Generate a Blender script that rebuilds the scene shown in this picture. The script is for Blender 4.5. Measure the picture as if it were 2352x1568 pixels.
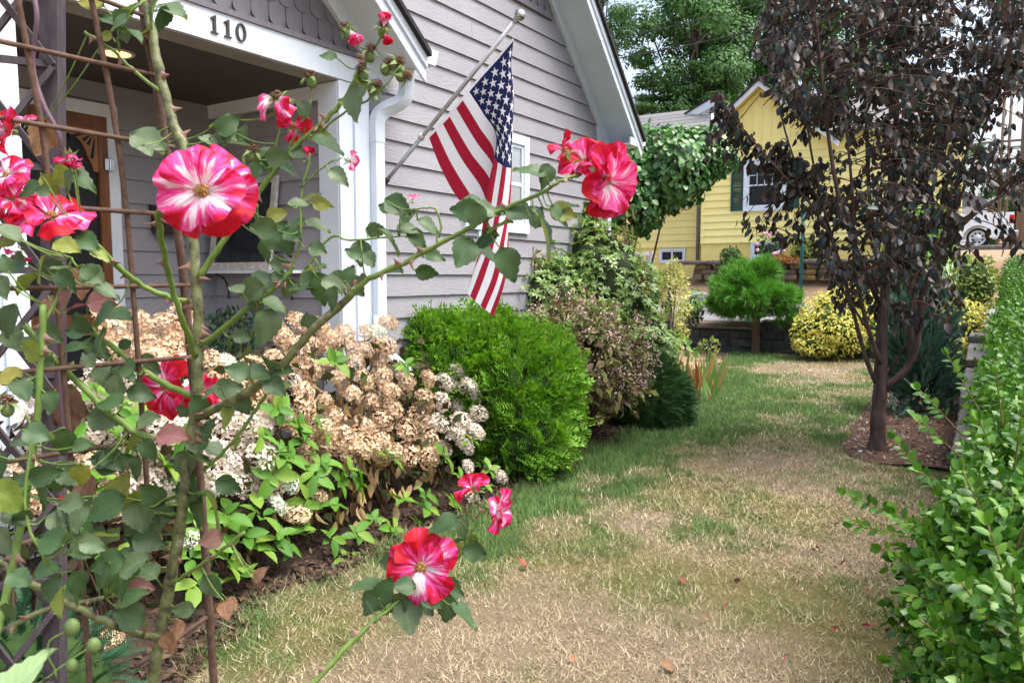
import bpy, math, random
import numpy as np
from mathutils import Matrix, Vector

# ---------------------------------------------------------------- clear
for o in list(bpy.data.objects):
    bpy.data.objects.remove(o, do_unlink=True)
scene = bpy.context.scene
COL = scene.collection

# ---------------------------------------------------------------- camera
# World x runs along the front wall of the grey house, y runs into that house, z up.
FPX, HORIZ, EYE = 1764.0, 635.0, 1.6
PIT = math.atan((784 - HORIZ) / FPX)
YAW = math.radians(32.6)
CAM = np.array([-4.586, -4.147, EYE])
FH = np.array([math.cos(YAW), math.sin(YAW), 0.0])
RT = np.array([math.sin(YAW), -math.cos(YAW), 0.0])
ZZ = np.array([0, 0, 1.0])
FW = FH * math.cos(PIT) - ZZ * math.sin(PIT)
UP = FH * math.sin(PIT) + ZZ * math.cos(PIT)
cd = bpy.data.cameras.new('camera')
cd.sensor_width = 36.0
cd.lens = 27.0
cd.clip_start = 0.05
cd.clip_end = 600
cd.dof.use_dof = True
cd.dof.focus_distance = 4.2
cd.dof.aperture_fstop = 14.0
cam = bpy.data.objects.new('camera', cd)
COL.objects.link(cam)
m = Matrix.Identity(4)
for i in range(3):
    m[i][0], m[i][1], m[i][2], m[i][3] = RT[i], UP[i], -FW[i], CAM[i]
cam.matrix_world = m
scene.camera = cam

# ---------------------------------------------------------------- sky, sun, exposure (bright overcast)
SUN_EL, SUN_AZ = math.radians(66), math.radians(-75)      # azimuth measured from +x
world = bpy.data.worlds.new('World')
scene.world = world
world.use_nodes = True
wn = world.node_tree
wn.nodes.clear()
sky = wn.nodes.new('ShaderNodeTexSky')
sky.sky_type = 'NISHITA'
sky.sun_disc = False
sky.sun_elevation = SUN_EL
sky.sun_rotation = math.pi / 2 - SUN_AZ
sky.air_density = 1.0
sky.dust_density = 6.0
sky.ozone_density = 1.0
hs = wn.nodes.new('ShaderNodeHueSaturation')
hs.inputs['Saturation'].default_value = 0.75
hs.inputs['Value'].default_value = 1.0
bg = wn.nodes.new('ShaderNodeBackground')
bg.inputs['Strength'].default_value = 0.15
wo = wn.nodes.new('ShaderNodeOutputWorld')
wn.links.new(sky.outputs['Color'], hs.inputs['Color'])
wn.links.new(hs.outputs['Color'], bg.inputs['Color'])
wn.links.new(bg.outputs['Background'], wo.inputs['Surface'])
sd = bpy.data.lights.new('sun', 'SUN')
sd.energy = 1.35
sd.angle = math.radians(40)
sd.color = (1.0, 0.985, 0.96)
sun = bpy.data.objects.new('sun', sd)
COL.objects.link(sun)
sdir = Vector((math.cos(SUN_EL) * math.cos(SUN_AZ), math.cos(SUN_EL) * math.sin(SUN_AZ), math.sin(SUN_EL)))
sun.rotation_euler = sdir.to_track_quat('Z', 'Y').to_euler()
scene.view_settings.view_transform = 'Standard'
scene.view_settings.look = 'None'
scene.view_settings.gamma = 1.0
scene.view_settings.exposure = 1.5
scene.render.engine = 'CYCLES'

# ---------------------------------------------------------------- projection helpers (photo measured at 2352 x 1568)
def ray(x, y):
    return FW + RT * (x - 1176) / FPX + UP * (784 - y) / FPX
def at(x, y, d):                       # a point on the ray, d metres ahead
    r = ray(x, y)
    return CAM + r * d / (r @ FH)
def pl(x, y, axis, val):               # ray meets an axis plane
    r = ray(x, y)
    return CAM + r * (val - CAM[axis]) / r[axis]
def gpt(x, y):
    return pl(x, y, 2, 0.0)

# ---------------------------------------------------------------- object helpers
WLOC = {}
def wl(p):
    return WLOC.get(p.name, np.zeros(3)) if p is not None else np.zeros(3)
def tag(o, label, cat, group=None):
    o['label'] = label
    o['category'] = cat
    if group:
        o['group'] = group
    return o
def thing(name, loc, label, cat, group=None):
    o = bpy.data.objects.new(name, None)
    o.empty_display_size = 0.1
    COL.objects.link(o)
    o.location = tuple(loc)
    WLOC[o.name] = np.array(loc, float)
    return tag(o, label, cat, group)
def mkmesh(name, V, F, smooth=False, mat=None, cols=None):
    V = np.asarray(V, dtype=np.float32)
    me = bpy.data.meshes.new(name)
    if isinstance(F, np.ndarray):
        n, k = F.shape
        me.vertices.add(len(V)); me.vertices.foreach_set('co', V.ravel())
        me.loops.add(n * k); me.loops.foreach_set('vertex_index', F.astype(np.int32).ravel())
        me.polygons.add(n); me.polygons.foreach_set('loop_start', np.arange(0, n * k, k, dtype=np.int32))
        me.update(calc_edges=True)
    else:
        me.from_pydata([tuple(v) for v in V], [], [tuple(int(i) for i in f) for f in F])
        me.update()
    if smooth:
        me.polygons.foreach_set('use_smooth', np.ones(len(me.polygons), dtype=bool))
    if cols is not None:
        ca = me.color_attributes.new('Col', 'FLOAT_COLOR', 'POINT')
        ca.data.foreach_set('color', np.asarray(cols, dtype=np.float32).ravel())
    if mat is not None:
        me.materials.append(mat)
    return me
def link(name, me, parent=None, mat4=None, kind=None):
    o = bpy.data.objects.new(name, me)
    COL.objects.link(o)
    if mat4 is not None:
        o.matrix_basis = mat4
    if parent is not None:
        o.parent = parent
        w = wl(parent)
        o.location = o.location - Vector(w)
    if kind:
        o['kind'] = kind
    WLOC[o.name] = np.zeros(3) if mat4 is None else np.array(mat4.translation)
    return o
def part(name, V, F, mat, parent=None, smooth=False, kind=None):
    return link(name, mkmesh(name, V, F, smooth, mat), parent, None, kind)
class MB:                              # collects shapes into one mesh
    def __init__(s):
        s.V = []; s.F = []
    def add(s, V, F):
        n = len(s.V)
        s.V.extend([tuple(v) for v in V]); s.F.extend([tuple(int(i) + n for i in f) for f in F])
        return s
    def box(s, x0, x1, y0, y1, z0, z1):
        return s.add(*boxg(x0, x1, y0, y1, z0, z1))
    def build(s, name, mat, parent=None, smooth=False, kind=None):
        return part(name, s.V, s.F, mat, parent, smooth, kind)
BF = [(0, 3, 2, 1), (4, 5, 6, 7), (0, 1, 5, 4), (1, 2, 6, 5), (2, 3, 7, 6), (3, 0, 4, 7)]
def boxg(x0, x1, y0, y1, z0, z1):
    return [(x0, y0, z0), (x1, y0, z0), (x1, y1, z0), (x0, y1, z0), (x0, y0, z1), (x1, y0, z1), (x1, y1, z1), (x0, y1, z1)], BF
def bbox(x0, x1, y0, y1, z0, z1, b=0.006):          # box with chamfered edges
    c = np.array([(x0 + x1) / 2, (y0 + y1) / 2, (z0 + z1) / 2]); h = np.array([abs(x1 - x0) / 2, abs(y1 - y0) / 2, abs(z1 - z0) / 2])
    b = min(b, h.min() * 0.45)
    V = []; idx = {}
    for sx in (-1, 1):
        for sy in (-1, 1):
            for sz in (-1, 1):
                s = np.array([sx, sy, sz])
                for a in range(3):
                    p = s * (h - b); p[a] = s[a] * h[a]
                    idx[(sx, sy, sz, a)] = len(V); V.append(c + p)
    F = []
    def g(t, a): return idx[(t[0], t[1], t[2], a)]
    for a in range(3):
        u, v = [(1, 2), (2, 0), (0, 1)][a]
        for s in (-1, 1):
            q = []
            for du, dv in ((-1, -1), (1, -1), (1, 1), (-1, 1)):
                t = [0, 0, 0]; t[a] = s; t[u] = du; t[v] = dv; q.append(g(t, a))
            F.append(q if s > 0 else q[::-1])
    for a in range(3):
        u, v = [(1, 2), (2, 0), (0, 1)][a]
        for su in (-1, 1):
            for sv in (-1, 1):
                t0 = [0, 0, 0]; t0[a] = -1; t0[u] = su; t0[v] = sv; t1 = list(t0); t1[a] = 1
                q = [g(t0, u), g(t1, u), g(t1, v), g(t0, v)]
                F.append(q if su * sv < 0 else q[::-1])
    for sx in (-1, 1):
        for sy in (-1, 1):
            for sz in (-1, 1):
                q = [idx[(sx, sy, sz, a)] for a in range(3)]
                F.append(q if sx * sy * sz > 0 else q[::-1])
    return V, F
def barg(p0, p1, a, b):                # box from p0 to p1 with half-section vectors a, b
    p0, p1, a, b = map(np.asarray, (p0, p1, a, b))
    V = [p0 - a - b, p0 + a - b, p0 + a + b, p0 - a + b, p1 - a - b, p1 + a - b, p1 + a + b, p1 - a + b]
    return V, BF
def prism(poly, y0, y1, axis=1):       # polygon of 2-D points extruded along an axis
    n = len(poly)
    def mk(p, t):
        return (p[0], t, p[1]) if axis == 1 else ((t, p[0], p[1]) if axis == 0 else (p[0], p[1], t))
    V = [mk(p, y0) for p in poly] + [mk(p, y1) for p in poly]
    F = [tuple(range(n))[::-1], tuple(range(n, 2 * n))] + [(i, (i + 1) % n, n + (i + 1) % n, n + i) for i in range(n)]
    return V, F
def smoothp(P, n=6):                   # Catmull-Rom through control points (any dimension)
    P = np.asarray(P, float)
    if len(P) < 3:
        return np.array([P[0] + (P[-1] - P[0]) * t for t in np.linspace(0, 1, n + 1)])
    Q = np.vstack([2 * P[0] - P[1], P, 2 * P[-1] - P[-2]])
    out = []
    for i in range(1, len(Q) - 2):
        a, b, c, d = Q[i - 1], Q[i], Q[i + 1], Q[i + 2]
        for k in range(n):
            t = k / n
            out.append(0.5 * (2 * b + (c - a) * t + (2 * a - 5 * b + 4 * c - d) * t * t + (3 * b - a - 3 * c + d) * t ** 3))
    out.append(P[-1])
    return np.array(out)
def tube(P, Rr, seg=6):
    P = np.asarray(P, float); n = len(P)
    Rr = np.full(n, Rr) if np.isscalar(Rr) else np.asarray(Rr, float)
    T = np.gradient(P, axis=0); T /= np.linalg.norm(T, axis=1)[:, None] + 1e-12
    ref = np.array([0, 0, 1.0]) if abs(T[0][2]) < 0.9 else np.array([1.0, 0, 0])
    N = np.cross(T[0], ref); N /= np.linalg.norm(N)
    V = []
    ang = np.arange(seg) * 2 * math.pi / seg
    for i in range(n):
        N = N - T[i] * (N @ T[i]); N /= np.linalg.norm(N) + 1e-12
        B = np.cross(T[i], N)
        V.append(P[i] + Rr[i] * (np.cos(ang)[:, None] * N + np.sin(ang)[:, None] * B))
    V = np.vstack(V)
    F = [(i * seg + j, i * seg + (j + 1) % seg, (i + 1) * seg + (j + 1) % seg, (i + 1) * seg + j) for i in range(n - 1) for j in range(seg)]
    F.append(tuple(range(seg))[::-1]); F.append(tuple(range((n - 1) * seg, n * seg)))
    return V, F
def scatter(tv, tf, M, P):             # copies of a template: M (N,3,3) columns = axes, P (N,3)
    tv = np.asarray(tv, float); tf = np.asarray(tf)
    N = len(P)
    V = np.einsum('nij,kj->nki', M, tv) + P[:, None, :]
    F = (tf[None, :, :] + (np.arange(N) * len(tv))[:, None, None]).reshape(-1, tf.shape[1])
    return V.reshape(-1, 3), F
def unit(a):
    a = np.asarray(a, float)
    return a / (np.linalg.norm(a, axis=-1, keepdims=True) + 1e-12)
def frames(D, Nn, S, roll=None):       # local y = growth direction D, local z = face normal Nn, size S
    D = unit(D); X = unit(np.cross(D, Nn)); Zc = np.cross(X, D)
    S = np.asarray(S, float)
    if S.ndim == 1:
        S = S[:, None]
    return np.stack([X * S, D * S, Zc * S], axis=2)
def mat4(D, Nn, S, P):
    M = frames(np.array([D]), np.array([Nn]), np.array([S]))[0]
    r = Matrix.Identity(4)
    for i in range(3):
        for j in range(3):
            r[i][j] = M[i][j]
        r[i][3] = P[i]
    return r
def noise2(x, y, sc, seed=0):          # smooth value noise, vectorised
    x = np.asarray(x, float) * sc + 1000.0; y = np.asarray(y, float) * sc + 1000.0
    xi = np.floor(x).astype(np.int64); yi = np.floor(y).astype(np.int64)
    fx = x - xi; fy = y - yi
    fx = fx * fx * (3 - 2 * fx); fy = fy * fy * (3 - 2 * fy)
    def h(a, b):
        t = np.sin(a * 127.1 + b * 311.7 + seed * 74.7) * 43758.5453
        return t - np.floor(t)
    return (h(xi, yi) * (1 - fx) + h(xi + 1, yi) * fx) * (1 - fy) + (h(xi, yi + 1) * (1 - fx) + h(xi + 1, yi + 1) * fx) * fy

# ---------------------------------------------------------------- materials
def nodes(name):
    mt = bpy.data.materials.new(name)
    mt.use_nodes = True
    nt = mt.node_tree
    nt.nodes.clear()
    out = nt.nodes.new('ShaderNodeOutputMaterial')
    bs = nt.nodes.new('ShaderNodeBsdfPrincipled')
    nt.links.new(bs.outputs[0], out.inputs[0])
    return mt, nt, bs, out
def rgb(c):
    return (c[0], c[1], c[2], 1.0)
def ramp(nt, stops):
    r = nt.nodes.new('ShaderNodeValToRGB')
    e = r.color_ramp.elements
    while len(e) < len(stops):
        e.new(0.5)
    for i, (p, c) in enumerate(stops):
        e[i].position = p; e[i].color = rgb(c)
    return r
def math_(nt, op, a, b=None):
    n = nt.nodes.new('ShaderNodeMath'); n.operation = op
    for i, v in enumerate((a, b)):
        if v is None: continue
        if isinstance(v, (int, float)): n.inputs[i].default_value = v
        else: nt.links.new(v, n.inputs[i])
    return n.outputs[0]
def objrand(nt):
    g = nt.nodes.new('ShaderNodeNewGeometry'); oi = nt.nodes.new('ShaderNodeObjectInfo')
    return math_(nt, 'FRACT', math_(nt, 'ADD', g.outputs['Random Per Island'], oi.outputs['Random']))
def pmat(name, c0, c1=None, rough=0.6, scale=6.0, spec=0.3, metal=0.0, bump=0.0, bscale=40.0, stretch=(1, 1, 1), perobj=0.0, detail=6, lo=0.35, hi=0.65, bdist=0.02):
    mt, nt, bs, out = nodes(name)
    c1 = c1 or tuple(x * 0.8 for x in c0)
    tc = nt.nodes.new('ShaderNodeTexCoord'); mp = nt.nodes.new('ShaderNodeMapping'); mp.inputs['Scale'].default_value = stretch
    nt.links.new(tc.outputs['Object'], mp.inputs[0])
    nz = nt.nodes.new('ShaderNodeTexNoise'); nz.inputs['Scale'].default_value = scale; nz.inputs['Detail'].default_value = detail; nz.inputs['Roughness'].default_value = 0.6
    nt.links.new(mp.outputs[0], nz.inputs['Vector'])
    r = ramp(nt, [(lo, c0), (hi, c1)])
    nt.links.new(nz.outputs['Fac'], r.inputs[0])
    col = r.outputs[0]
    if perobj:
        h = nt.nodes.new('ShaderNodeHueSaturation')
        rr = objrand(nt)
        mr = nt.nodes.new('ShaderNodeMapRange'); mr.inputs['To Min'].default_value = 1 - perobj; mr.inputs['To Max'].default_value = 1 + perobj
        nt.links.new(rr, mr.inputs[0]); nt.links.new(mr.outputs[0], h.inputs['Value']); nt.links.new(col, h.inputs['Color'])
        col = h.outputs[0]
    nt.links.new(col, bs.inputs['Base Color'])
    bs.inputs['Roughness'].default_value = rough
    bs.inputs['Specular IOR Level'].default_value = spec
    bs.inputs['Metallic'].default_value = metal
    if bump:
        n2 = nt.nodes.new('ShaderNodeTexNoise'); n2.inputs['Scale'].default_value = bscale; n2.inputs['Detail'].default_value = 5
        nt.links.new(mp.outputs[0], n2.inputs['Vector'])
        bp = nt.nodes.new('ShaderNodeBump'); bp.inputs['Strength'].default_value = bump; bp.inputs['Distance'].default_value = bdist
        nt.links.new(n2.outputs['Fac'], bp.inputs['Height']); nt.links.new(bp.outputs[0], bs.inputs['Normal'])
    return mt
def leafmat(name, stops, rough=0.5, trans=0.25, spec=0.35, back=None, tcol=1.3, noise=0.0, nscale=40):
    mt, nt, bs, out = nodes(name)
    r = ramp(nt, [(i / max(1, len(stops) - 1), c) for i, c in enumerate(stops)])
    nt.links.new(objrand(nt), r.inputs[0])
    col = r.outputs[0]
    if noise:
        tc = nt.nodes.new('ShaderNodeTexCoord')
        nz = nt.nodes.new('ShaderNodeTexNoise'); nz.inputs['Scale'].default_value = nscale; nz.inputs['Detail'].default_value = 4
        nt.links.new(tc.outputs['Object'], nz.inputs['Vector'])
        mr = nt.nodes.new('ShaderNodeMapRange'); mr.inputs['From Min'].default_value = 0.3; mr.inputs['From Max'].default_value = 0.7
        mr.inputs['To Min'].default_value = 1 - noise; mr.inputs['To Max'].default_value = 1 + noise
        h = nt.nodes.new('ShaderNodeHueSaturation')
        nt.links.new(nz.outputs['Fac'], mr.inputs[0]); nt.links.new(mr.outputs[0], h.inputs['Value']); nt.links.new(col, h.inputs['Color'])
        col = h.outputs[0]
    if back:
        g = nt.nodes.new('ShaderNodeNewGeometry'); mx = nt.nodes.new('ShaderNodeMix'); mx.data_type = 'RGBA'
        nt.links.new(g.outputs['Backfacing'], mx.inputs[0]); nt.links.new(col, mx.inputs[6]); mx.inputs[7].default_value = rgb(back)
        col = mx.outputs[2]
    nt.links.new(col, bs.inputs['Base Color'])
    bs.inputs['Roughness'].default_value = rough
    bs.inputs['Specular IOR Level'].default_value = spec
    if trans:
        tr = nt.nodes.new('ShaderNodeBsdfTranslucent'); h2 = nt.nodes.new('ShaderNodeHueSaturation'); h2.inputs['Value'].default_value = tcol; h2.inputs['Saturation'].default_value = 1.1
        nt.links.new(col, h2.inputs['Color']); nt.links.new(h2.outputs[0], tr.inputs['Color'])
        ms = nt.nodes.new('ShaderNodeMixShader'); ms.inputs[0].default_value = trans
        nt.links.new(bs.outputs[0], ms.inputs[1]); nt.links.new(tr.outputs[0], ms.inputs[2]); nt.links.new(ms.outputs[0], out.inputs[0])
    return mt
def siding_mat(name, c0, c1, bump=0.35):
    # embossed wood grain: stretched, wavy noise along the board
    mt, nt, bs, out = nodes(name)
    tc = nt.nodes.new('ShaderNodeTexCoord'); oi = nt.nodes.new('ShaderNodeObjectInfo')
    ad = nt.nodes.new('ShaderNodeVectorMath'); ad.operation = 'ADD'
    sc = nt.nodes.new('ShaderNodeVectorMath'); sc.operation = 'SCALE'; sc.inputs[0].default_value = (37, 37, 0)
    nt.links.new(oi.outputs['Random'], sc.inputs['Scale']); nt.links.new(tc.outputs['Object'], ad.inputs[0]); nt.links.new(sc.outputs[0], ad.inputs[1])
    mp = nt.nodes.new('ShaderNodeMapping'); mp.inputs['Scale'].default_value = (1.1, 1.1, 9.0)
    nt.links.new(ad.outputs[0], mp.inputs[0])
    nz = nt.nodes.new('ShaderNodeTexNoise'); nz.inputs['Scale'].default_value = 1.6; nz.inputs['Detail'].default_value = 2
    nt.links.new(mp.outputs[0], nz.inputs['Vector'])
    w = math_(nt, 'SINE', math_(nt, 'MULTIPLY', nz.outputs['Fac'], 95.0))
    r = ramp(nt, [(0.0, c0), (1.0, c1)])
    n3 = nt.nodes.new('ShaderNodeTexNoise'); n3.inputs['Scale'].default_value = 2.2; n3.inputs['Detail'].default_value = 6
    nt.links.new(tc.outputs['Object'], n3.inputs['Vector'])
    mr = nt.nodes.new('ShaderNodeMapRange'); mr.inputs['From Min'].default_value = 0.3; mr.inputs['From Max'].default_value = 0.7
    nt.links.new(n3.outputs['Fac'], mr.inputs[0]); nt.links.new(mr.outputs[0], r.inputs[0]); nt.links.new(r.outputs[0], bs.inputs['Base Color'])
    bp = nt.nodes.new('ShaderNodeBump'); bp.inputs['Strength'].default_value = bump; bp.inputs['Distance'].default_value = 0.004
    nt.links.new(w, bp.inputs['Height']); nt.links.new(bp.outputs[0], bs.inputs['Normal'])
    bs.inputs['Roughness'].default_value = 0.55; bs.inputs['Specular IOR Level'].default_value = 0.3
    return mt
def attrmat(name, rough=0.7, trans=0.3):
    mt, nt, bs, out = nodes(name)
    a = nt.nodes.new('ShaderNodeAttribute'); a.attribute_name = 'Col'
    nt.links.new(a.outputs['Color'], bs.inputs['Base Color'])
    bs.inputs['Roughness'].default_value = rough; bs.inputs['Specular IOR Level'].default_value = 0.2
    tr = nt.nodes.new('ShaderNodeBsdfTranslucent'); nt.links.new(a.outputs['Color'], tr.inputs['Color'])
    ms = nt.nodes.new('ShaderNodeMixShader'); ms.inputs[0].default_value = trans
    nt.links.new(bs.outputs[0], ms.inputs[1]); nt.links.new(tr.outputs[0], ms.inputs[2]); nt.links.new(ms.outputs[0], out.inputs[0])
    return mt
def glassmat(name, c=(0.02, 0.025, 0.03), rough=0.05):
    mt, nt, bs, out = nodes(name)
    bs.inputs['Base Color'].default_value = rgb(c); bs.inputs['Roughness'].default_value = rough; bs.inputs['Specular IOR Level'].default_value = 0.6
    return mt
def emis(name, c, s):
    mt, nt, bs, out = nodes(name)
    bs.inputs['Base Color'].default_value = rgb(c); bs.inputs['Emission Color'].default_value = rgb(c); bs.inputs['Emission Strength'].default_value = s
    return mt
M = {}
M['siding'] = siding_mat('painted_siding_grey', (0.275, 0.27, 0.295), (0.31, 0.305, 0.33), bump=0.2)
M['white'] = pmat('painted_trim_white', (0.68, 0.745, 0.82), (0.61, 0.675, 0.75), rough=0.5, scale=3, bump=0.15, bscale=60)
M['shingle'] = pmat('painted_shingle_grey', (0.17, 0.165, 0.185), (0.14, 0.135, 0.155), rough=0.6, scale=5, bump=0.2, bscale=30, stretch=(6, 6, 1), perobj=0.1)
M['roofdark'] = pmat('asphalt_roof_dark', (0.02, 0.02, 0.022), (0.035, 0.035, 0.036), rough=0.9, scale=60)
M['ceiling'] = pmat('porch_ceiling_brown', (0.075, 0.066, 0.06), (0.06, 0.053, 0.05), rough=0.6, scale=2)
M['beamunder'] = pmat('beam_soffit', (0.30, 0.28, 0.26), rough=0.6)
M['wood'] = pmat('varnished_door_wood', (0.22, 0.085, 0.03), (0.12, 0.045, 0.018), rough=0.35, scale=5, stretch=(8, 8, 0.8), bump=0.1, bscale=20)
M['woodlight'] = pmat('fretwork_wood', (0.34, 0.15, 0.06), (0.26, 0.11, 0.04), rough=0.4, scale=6, stretch=(4, 4, 1))
M['screen'] = pmat('dark_screen', (0.012, 0.012, 0.016), rough=0.5)
M['darkmetal'] = pmat('dark_iron', (0.03, 0.028, 0.028), (0.05, 0.045, 0.04), rough=0.45, metal=0.3)
M['numeral'] = pmat('bronze_numeral', (0.04, 0.036, 0.036), (0.06, 0.05, 0.045), rough=0.4)
M['brownbox'] = pmat('mailbox_brown', (0.035, 0.02, 0.018), (0.05, 0.03, 0.026), rough=0.4)
M['chrome'] = pmat('brushed_metal', (0.55, 0.56, 0.58), (0.45, 0.46, 0.48), rough=0.25, metal=1.0, scale=20)
M['pole'] = pmat('aluminium_pole', (0.50, 0.51, 0.52), (0.44, 0.45, 0.46), rough=0.35, metal=0.7, scale=10)
M['glass'] = glassmat('window_glass')
M['glasslit'] = glassmat('window_glass_bluegrey', (0.25, 0.30, 0.36), 0.08)
M['oldwhite'] = pmat('weathered_white_paint', (0.60, 0.58, 0.56), (0.38, 0.36, 0.34), rough=0.8, scale=25, bump=0.3, bscale=60)
M['rust'] = pmat('rusty_rod', (0.07, 0.038, 0.027), (0.13, 0.08, 0.058), rough=0.85, scale=60, bump=0.4, bscale=160, bdist=0.002)
M['arbor'] = pmat('dark_stained_lattice', (0.045, 0.035, 0.042), (0.075, 0.06, 0.07), rough=0.7, scale=12, stretch=(4, 4, 1))
M['yellow'] = pmat('yellow_siding', (0.87, 0.77, 0.32), (0.83, 0.72, 0.27), rough=0.5, scale=2, perobj=0.03)
M['yellowwall'] = pmat('yellow_foundation', (0.86, 0.74, 0.28), (0.80, 0.64, 0.19), rough=0.7, scale=2, bump=0.3, bscale=20)
M['shutter'] = pmat('shutter_green', (0.012, 0.075, 0.07), (0.01, 0.06, 0.055), rough=0.5)
M['greyroof'] = pmat('grey_shingle_roof', (0.19, 0.185, 0.19), (0.13, 0.13, 0.135), rough=0.9, scale=40, stretch=(1, 6, 1), perobj=0.12)
M['concrete'] = pmat('dark_split_block', (0.035, 0.035, 0.038), (0.075, 0.075, 0.078), rough=0.9, scale=9, bump=0.8, bscale=45, perobj=0.25)
M['capblock'] = pmat('weathered_cap_block', (0.22, 0.21, 0.20), (0.13, 0.12, 0.12), rough=0.95, scale=14, bump=0.7, bscale=60, perobj=0.15)
M['fieldstone'] = pmat('lichen_fieldstone', (0.13, 0.105, 0.085), (0.30, 0.20, 0.05), rough=0.9, scale=5, bump=0.7, bscale=20, perobj=0.25, lo=0.5, hi=0.62)
M['capstone'] = pmat('old_mortar_cap', (0.09, 0.085, 0.08), (0.17, 0.16, 0.15), rough=0.95, scale=9, bump=0.7, bscale=25)
M['boulder'] = pmat('grey_boulder', (0.28, 0.27, 0.26), (0.18, 0.17, 0.17), rough=0.9, scale=5, bump=0.6, bscale=18)
M['asphalt'] = pmat('driveway_asphalt', (0.20, 0.20, 0.205), (0.15, 0.15, 0.155), rough=0.95, scale=25, bump=0.2, bscale=150)
M['bark'] = pmat('plum_bark', (0.06, 0.038, 0.034), (0.14, 0.095, 0.085), rough=0.8, scale=14, stretch=(1, 1, 0.35), bump=0.9, bscale=35)
M['barkgrey'] = pmat('grey_bark', (0.09, 0.075, 0.06), (0.05, 0.04, 0.035), rough=0.9, scale=10, bump=0.5, bscale=20)
M['pinebark'] = pmat('pine_bark', (0.15, 0.095, 0.065), (0.09, 0.055, 0.04), rough=0.9, scale=16, bump=0.8, bscale=40)
M['twig'] = pmat('brown_twig', (0.10, 0.055, 0.035), (0.06, 0.035, 0.025), rough=0.8, scale=20)
M['greenstem'] = pmat('green_stem', (0.16, 0.20, 0.05), (0.10, 0.14, 0.03), rough=0.6, scale=20)

# ================================================================ SETTING
rng = np.random.RandomState(7)
def tz(u, v):                          # terrain height
    u = np.asarray(u, float); v = np.asarray(v, float)
    far = np.interp(u, [11.75, 12.2, 15.0, 15.5, 16.35, 16.6, 22, 29, 31.7, 40, 100, 260], [0.60, 0.62, 0.90, 1.02, 1.45, 1.97, 2.2, 2.62, 2.72, 3.0, 5.0, 16.0])
    wing = np.interp(u, [15.5, 16.35, 18.0, 22], [1.02, 1.40, 1.62, 2.2])
    far = np.where((v > 3.3) & (u > 15.5) & (u < 22), wing, far)
    right = np.clip((u + 4.0) / 15.7, 0, 1) * 0.6 - 0.02
    near = np.where(v < -4.25, right, 0.0)
    return np.where(u < 11.74, near, far)
gu = np.array(sorted(list(np.linspace(-40, 11.7, 30)) + [11.73, 11.76, 12.2, 13, 14, 15, 15.25, 15.5, 15.8, 16.1, 16.35, 16.4, 16.6, 17, 18, 20, 22, 25, 29, 31.7, 36, 40, 60, 100, 160, 260]))
gv = np.array(sorted(list(np.linspace(-160, -20, 8)) + list(np.linspace(-16, -5, 8)) + [-4.5, -4.27, -4.23, -3.8, -2, 0, 2, 3.25, 3.35, 5, 8, 12, 20] + list(np.linspace(40, 160, 6))))
UU, VV = np.meshgrid(gu, gv, indexing='ij')
GZ = tz(UU, VV) - 0.012
nu, nv = len(gu), len(gv)
ii = np.arange(nu * nv).reshape(nu, nv)
GF = np.stack([ii[:-1, :-1], ii[1:, :-1], ii[1:, 1:], ii[:-1, 1:]], -1).reshape(-1, 4)
M['ground'] = pmat('dry_ground', (0.30, 0.21, 0.13), (0.20, 0.14, 0.085), rough=0.95, scale=1.7, bump=0.4, bscale=30, detail=10)
o = part('ground', np.stack([UU, VV, GZ], -1).reshape(-1, 3), GF, M['ground']); o['kind'] = 'structure'

def sheet(name, u0, u1, v0, v1, nx, ny, mat, dz, edge=None, fz=None):
    us = np.linspace(u0, u1, nx); vs = np.linspace(v0, v1, ny)
    a, b = np.meshgrid(us, vs, indexing='ij')
    if edge is not None:
        a, b = edge(a, b)
    z = (tz(a, b) if fz is None else fz(a, b)) + dz
    k = np.arange(nx * ny).reshape(nx, ny)
    Fq = np.stack([k[:-1, :-1], k[1:, :-1], k[1:, 1:], k[:-1, 1:]], -1).reshape(-1, 4)
    oo = part(name, np.stack([a, b, z], -1).reshape(-1, 3), Fq, mat, smooth=True); oo['kind'] = 'structure'
    return oo
def bed_edge(u):                       # front edge of the long bed below the house
    u = np.asarray(u, float)
    return np.interp(u, [-4.5, -3.0, -2.0, -0.8, 0.2, 1.2, 2.3, 3.2, 4.5, 5.6, 7.5, 11.7], [-1.75, -1.45, -1.15, -1.12, -1.22, -1.05, -0.95, -1.05, -0.95, -0.78, -0.3, 0.6]) + 0.06 * np.sin(u * 5.1) + 0.04 * np.sin(u * 11.3)
def mulch_edge(u):                     # lawn side of the plum's bed
    u = np.asarray(u, float)
    return np.interp(u, [2.5, 2.75, 4, 6.2, 9, 11.7], [-3.3, -2.98, -2.86, -2.76, -2.7, -2.75]) + 0.03 * np.sin(u * 6.3)
def lawn_map(a, b):
    t = (b + 3.95) / (3.95 - 0.9)
    return a, -4.05 + t * (bed_edge(a) - 0.0 + 4.05)
mt, nt, bs, out = nodes('dry_lawn_thatch')
a_ = nt.nodes.new('ShaderNodeAttribute'); a_.attribute_name = 'Col'
tc = nt.nodes.new('ShaderNodeTexCoord'); nz = nt.nodes.new('ShaderNodeTexNoise'); nz.inputs['Scale'].default_value = 110; nz.inputs['Detail'].default_value = 6
nt.links.new(tc.outputs['Object'], nz.inputs['Vector'])
mr = nt.nodes.new('ShaderNodeMapRange'); mr.inputs['From Min'].default_value = 0.3; mr.inputs['From Max'].default_value = 0.7; mr.inputs['To Min'].default_value = 0.45; mr.inputs['To Max'].default_value = 1.0
nt.links.new(nz.outputs['Fac'], mr.inputs[0])
hh = nt.nodes.new('ShaderNodeHueSaturation'); nt.links.new(mr.outputs[0], hh.inputs['Value']); nt.links.new(a_.outputs['Color'], hh.inputs['Color'])
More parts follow.
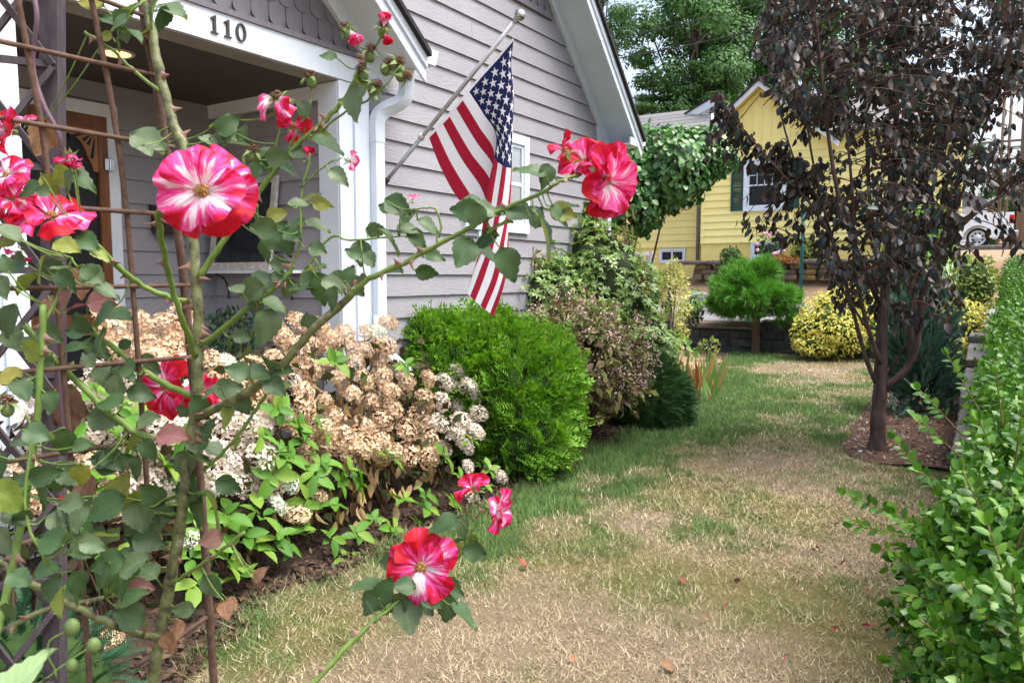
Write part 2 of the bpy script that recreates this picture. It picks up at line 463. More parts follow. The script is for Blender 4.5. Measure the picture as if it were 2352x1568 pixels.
nt.links.new(hh.outputs[0], bs.inputs['Base Color']); bs.inputs['Roughness'].default_value = 0.95; bs.inputs['Specular IOR Level'].default_value = 0.1
M['lawn'] = mt

# ---- how green the lawn is at a spot (0 straw .. 1 green), drawn from the patches one sees
def gp(x, y, rx, ry, w):
    p = gpt(x, y); return (p[0], p[1], rx, ry, w)
PATCH = [gp(1560, 960, 1.5, 0.45, 1.0), gp(1480, 1010, 1.0, 0.35, 0.95), gp(1430, 1060, 0.6, 0.35, 0.7), gp(1680, 880, 1.6, 0.5, 0.85), gp(1190, 1165, 0.5, 0.3, 1.4),
         gp(1280, 1090, 0.5, 0.22, 1.0), gp(1920, 1010, 0.28, 0.22, 1.2), gp(1700, 823, 1.2, 0.6, 1.2), gp(1800, 900, 1.3, 0.5, 0.7), gp(620, 1420, 0.4, 0.25, 0.55), gp(1080, 1250, 0.4, 0.3, 0.6),
         gp(1480, 1110, 0.5, 0.2, 0.55), gp(1650, 1200, 0.6, 0.3, 0.4), gp(1300, 1250, 0.6, 0.3, 0.35), gp(1960, 940, 0.9, 0.3, 0.5), gp(540, 1400, 0.4, 0.2, 0.5), gp(830, 1290, 0.5, 0.2, 0.6),
         gp(1850, 970, 0.8, 0.4, 0.45), gp(2100, 1250, 0.3, 0.2, 0.15)]
DRY = [gp(1900, 850, 1.5, 0.5, 0.9), gp(1780, 845, 1.3, 0.25, 0.8), gp(1750, 1100, 0.8, 0.4, 0.4)]
def green(u, v):
    g = np.zeros_like(u)
    for (a, b, rx, ry, w) in PATCH:
        g += 0.82 * w * np.exp(-(((u - a) / rx) ** 2 + ((v - b) / ry) ** 2))
    for (a, b, rx, ry, w) in DRY:
        g -= w * np.exp(-(((u - a) / rx) ** 2 + ((v - b) / ry) ** 2))
    g += 0.38 * np.clip((u - 0.6) / 2.6, 0, 1) + 0.12 * np.clip((v + 2.3) / 1.0, 0, 1)
    g += 0.75 * (noise2(u, v, 2.3, 1) - 0.5) + 0.55 * (noise2(u, v, 13.0, 3) - 0.5) + 0.5 * (noise2(u, v, 6.0, 2) - 0.5)
    return np.clip(g, 0, 1)
STRAW = np.array([0.43, 0.325, 0.195]); STRAW2 = np.array([0.56, 0.475, 0.345]); OLIVE = np.array([0.27, 0.25, 0.075]); GREEN = np.array([0.11, 0.22, 0.065]); GREEN2 = np.array([0.19, 0.29, 0.09])
def lawncol(u, v, r1, r2):
    g = green(u, v)
    k = noise2(u, v, 1.3, 5)
    c = STRAW[None] * (1 - r1[:, None]) + STRAW2[None] * r1[:, None]
    ol = np.clip((k - 0.36) * 1.8 + g * 1.4, 0, 1) * 0.75
    c = c * (1 - ol[:, None]) + OLIVE[None] * ol[:, None]
    gr = GREEN[None] * (1 - r2[:, None]) + GREEN2[None] * r2[:, None]
    gg = np.clip(g * 1.25, 0, 1) ** 1.1
    return c * (1 - gg[:, None]) + gr * gg[:, None]
us = np.linspace(-5.5, 11.68, 120); vs = np.linspace(-3.95, -0.9, 40)
a, b = np.meshgrid(us, vs, indexing='ij'); a, b = lawn_map(a, b)
k = np.arange(a.size).reshape(a.shape)
fq = np.stack([k[:-1, :-1], k[1:, :-1], k[1:, 1:], k[:-1, 1:]], -1).reshape(-1, 4)
uf, vf = a.ravel(), b.ravel()
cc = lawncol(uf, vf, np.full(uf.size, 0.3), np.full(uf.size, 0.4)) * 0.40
zz = 0.012 * (noise2(uf, vf, 1.1, 9) - 0.5)
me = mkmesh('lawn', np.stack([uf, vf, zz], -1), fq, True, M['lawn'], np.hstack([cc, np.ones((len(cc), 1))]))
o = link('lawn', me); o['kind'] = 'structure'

M['soil'] = pmat('shaded_bed_soil', (0.022, 0.015, 0.011), (0.05, 0.032, 0.023), rough=1.0, scale=14, bump=1.0, bscale=50, detail=10)  # soil colour taken darker to carry the shadow under the hydrangea
def bed_map(a, b):
    return a, bed_edge(a) - 0.10 + b * (0.35 - bed_edge(a))
sheet('planting_bed', -6.5, 11.68, 0.0, 1.0, 90, 14, M['soil'], 0.004, bed_map, lambda a, b: -0.016 + (0.35 - 0.0) * 0.12 * np.clip((b - bed_edge(a)) / 0.6, 0, 1) + 0.02 * noise2(a, b, 3.0, 4) * np.clip((b - bed_edge(a)) / 0.2, 0, 1))
def mul_map(a, b):
    return a, mulch_edge(a) + b * (-3.95 - mulch_edge(a))
M['mulch'] = pmat('bark_mulch', (0.13, 0.075, 0.05), (0.06, 0.035, 0.026), rough=1.0, scale=22, bump=1.0, bscale=60, detail=10)
sheet('mulch_bed', 2.52, 11.68, 0.0, 1.0, 60, 10, M['mulch'], 0.003, mul_map, lambda a, b: 0.010 + 0.03 * noise2(a, b, 4.0, 6) * np.clip((mulch_edge(a) - b) / 0.3, 0, 1))
sheet('driveway', 12.12, 15.05, -9, 9, 14, 20, M['asphalt'], 0.004)
sheet('street', 30.2, 38, -40, 12, 12, 20, M['asphalt'], 0.004)

# ---- grass blades
def blades(n, d0, d1, w, l0, l1, seed):
    r = np.random.RandomState(seed)
    u = r.uniform(-3.2, 11.6, n * 4); v = r.uniform(-4.0, 0.6, n * 4)
    d = (u - CAM[0]) * FH[0] + (v - CAM[1]) * FH[1]; x = (u - CAM[0]) * RT[0] + (v - CAM[1]) * RT[1]
    ok = (d > d0) & (d < d1) & (np.abs(x / d) < 0.70) & (v < bed_edge(u) - 0.02 + np.abs(0.07 * r.randn(len(u))))
    ok &= ~((u > 2.5) & (v < mulch_edge(u) - 0.02))
    u, v = u[ok][:n], v[ok][:n]; m_ = len(u)
    g = green(u, v)
    L = (l0 + (l1 - l0) * r.rand(m_)) * (0.8 + 0.6 * g) * (1 + 0.9 * r.rand(m_) * np.exp(-((v - bed_edge(u)) / 0.12) ** 2)) * (0.75 + 0.7 * noise2(u, v, 9.0, 8)); az = r.rand(m_) * 2 * math.pi
    tl = np.radians(28 + 58 * r.rand(m_) ** (0.45 + g))
    D = np.stack([np.sin(tl) * np.cos(az), np.sin(tl) * np.sin(az), np.cos(tl)], -1)
    S = np.stack([-np.sin(az + r.randn(m_) * .6), np.cos(az), np.zeros(m_)], -1) * (w * (0.6 + 0.8 * r.rand(m_)))[:, None]
    P = np.stack([u, v, np.full(m_, -0.004)], -1)
    V = np.stack([P - S, P + S, P + D * L[:, None]], 1).reshape(-1, 3)
    c = lawncol(u, v, r.rand(m_), r.rand(m_)) * ((0.40 + 0.75 * r.rand(m_)) * (0.78 + 0.44 * noise2(u, v, 7.0, 12)))[:, None]
    pale = (r.rand(m_) < 0.16) & (g < 0.6)
    c[pale] = STRAW2 * 1.25
    return V, np.repeat(c, 3, axis=0)
bl = [blades(190000, 2.5, 4.6, 0.0019, 0.022, 0.066, 1), blades(150000, 4.6, 7.5, 0.0027, 0.022, 0.06, 2), blades(90000, 7.5, 17.5, 0.0050, 0.03, 0.065, 3)]
V = np.vstack([x[0] for x in bl]); c = np.vstack([x[1] for x in bl])
M['blade'] = attrmat('grass_blades')
me = mkmesh('grass', V, np.arange(len(V)).reshape(-1, 3), False, M['blade'], np.hstack([c, np.ones((len(c), 1))]))
o = link('grass', me, None, None, 'stuff'); tag(o, 'patchy straw and green lawn grass between bed and hedge', 'grass')

# ================================================================ GREY HOUSE
gh = thing('grey_house', (0, 0, 0), 'grey clapboard house with white trim and gabled porch numbered 110', 'house')
EXP = 0.176
def board(parent, f, s0, s1, zb, h=0.192, mat=None, top0=None, top1=None, out=0.027):
    t0 = s0 if top0 is None else top0; t1 = s1 if top1 is None else top1
    V = []
    for (sb, st) in ((s0, t0), (s1, t1)):
        V += [f(sb, 0.0, zb), f(sb, out, zb), f(st, 0.007, zb + h), f(st, 0.0, zb + h)]
    F = [(0, 1, 2, 3), (7, 6, 5, 4), (0, 4, 5, 1), (1, 5, 6, 2), (2, 6, 7, 3), (3, 7, 4, 0)]
    return part('siding_board', V, F, mat or M['siding'], parent)
def zb_(u): return 3.36 - 0.95 * (u - 3.73)          # underside of the big gable's frieze
def ub_(z): return 3.73 - (z - 3.36) / 0.95
APX = 0.55
wall = MB().add(*prism([(-0.3, 0.1), (3.88, 0.1), (3.88, 3.2), (APX, zb_(APX) + 0.1), (-2.4, 3.6), (-2.4, 3.02), (-0.3, 3.02)], 0.001, 0.12)).build('front_wall', M['siding'], gh)
MB().box(3.78, 3.88, 0.12, 7.0, 0.1, 3.3).build('side_wall', M['siding'], gh)
f0 = lambda s, o_, z: (s, -o_, z)
for kx in range(-5, 19):
    z = 1.09 + EXP * kx
    if z > 4.25: break
    sl = -0.22 if z < 3.1 else -1.0
    r0 = min(3.72, ub_(z) + 0.02); r1 = min(3.72, ub_(z + 0.19) + 0.02)
    if z < 3.1 and kx % 3 == 1:
        sp = 0.9 + 1.6 * ((kx * 37) % 10) / 10
        board(wall, f0, sl, sp - 0.0015, z); board(wall, f0, sp + 0.0015, r0, z, top1=r1)
    elif z > 3.1 and kx % 3 == 0:
        sp = 1.2
        board(wall, f0, sl, sp - 0.0015, z); board(wall, f0, sp + 0.0015, r0, z, top1=r1)
    else:
        board(wall, f0, sl, r0, z, top1=r1)
ztop = 1.09 + EXP * 18 + 0.19
MB().box(-0.8, ub_(ztop) + 0.05, -0.04, -0.001, 4.27, 4.33).build('band_trim', M['shingle'], gh)
# round-tailed shingles
def shingle_mesh(w, h):
    r_ = w / 2; pts = [(-r_, h), (-r_, r_ * 0.85)]
    for t in np.linspace(math.pi, 2 * math.pi, 9):
        pts.append((r_ * math.cos(t), r_ * 0.85 + r_ * 0.85 * math.sin(t)))
    pts.append((r_, h))
    return mkmesh('shingle', *prism(pts, 0.0, 0.009), mat=M['shingle'])
SHM = shingle_mesh(0.136, 0.30)
def shingles(parent, ulo, uhi, z0, z1, y, lim):
    rows = int((z1 - z0) / 0.15)
    for r_ in range(rows):
        z = z0 + r_ * 0.15
        for q in range(int((uhi - ulo) / 0.141)):
            u = ulo + q * 0.141 + (0.07 if r_ % 2 else 0)
            if z + 0.16 > lim(u): continue
            ob = link('shingle', SHM, parent)
            ob.location = (u, y - 0.012, z + random.uniform(-.003, .003)); ob.rotation_euler = (math.radians(-2.6), random.uniform(-.012, .012), 0)
random.seed(4)
gb = MB().add(*prism([(-0.8, 4.33), (ub_(4.33) + 0.1, 4.33), (APX, zb_(APX) + 0.1), (-0.8, 5.0)], -0.006, 0.001)).build('upper_gable', M['shingle'], gh)
shingles(gb, 0.3, 2.75, 4.33, 5.6, -0.012, lambda u: zb_(u) + 0.05)
# rake of the big gable
def rake(parent, z_of, u0, u1, vw, vf, hf, mats, nm=''):
    def seg(y0, y1, zl, zh):
        return prism([(u0, z_of(u0) + zl), (u1, z_of(u1) + zl), (u1, z_of(u1) + zh), (u0, z_of(u0) + zh)], y0, y1)
    MB().add(*seg(vw - 0.05, vw - 0.002, 0.0, 0.175)).build('frieze_board', M['white'], parent)
    MB().add(*seg(vf, vw - 0.002, 0.176, 0.196)).build('soffit', M['white'], parent)
    MB().add(*seg(vf - 0.022, vf, 0.0 + hf, 0.20)).build('fascia', M['white'], parent)
    MB().add(*seg(vf - 0.04, vf - 0.022, 0.125, 0.205)).build('rake_moulding', M['white'], parent)
    return seg
sg = rake(gh, zb_, APX, 4.12, 0.0, -0.40, 0.03, None)
MB().add(*sg(-0.475, 7.0, 0.206, 0.25)).build('roof', M['roofdark'], gh)
zl_ = lambda u: zb_(APX) - 0.95 * (APX - u)
MB().add(*prism([(APX, zb_(APX) + .206), (-3.0, zl_(-3.0) + .206), (-3.0, zl_(-3.0) + .25), (APX, zb_(APX) + .25)], -0.475, 7.0)).build('roof', M['roofdark'], gh)
MB().box(3.72, 3.885, -0.03, 0.0, 0.1, 3.36).build('corner_board', M['white'], gh)
MB().box(3.80, 4.10, -0.40, 7.0, 3.13, 3.15).box(3.80, 4.10, -0.418, -0.40, 3.13, 3.215).build('eave_soffit', M['white'], gh)
gut = MB().add(*prism([(4.10, 3.16), (4.20, 3.16), (4.235, 3.27), (4.10, 3.27)], -0.43, 7.0)).build('gutter', M['white'], gh)
MB().box(3.90, 3.99, -0.09, -0.03, 0.1, 3.13).build('downspout', M['white'], gh)
# window on the big wall
M['pane'] = glassmat('pane_reflective'); 
mt, nt, bs, out = nodes('clear_pane')
tr = nt.nodes.new('ShaderNodeBsdfTransparent'); gl = nt.nodes.new('ShaderNodeBsdfGlossy'); gl.inputs['Roughness'].default_value = 0.03
ms = nt.nodes.new('ShaderNodeMixShader'); ms.inputs[0].default_value = 0.35
nt.links.new(tr.outputs[0], ms.inputs[1]); nt.links.new(gl.outputs[0], ms.inputs[2]); nt.links.new(ms.outputs[0], out.inputs[0])
M['clear'] = mt
def window(parent, f, s0, s1, z0, z1, tw=0.09, mid=True, blinds=True, sill=True, glass=None):
    def bx(a0, a1, o0, o1, b0, b1):
        Vs = [f(a, o_, b) for (a, o_, b) in ((a0, o0, b0), (a1, o0, b0), (a1, o1, b0), (a0, o1, b0), (a0, o0, b1), (a1, o0, b1), (a1, o1, b1), (a0, o1, b1))]
        return Vs, BF
    w = MB().add(*bx(s0, s0 + tw, 0, 0.05, z0, z1)).add(*bx(s1 - tw, s1, 0, 0.05, z0, z1)).add(*bx(s0 + tw, s1 - tw, 0, 0.05, z1 - tw, z1)).add(*bx(s0 + tw, s1 - tw, 0, 0.05, z0, z0 + tw)).build('window', M['white'], parent)
    a0, a1, b0, b1 = s0 + tw, s1 - tw, z0 + tw, z1 - tw
    t = 0.035
    m_ = MB().add(*bx(a0, a0 + t, 0.0, 0.035, b0, b1)).add(*bx(a1 - t, a1, 0.0, 0.035, b0, b1)).add(*bx(a0 + t, a1 - t, 0.0, 0.035, b0, b0 + t)).add(*bx(a0 + t, a1 - t, 0.0, 0.035, b1 - t, b1))
    if mid: m_.add(*bx(a0 + t, a1 - t, 0.0, 0.034, (b0 + b1) / 2 - t / 2, (b0 + b1) / 2 + t / 2))
    m_.build('sash', M['white'], w)
    MB().add(*bx(a0 + t, a1 - t, 0.0235, 0.0255, b0 + t, b1 - t)).build('pane', M['glass'] if not blinds else M['clear'], w)
    if blinds:
        MB().add(*bx(a0 + t, a1 - t, 0.0015, 0.003, b0 + t, b1 - t)).build('room_backing', M['glasslit'], w)
        z = b0 + t + 0.01
        while z < b1 - t - 0.03:
            MB().add([f(a0 + t, 0.008, z + 0.012), f(a1 - t, 0.008, z + 0.012), f(a1 - t, 0.02, z + 0.034), f(a0 + t, 0.02, z + 0.034)], [(0, 1, 2, 3)]).build('blind_slat', M['white'], w)
            z += 0.045
    return w
window(gh, lambda s, o_, z: (s, -o_ - 0.001, z), 1.05, 2.15, 2.03, 2.99)
MB().box(1.27, 1.41, -0.045, -0.001, 0.1, 2.02).build('trim_board', M['white'], gh)

# ---- porch
PX = -0.50                                            # face of the porch's right-hand wall
YB = 1.4
bw = MB().box(-3.6, -0.35, YB + 0.001, YB + 0.1, 0.1, 3.1).build('porch_back_wall', M['siding'], gh)
rw = MB().box(PX + 0.001, PX + 0.1, 0.12, YB, 0.1, 3.1).build('porch_side_wall', M['siding'], gh)
fB = lambda s, o_, z: (s, YB - o_, z)
fR = lambda s, o_, z: (PX - o_, s, z)
for kx in range(-4, 11):
    z = 1.09 + EXP * kx
    hgt = min(0.192, 2.985 - z)
    if z > 2.84:
        board(bw, fB, -3.5, PX - 0.03, z, h=hgt)
    else:
        board(bw, fB, -1.33, PX - 0.03, z, h=hgt); board(bw, fB, -3.5, -2.56, z, h=hgt)
    if z < 2.86: board(rw, fR, 0.12, YB - 0.03, z, h=min(0.192, 2.87 - z))
MB().box(PX - 0.035, PX, 0.1, YB, 2.88, 2.985).build('porch_frieze', M['white'], gh)
MB().box(PX - 0.03, PX, YB - 0.03, YB, 0.3, 2.88).build('corner_bead', M['siding'], gh)
MB().box(-3.6, PX + 0.2, 0.101, YB + 0.1, 2.987, 3.02).build('porch_ceiling', M['ceiling'], gh)
MB().box(-3.6, -0.62, -0.099, 0.1, 3.0, 3.18).build('porch_beam', M['white'], gh)
MB().box(-0.619, -0.13, -0.10, 0.1, 3.0, 3.18).build('porch_beam', M['white'], gh)
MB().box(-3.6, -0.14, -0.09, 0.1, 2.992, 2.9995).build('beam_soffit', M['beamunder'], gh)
M['slab'] = pmat('porch_slab', (0.2, 0.19, 0.18), rough=0.9)
MB().box(-3.6, -0.5, -0.1, YB, 0.02, 0.28).build('porch_floor', M['slab'], gh)
def post(u0, u1, y0, y1, z0, z1):
    p = MB().add(*bbox(u0, u1, y0, y1, z0, z1, 0.008)).build('porch_post', M['white'], gh)
    w_ = (u1 - u0)
    MB().box(u0 + 0.002, u0 + w_ * 0.42, y0 - 0.014, y0, z0, z1).box(u0 + w_ * 0.5, u1 - 0.002, y0 - 0.02, y0, z0, z1).build('batten', M['white'], p)
    return p
post(-0.545, -0.24, -0.085, 0.119, 0.1, 2.99)
post(-2.92, -2.68, -0.1, 0.1, 0.2, 2.99)
# porch gable with shingles
def zp_(u): return 3.06 - 0.8 * (u + 0.09)            # underside of the frieze
PAX = -1.85
MB().box(-3.6, -0.2, -0.115, -0.06, 3.181, 3.215).build('beam_moulding', M['shingle'], gh)
pg = MB().add(*prism([(-3.5, 3.2), (-0.22, 3.2), (PAX, zp_(PAX) + 0.15)], -0.055, 0.05)).build('porch_gable', M['shingle'], gh)
shingles(pg, -2.6, -0.2, 3.222, 4.3, -0.058, lambda u: (zp_(u) + 0.14 if u > PAX else zp_(2 * PAX - u) + 0.14))
sg = rake(gh, lambda u: zp_(u), PAX, -0.02, -0.055, -0.45, 0.03, None)
MB().add(*sg(-0.53, 0.0, 0.206, 0.245)).build('porch_roof', M['roofdark'], gh)
zq = lambda u: zp_(2 * PAX - u)
MB().add(*prism([(PAX, zq(PAX) + .206), (-3.75, zq(-3.75) + .206), (-3.75, zq(-3.75) + .245), (PAX, zq(PAX) + .245)], -0.53, 1.4)).build('porch_roof', M['roofdark'], gh)
MB().add(*prism([(-0.02, 3.17), (0.09, 3.17), (0.125, 3.28), (0.105, 3.285), (0.085, 3.20), (-0.02, 3.20)], -0.47, -0.03)).build('porch_gutter', M['white'], gh)
MB().add(*prism([(-0.02, 3.172), (0.089, 3.172), (0.124, 3.282), (-0.02, 3.282)], -0.478, -0.471)).build('gutter_end_cap', M['white'], gh)
# downspout with elbows
def flat_tube(pts, a, b, name, parent, ribs=True):
    P = smoothp(pts, 7); m_ = MB()
    T = np.gradient(P, axis=0); T = unit(T)
    prev = None; X = np.array([1.0, 0, 0])
    n = len(P); Vs = []
    sec = [(-a, -b), (-a * .4, -b * 1.12), (0, -b * 0.94), (a * .4, -b * 1.12), (a, -b), (a, b), (-a, b)]
    for i in range(n):
        x = X - T[i] * (X @ T[i]); x = unit(x); y = np.cross(T[i], x)
        for (p, q) in sec: Vs.append(P[i] + x * p + y * q)
    ns = len(sec)
    Fs = [(i * ns + j, i * ns + (j + 1) % ns, (i + 1) * ns + (j + 1) % ns, (i + 1) * ns + j) for i in range(n - 1) for j in range(ns)]
    Fs += [tuple(range(ns)), tuple(range((n - 1) * ns, n * ns))]
    return part(name, Vs, Fs, M['white'], parent)
ds = flat_tube([(0.03, -0.24, 3.17), (0.03, -0.24, 3.02), (0.0, -0.22, 2.93), (-0.13, -0.15, 2.84), (-0.185, -0.135, 2.76), (-0.19, -0.135, 2.6)], 0.05, 0.035, 'downspout', gh)
flat_tube([(-0.19, -0.133, 2.62), (-0.19, -0.133, 1.9), (-0.19, -0.133, 1.17)], 0.047, 0.034, 'downspout', gh)
flat_tube([(-0.19, -0.133, 1.20), (-0.19, -0.133, 1.1), (-0.16, -0.18, 1.0), (-0.09, -0.32, 0.85)], 0.05, 0.036, 'downspout_foot', gh)
MB().box(-0.30, -0.12, -0.178, -0.168, 1.24, 1.31).build('downspout_strap', M['white'], ds)
# house numerals 1 1 0
def digit1(u, z):
    m_ = MB(); h = 0.105; y0, y1 = -0.112, -0.1
    m_.add(*prism([(u - 0.009, z + 0.008), (u + 0.009, z + 0.008), (u + 0.009, z + h), (u + 0.003, z + h), (u - 0.026, z + h - 0.018), (u - 0.026, z + h - 0.024), (u - 0.009, z + h - 0.022)], y0, y1))
    m_.add(*prism([(u - 0.026, z), (u + 0.026, z), (u + 0.024, z + 0.0075), (u - 0.024, z + 0.0075)], y0, y1))
    return m_.build('house_numeral', M['numeral'], gh)
digit1(-1.562, 3.045); digit1(-1.468, 3.045)
Vn = []; n = 28
for i in range(n):
    t = 2 * math.pi * i / n
    Vn += [(-1.372 + 0.037 * math.cos(t), -0.112, 3.099 + 0.055 * math.sin(t)), (-1.372 + 0.021 * math.cos(t), -0.112, 3.099 + 0.048 * math.sin(t)), (-1.372 + 0.037 * math.cos(t), -0.1, 3.099 + 0.055 * math.sin(t)), (-1.372 + 0.021 * math.cos(t), -0.1, 3.099 + 0.048 * math.sin(t))]
Fn = []
for i in range(n):
    a, b = 4 * i, 4 * ((i + 1) % n)
    Fn += [(a, b, b + 1, a + 1), (a + 2, a + 3, b + 3, b + 2), (a, a + 2, b + 2, b), (a + 1, b + 1, b + 3, a + 3)]
part('house_numeral', Vn, Fn, M['numeral'], gh)
# screen door
dr = MB().box(-2.55, -2.46, YB - 0.045, YB + 0.02, 0.28, 2.83).box(-1.40, -1.32, YB - 0.045, YB + 0.02, 0.28, 2.83).box(-2.46, -1.40, YB - 0.045, YB + 0.02, 2.74, 2.83).build('door_frame', M['white'], gh)
door = MB().box(-2.455, -2.32, YB - 0.04, YB, 0.3, 2.735).box(-1.47, -1.402, YB - 0.04, YB, 0.3, 2.735).box(-2.32, -1.47, YB - 0.04, YB, 2.645, 2.735).box(-2.32, -1.47, YB - 0.04, YB, 1.18, 1.33).box(-2.32, -1.47, YB - 0.04, YB, 0.3, 0.52).build('screen_door', M['wood'], gh)
MB().box(-2.32, -1.47, YB - 0.012, YB - 0.004, 0.52, 2.645).build('door_screen', M['screen'], door)
# corner fretwork: quarter fan with slots
c0 = np.array([-1.53, 2.60]); Rf = 0.30; ZF = 2.645
for sgn, cx in ((-1, -1.47), (1, -2.32)):
    pts = [(cx, ZF), (cx + sgn * Rf, ZF), (cx + sgn * Rf, ZF - .03), (cx + sgn * (Rf - .04), ZF - .045)]
    for t in np.linspace(0.1, 0.9, 7):
        a = t * math.pi / 2
        pts.append((cx + sgn * (Rf - 0.07 - (Rf - 0.13) * math.sin(a) * 0.92), ZF - 0.05 - (Rf - 0.13) * (1 - math.cos(a)) * 0.95))
    pts += [(cx + sgn * 0.04, ZF - Rf + .04), (cx + sgn * 0.03, ZF - Rf), (cx, ZF - Rf)]
    fr = MB().add(*prism(pts, YB - 0.034, YB - 0.014)).build('fretwork_bracket', M['woodlight'], door)
    m_ = MB()
    for a in (20, 40, 60, 80):
        dx, dz = sgn * math.cos(math.radians(a)), -math.sin(math.radians(a))
        p = np.array([cx + sgn * 0.012, ZF - .012])
        q0 = p + np.array([dx, dz]) * 0.06; q1 = p + np.array([dx, dz]) * (0.12 if 30 < a < 70 else 0.20); nn = np.array([-dz, dx])
        m_.add(*prism([tuple(q0 - nn * .004), tuple(q0 + nn * .004), tuple(q1 + nn * .012), tuple(q1 - nn * .012)], YB - 0.0365, YB - 0.0345))
    m_.build('fretwork_slot', M['screen'], fr)
for zh in (2.36, 1.0):
    MB().add(*bbox(-1.435, -1.365, YB - 0.062, YB - 0.046, zh, zh + 0.085, .004)).add(*tube([(-1.40, YB - .066, zh), (-1.40, YB - .066, zh + .085)], 0.009, 8)).build('hinge', M['chrome'], door)
# recessed lamp in the porch ceiling: lit
lp = pl(267, 123, 2, 2.985)
M['lampglow'] = emis('lamp_glow', (1.0, 0.66, 0.24), 0.9)
Vd = []
for rr, zz_ in ((0.085, 2.9835), (0.105, 2.979), (0.11, 2.9865)):
    for i in range(24):
        t = 2 * math.pi * i / 24; Vd.append((lp[0] + rr * math.cos(t), lp[1] + rr * math.sin(t), zz_))
Fd = [(i + 24 * q, (i + 1) % 24 + 24 * q, (i + 1) % 24 + 24 * (q + 1), i + 24 * (q + 1)) for q in range(2) for i in range(24)]
lt = part('porch_light', Vd, Fd, M['oldwhite'], gh)
part('lens', [(lp[0] + 0.084 * math.cos(2 * math.pi * i / 24), lp[1] + 0.084 * math.sin(2 * math.pi * i / 24), 2.9805) for i in range(24)], [tuple(range(24))], M['lampglow'], lt)
ld = bpy.data.lights.new('porch_lamp', 'SPOT'); ld.energy = 8; ld.color = (1, 0.72, 0.42); ld.spot_size = math.radians(120); ld.spot_blend = 0.6; ld.shadow_soft_size = 0.08
lo = bpy.data.objects.new('porch_lamp', ld); COL.objects.link(lo); lo.location = (lp[0], lp[1], 2.97)

# ---- things on the porch
mb = thing('mailbox', (-0.94, YB - 0.03, 1.9), 'dark brown wall mailbox on grey porch siding beside the door', 'mailbox')
MB().add(*bbox(-1.08, -0.80, YB - 0.13, YB - 0.024, 1.93, 2.09, .008)).build('body', M['brownbox'], mb)
MB().add(*prism([(YB - 0.145, 2.09), (YB - 0.024, 2.10), (YB - 0.024, 2.15), (YB - 0.145, 2.105)], -1.09, -0.79, axis=0)).build('lid', M['brownbox'], mb)
for hx in (-1.03, -0.85):
    part('hook', *tube(smoothp([(hx, YB - .06, 1.93), (hx, YB - .06, 1.84), (hx, YB - .10, 1.82), (hx, YB - .12, 1.85)], 4), 0.004, 6), M['darkmetal'], mb, True)
sh = thing('wall_shelf', (PX, 0.85, 1.6), 'narrow white shelf on black brackets on the porch side wall', 'shelf')
MB().box(PX - 0.17, PX - 0.024, 0.28, 1.36, 1.625, 1.648).build('board', M['white'], sh)
for yy in (0.45, 1.2):
    part('bracket', *tube(smoothp([(PX - .03, yy, 1.42), (PX - .035, yy, 1.5), (PX - .07, yy, 1.58), (PX - .15, yy, 1.623)], 5), 0.007, 6), M['darkmetal'], sh, True)
fw = thing('old_window_frame', (PX - 0.1, 0.9, 1.65), 'weathered white window sash with dark glass leaning on the porch shelf', 'window frame')
def lean(y, o_, h): return (PX - 0.13 + 0.10 * h / 0.72 - o_, y, 1.650 + h)
for (y0, y1, h0, h1, nm) in ((0.55, 0.60, 0, 0.72, 'stile'), (1.23, 1.28, 0, 0.72, 'stile'), (0.60, 1.23, 0, 0.06, 'rail'), (0.60, 1.23, 0.67, 0.72, 'rail')):
    part(nm, [lean(y, o_, h) for h in (h0, h1) for (y, o_) in ((y0, 0), (y1, 0), (y1, 0.03), (y0, 0.03))], BF, M['oldwhite'], fw)
part('pane', [lean(0.6, 0.012, 0.06), lean(1.23, 0.012, 0.06), lean(1.23, 0.012, 0.67), lean(0.6, 0.012, 0.67)], [(0, 1, 2, 3)], M['glass'], fw)

# ---- flagpole and flag
PB = np.array([-0.09, -0.03, 2.24]); PT = np.array([-0.19, -1.37, 3.28])
fp = thing('flagpole', PB, 'slanted aluminium flagpole with silver ball, fixed to the grey wall', 'flagpole')
part('pole', *tube([PB, PT], 0.0155, 12), M['pole'], fp, True)
dP = unit(PT - PB)
def ball(c, r, nu_=14, nv_=9, sq=(1, 1, 1)):
    V = [np.array(c) + np.array([0, 0, -r * sq[2]])]; F = []
    for j in range(1, nv_):
        ph = -math.pi / 2 + math.pi * j / nv_
        for i in range(nu_):
            t = 2 * math.pi * i / nu_
            V.append(np.array(c) + r * np.array([math.cos(ph) * math.cos(t) * sq[0], math.cos(ph) * math.sin(t) * sq[1], math.sin(ph) * sq[2]]))
    V.append(np.array(c) + np.array([0, 0, r * sq[2]]))
    for i in range(nu_): F.append((0, 1 + (i + 1) % nu_, 1 + i))
    for j in range(nv_ - 2):
        for i in range(nu_):
            a = 1 + j * nu_ + i; b = 1 + j * nu_ + (i + 1) % nu_
            F.append((a, b, b + nu_, a + nu_))
    for i in range(nu_): F.append((len(V) - 1, len(V) - 1 - nu_ + i, len(V) - 1 - nu_ + (i + 1) % nu_))
    return V, F
part('finial', *ball(PT + dP * 0.035, 0.038), M['chrome'], fp, True)
part('finial_collar', *tube([PT - dP * 0.02, PT - dP * .005, PT, PT + dP * 0.01], [0.019, .019, 0.024, .012], 12), M['chrome'], fp, True)
part('wall_bracket', *tube([PB - dP * 0.02 , PB + dP * 0.16], 0.02, 12), M['darkmetal'], fp, True)
PR = PB + (PT - PB) * 0.36
part('flag_ring', *tube([PR - dP * 0.018, PR + dP * 0.018], 0.023, 12), M['oldwhite'], fp, True)
def fpt(x, y, dd):                     # a point near the pole's own depth
    return at(x, y, dd)
H0, H1 = at(1179, 86, 5.27), at(984, 312, 5.52)
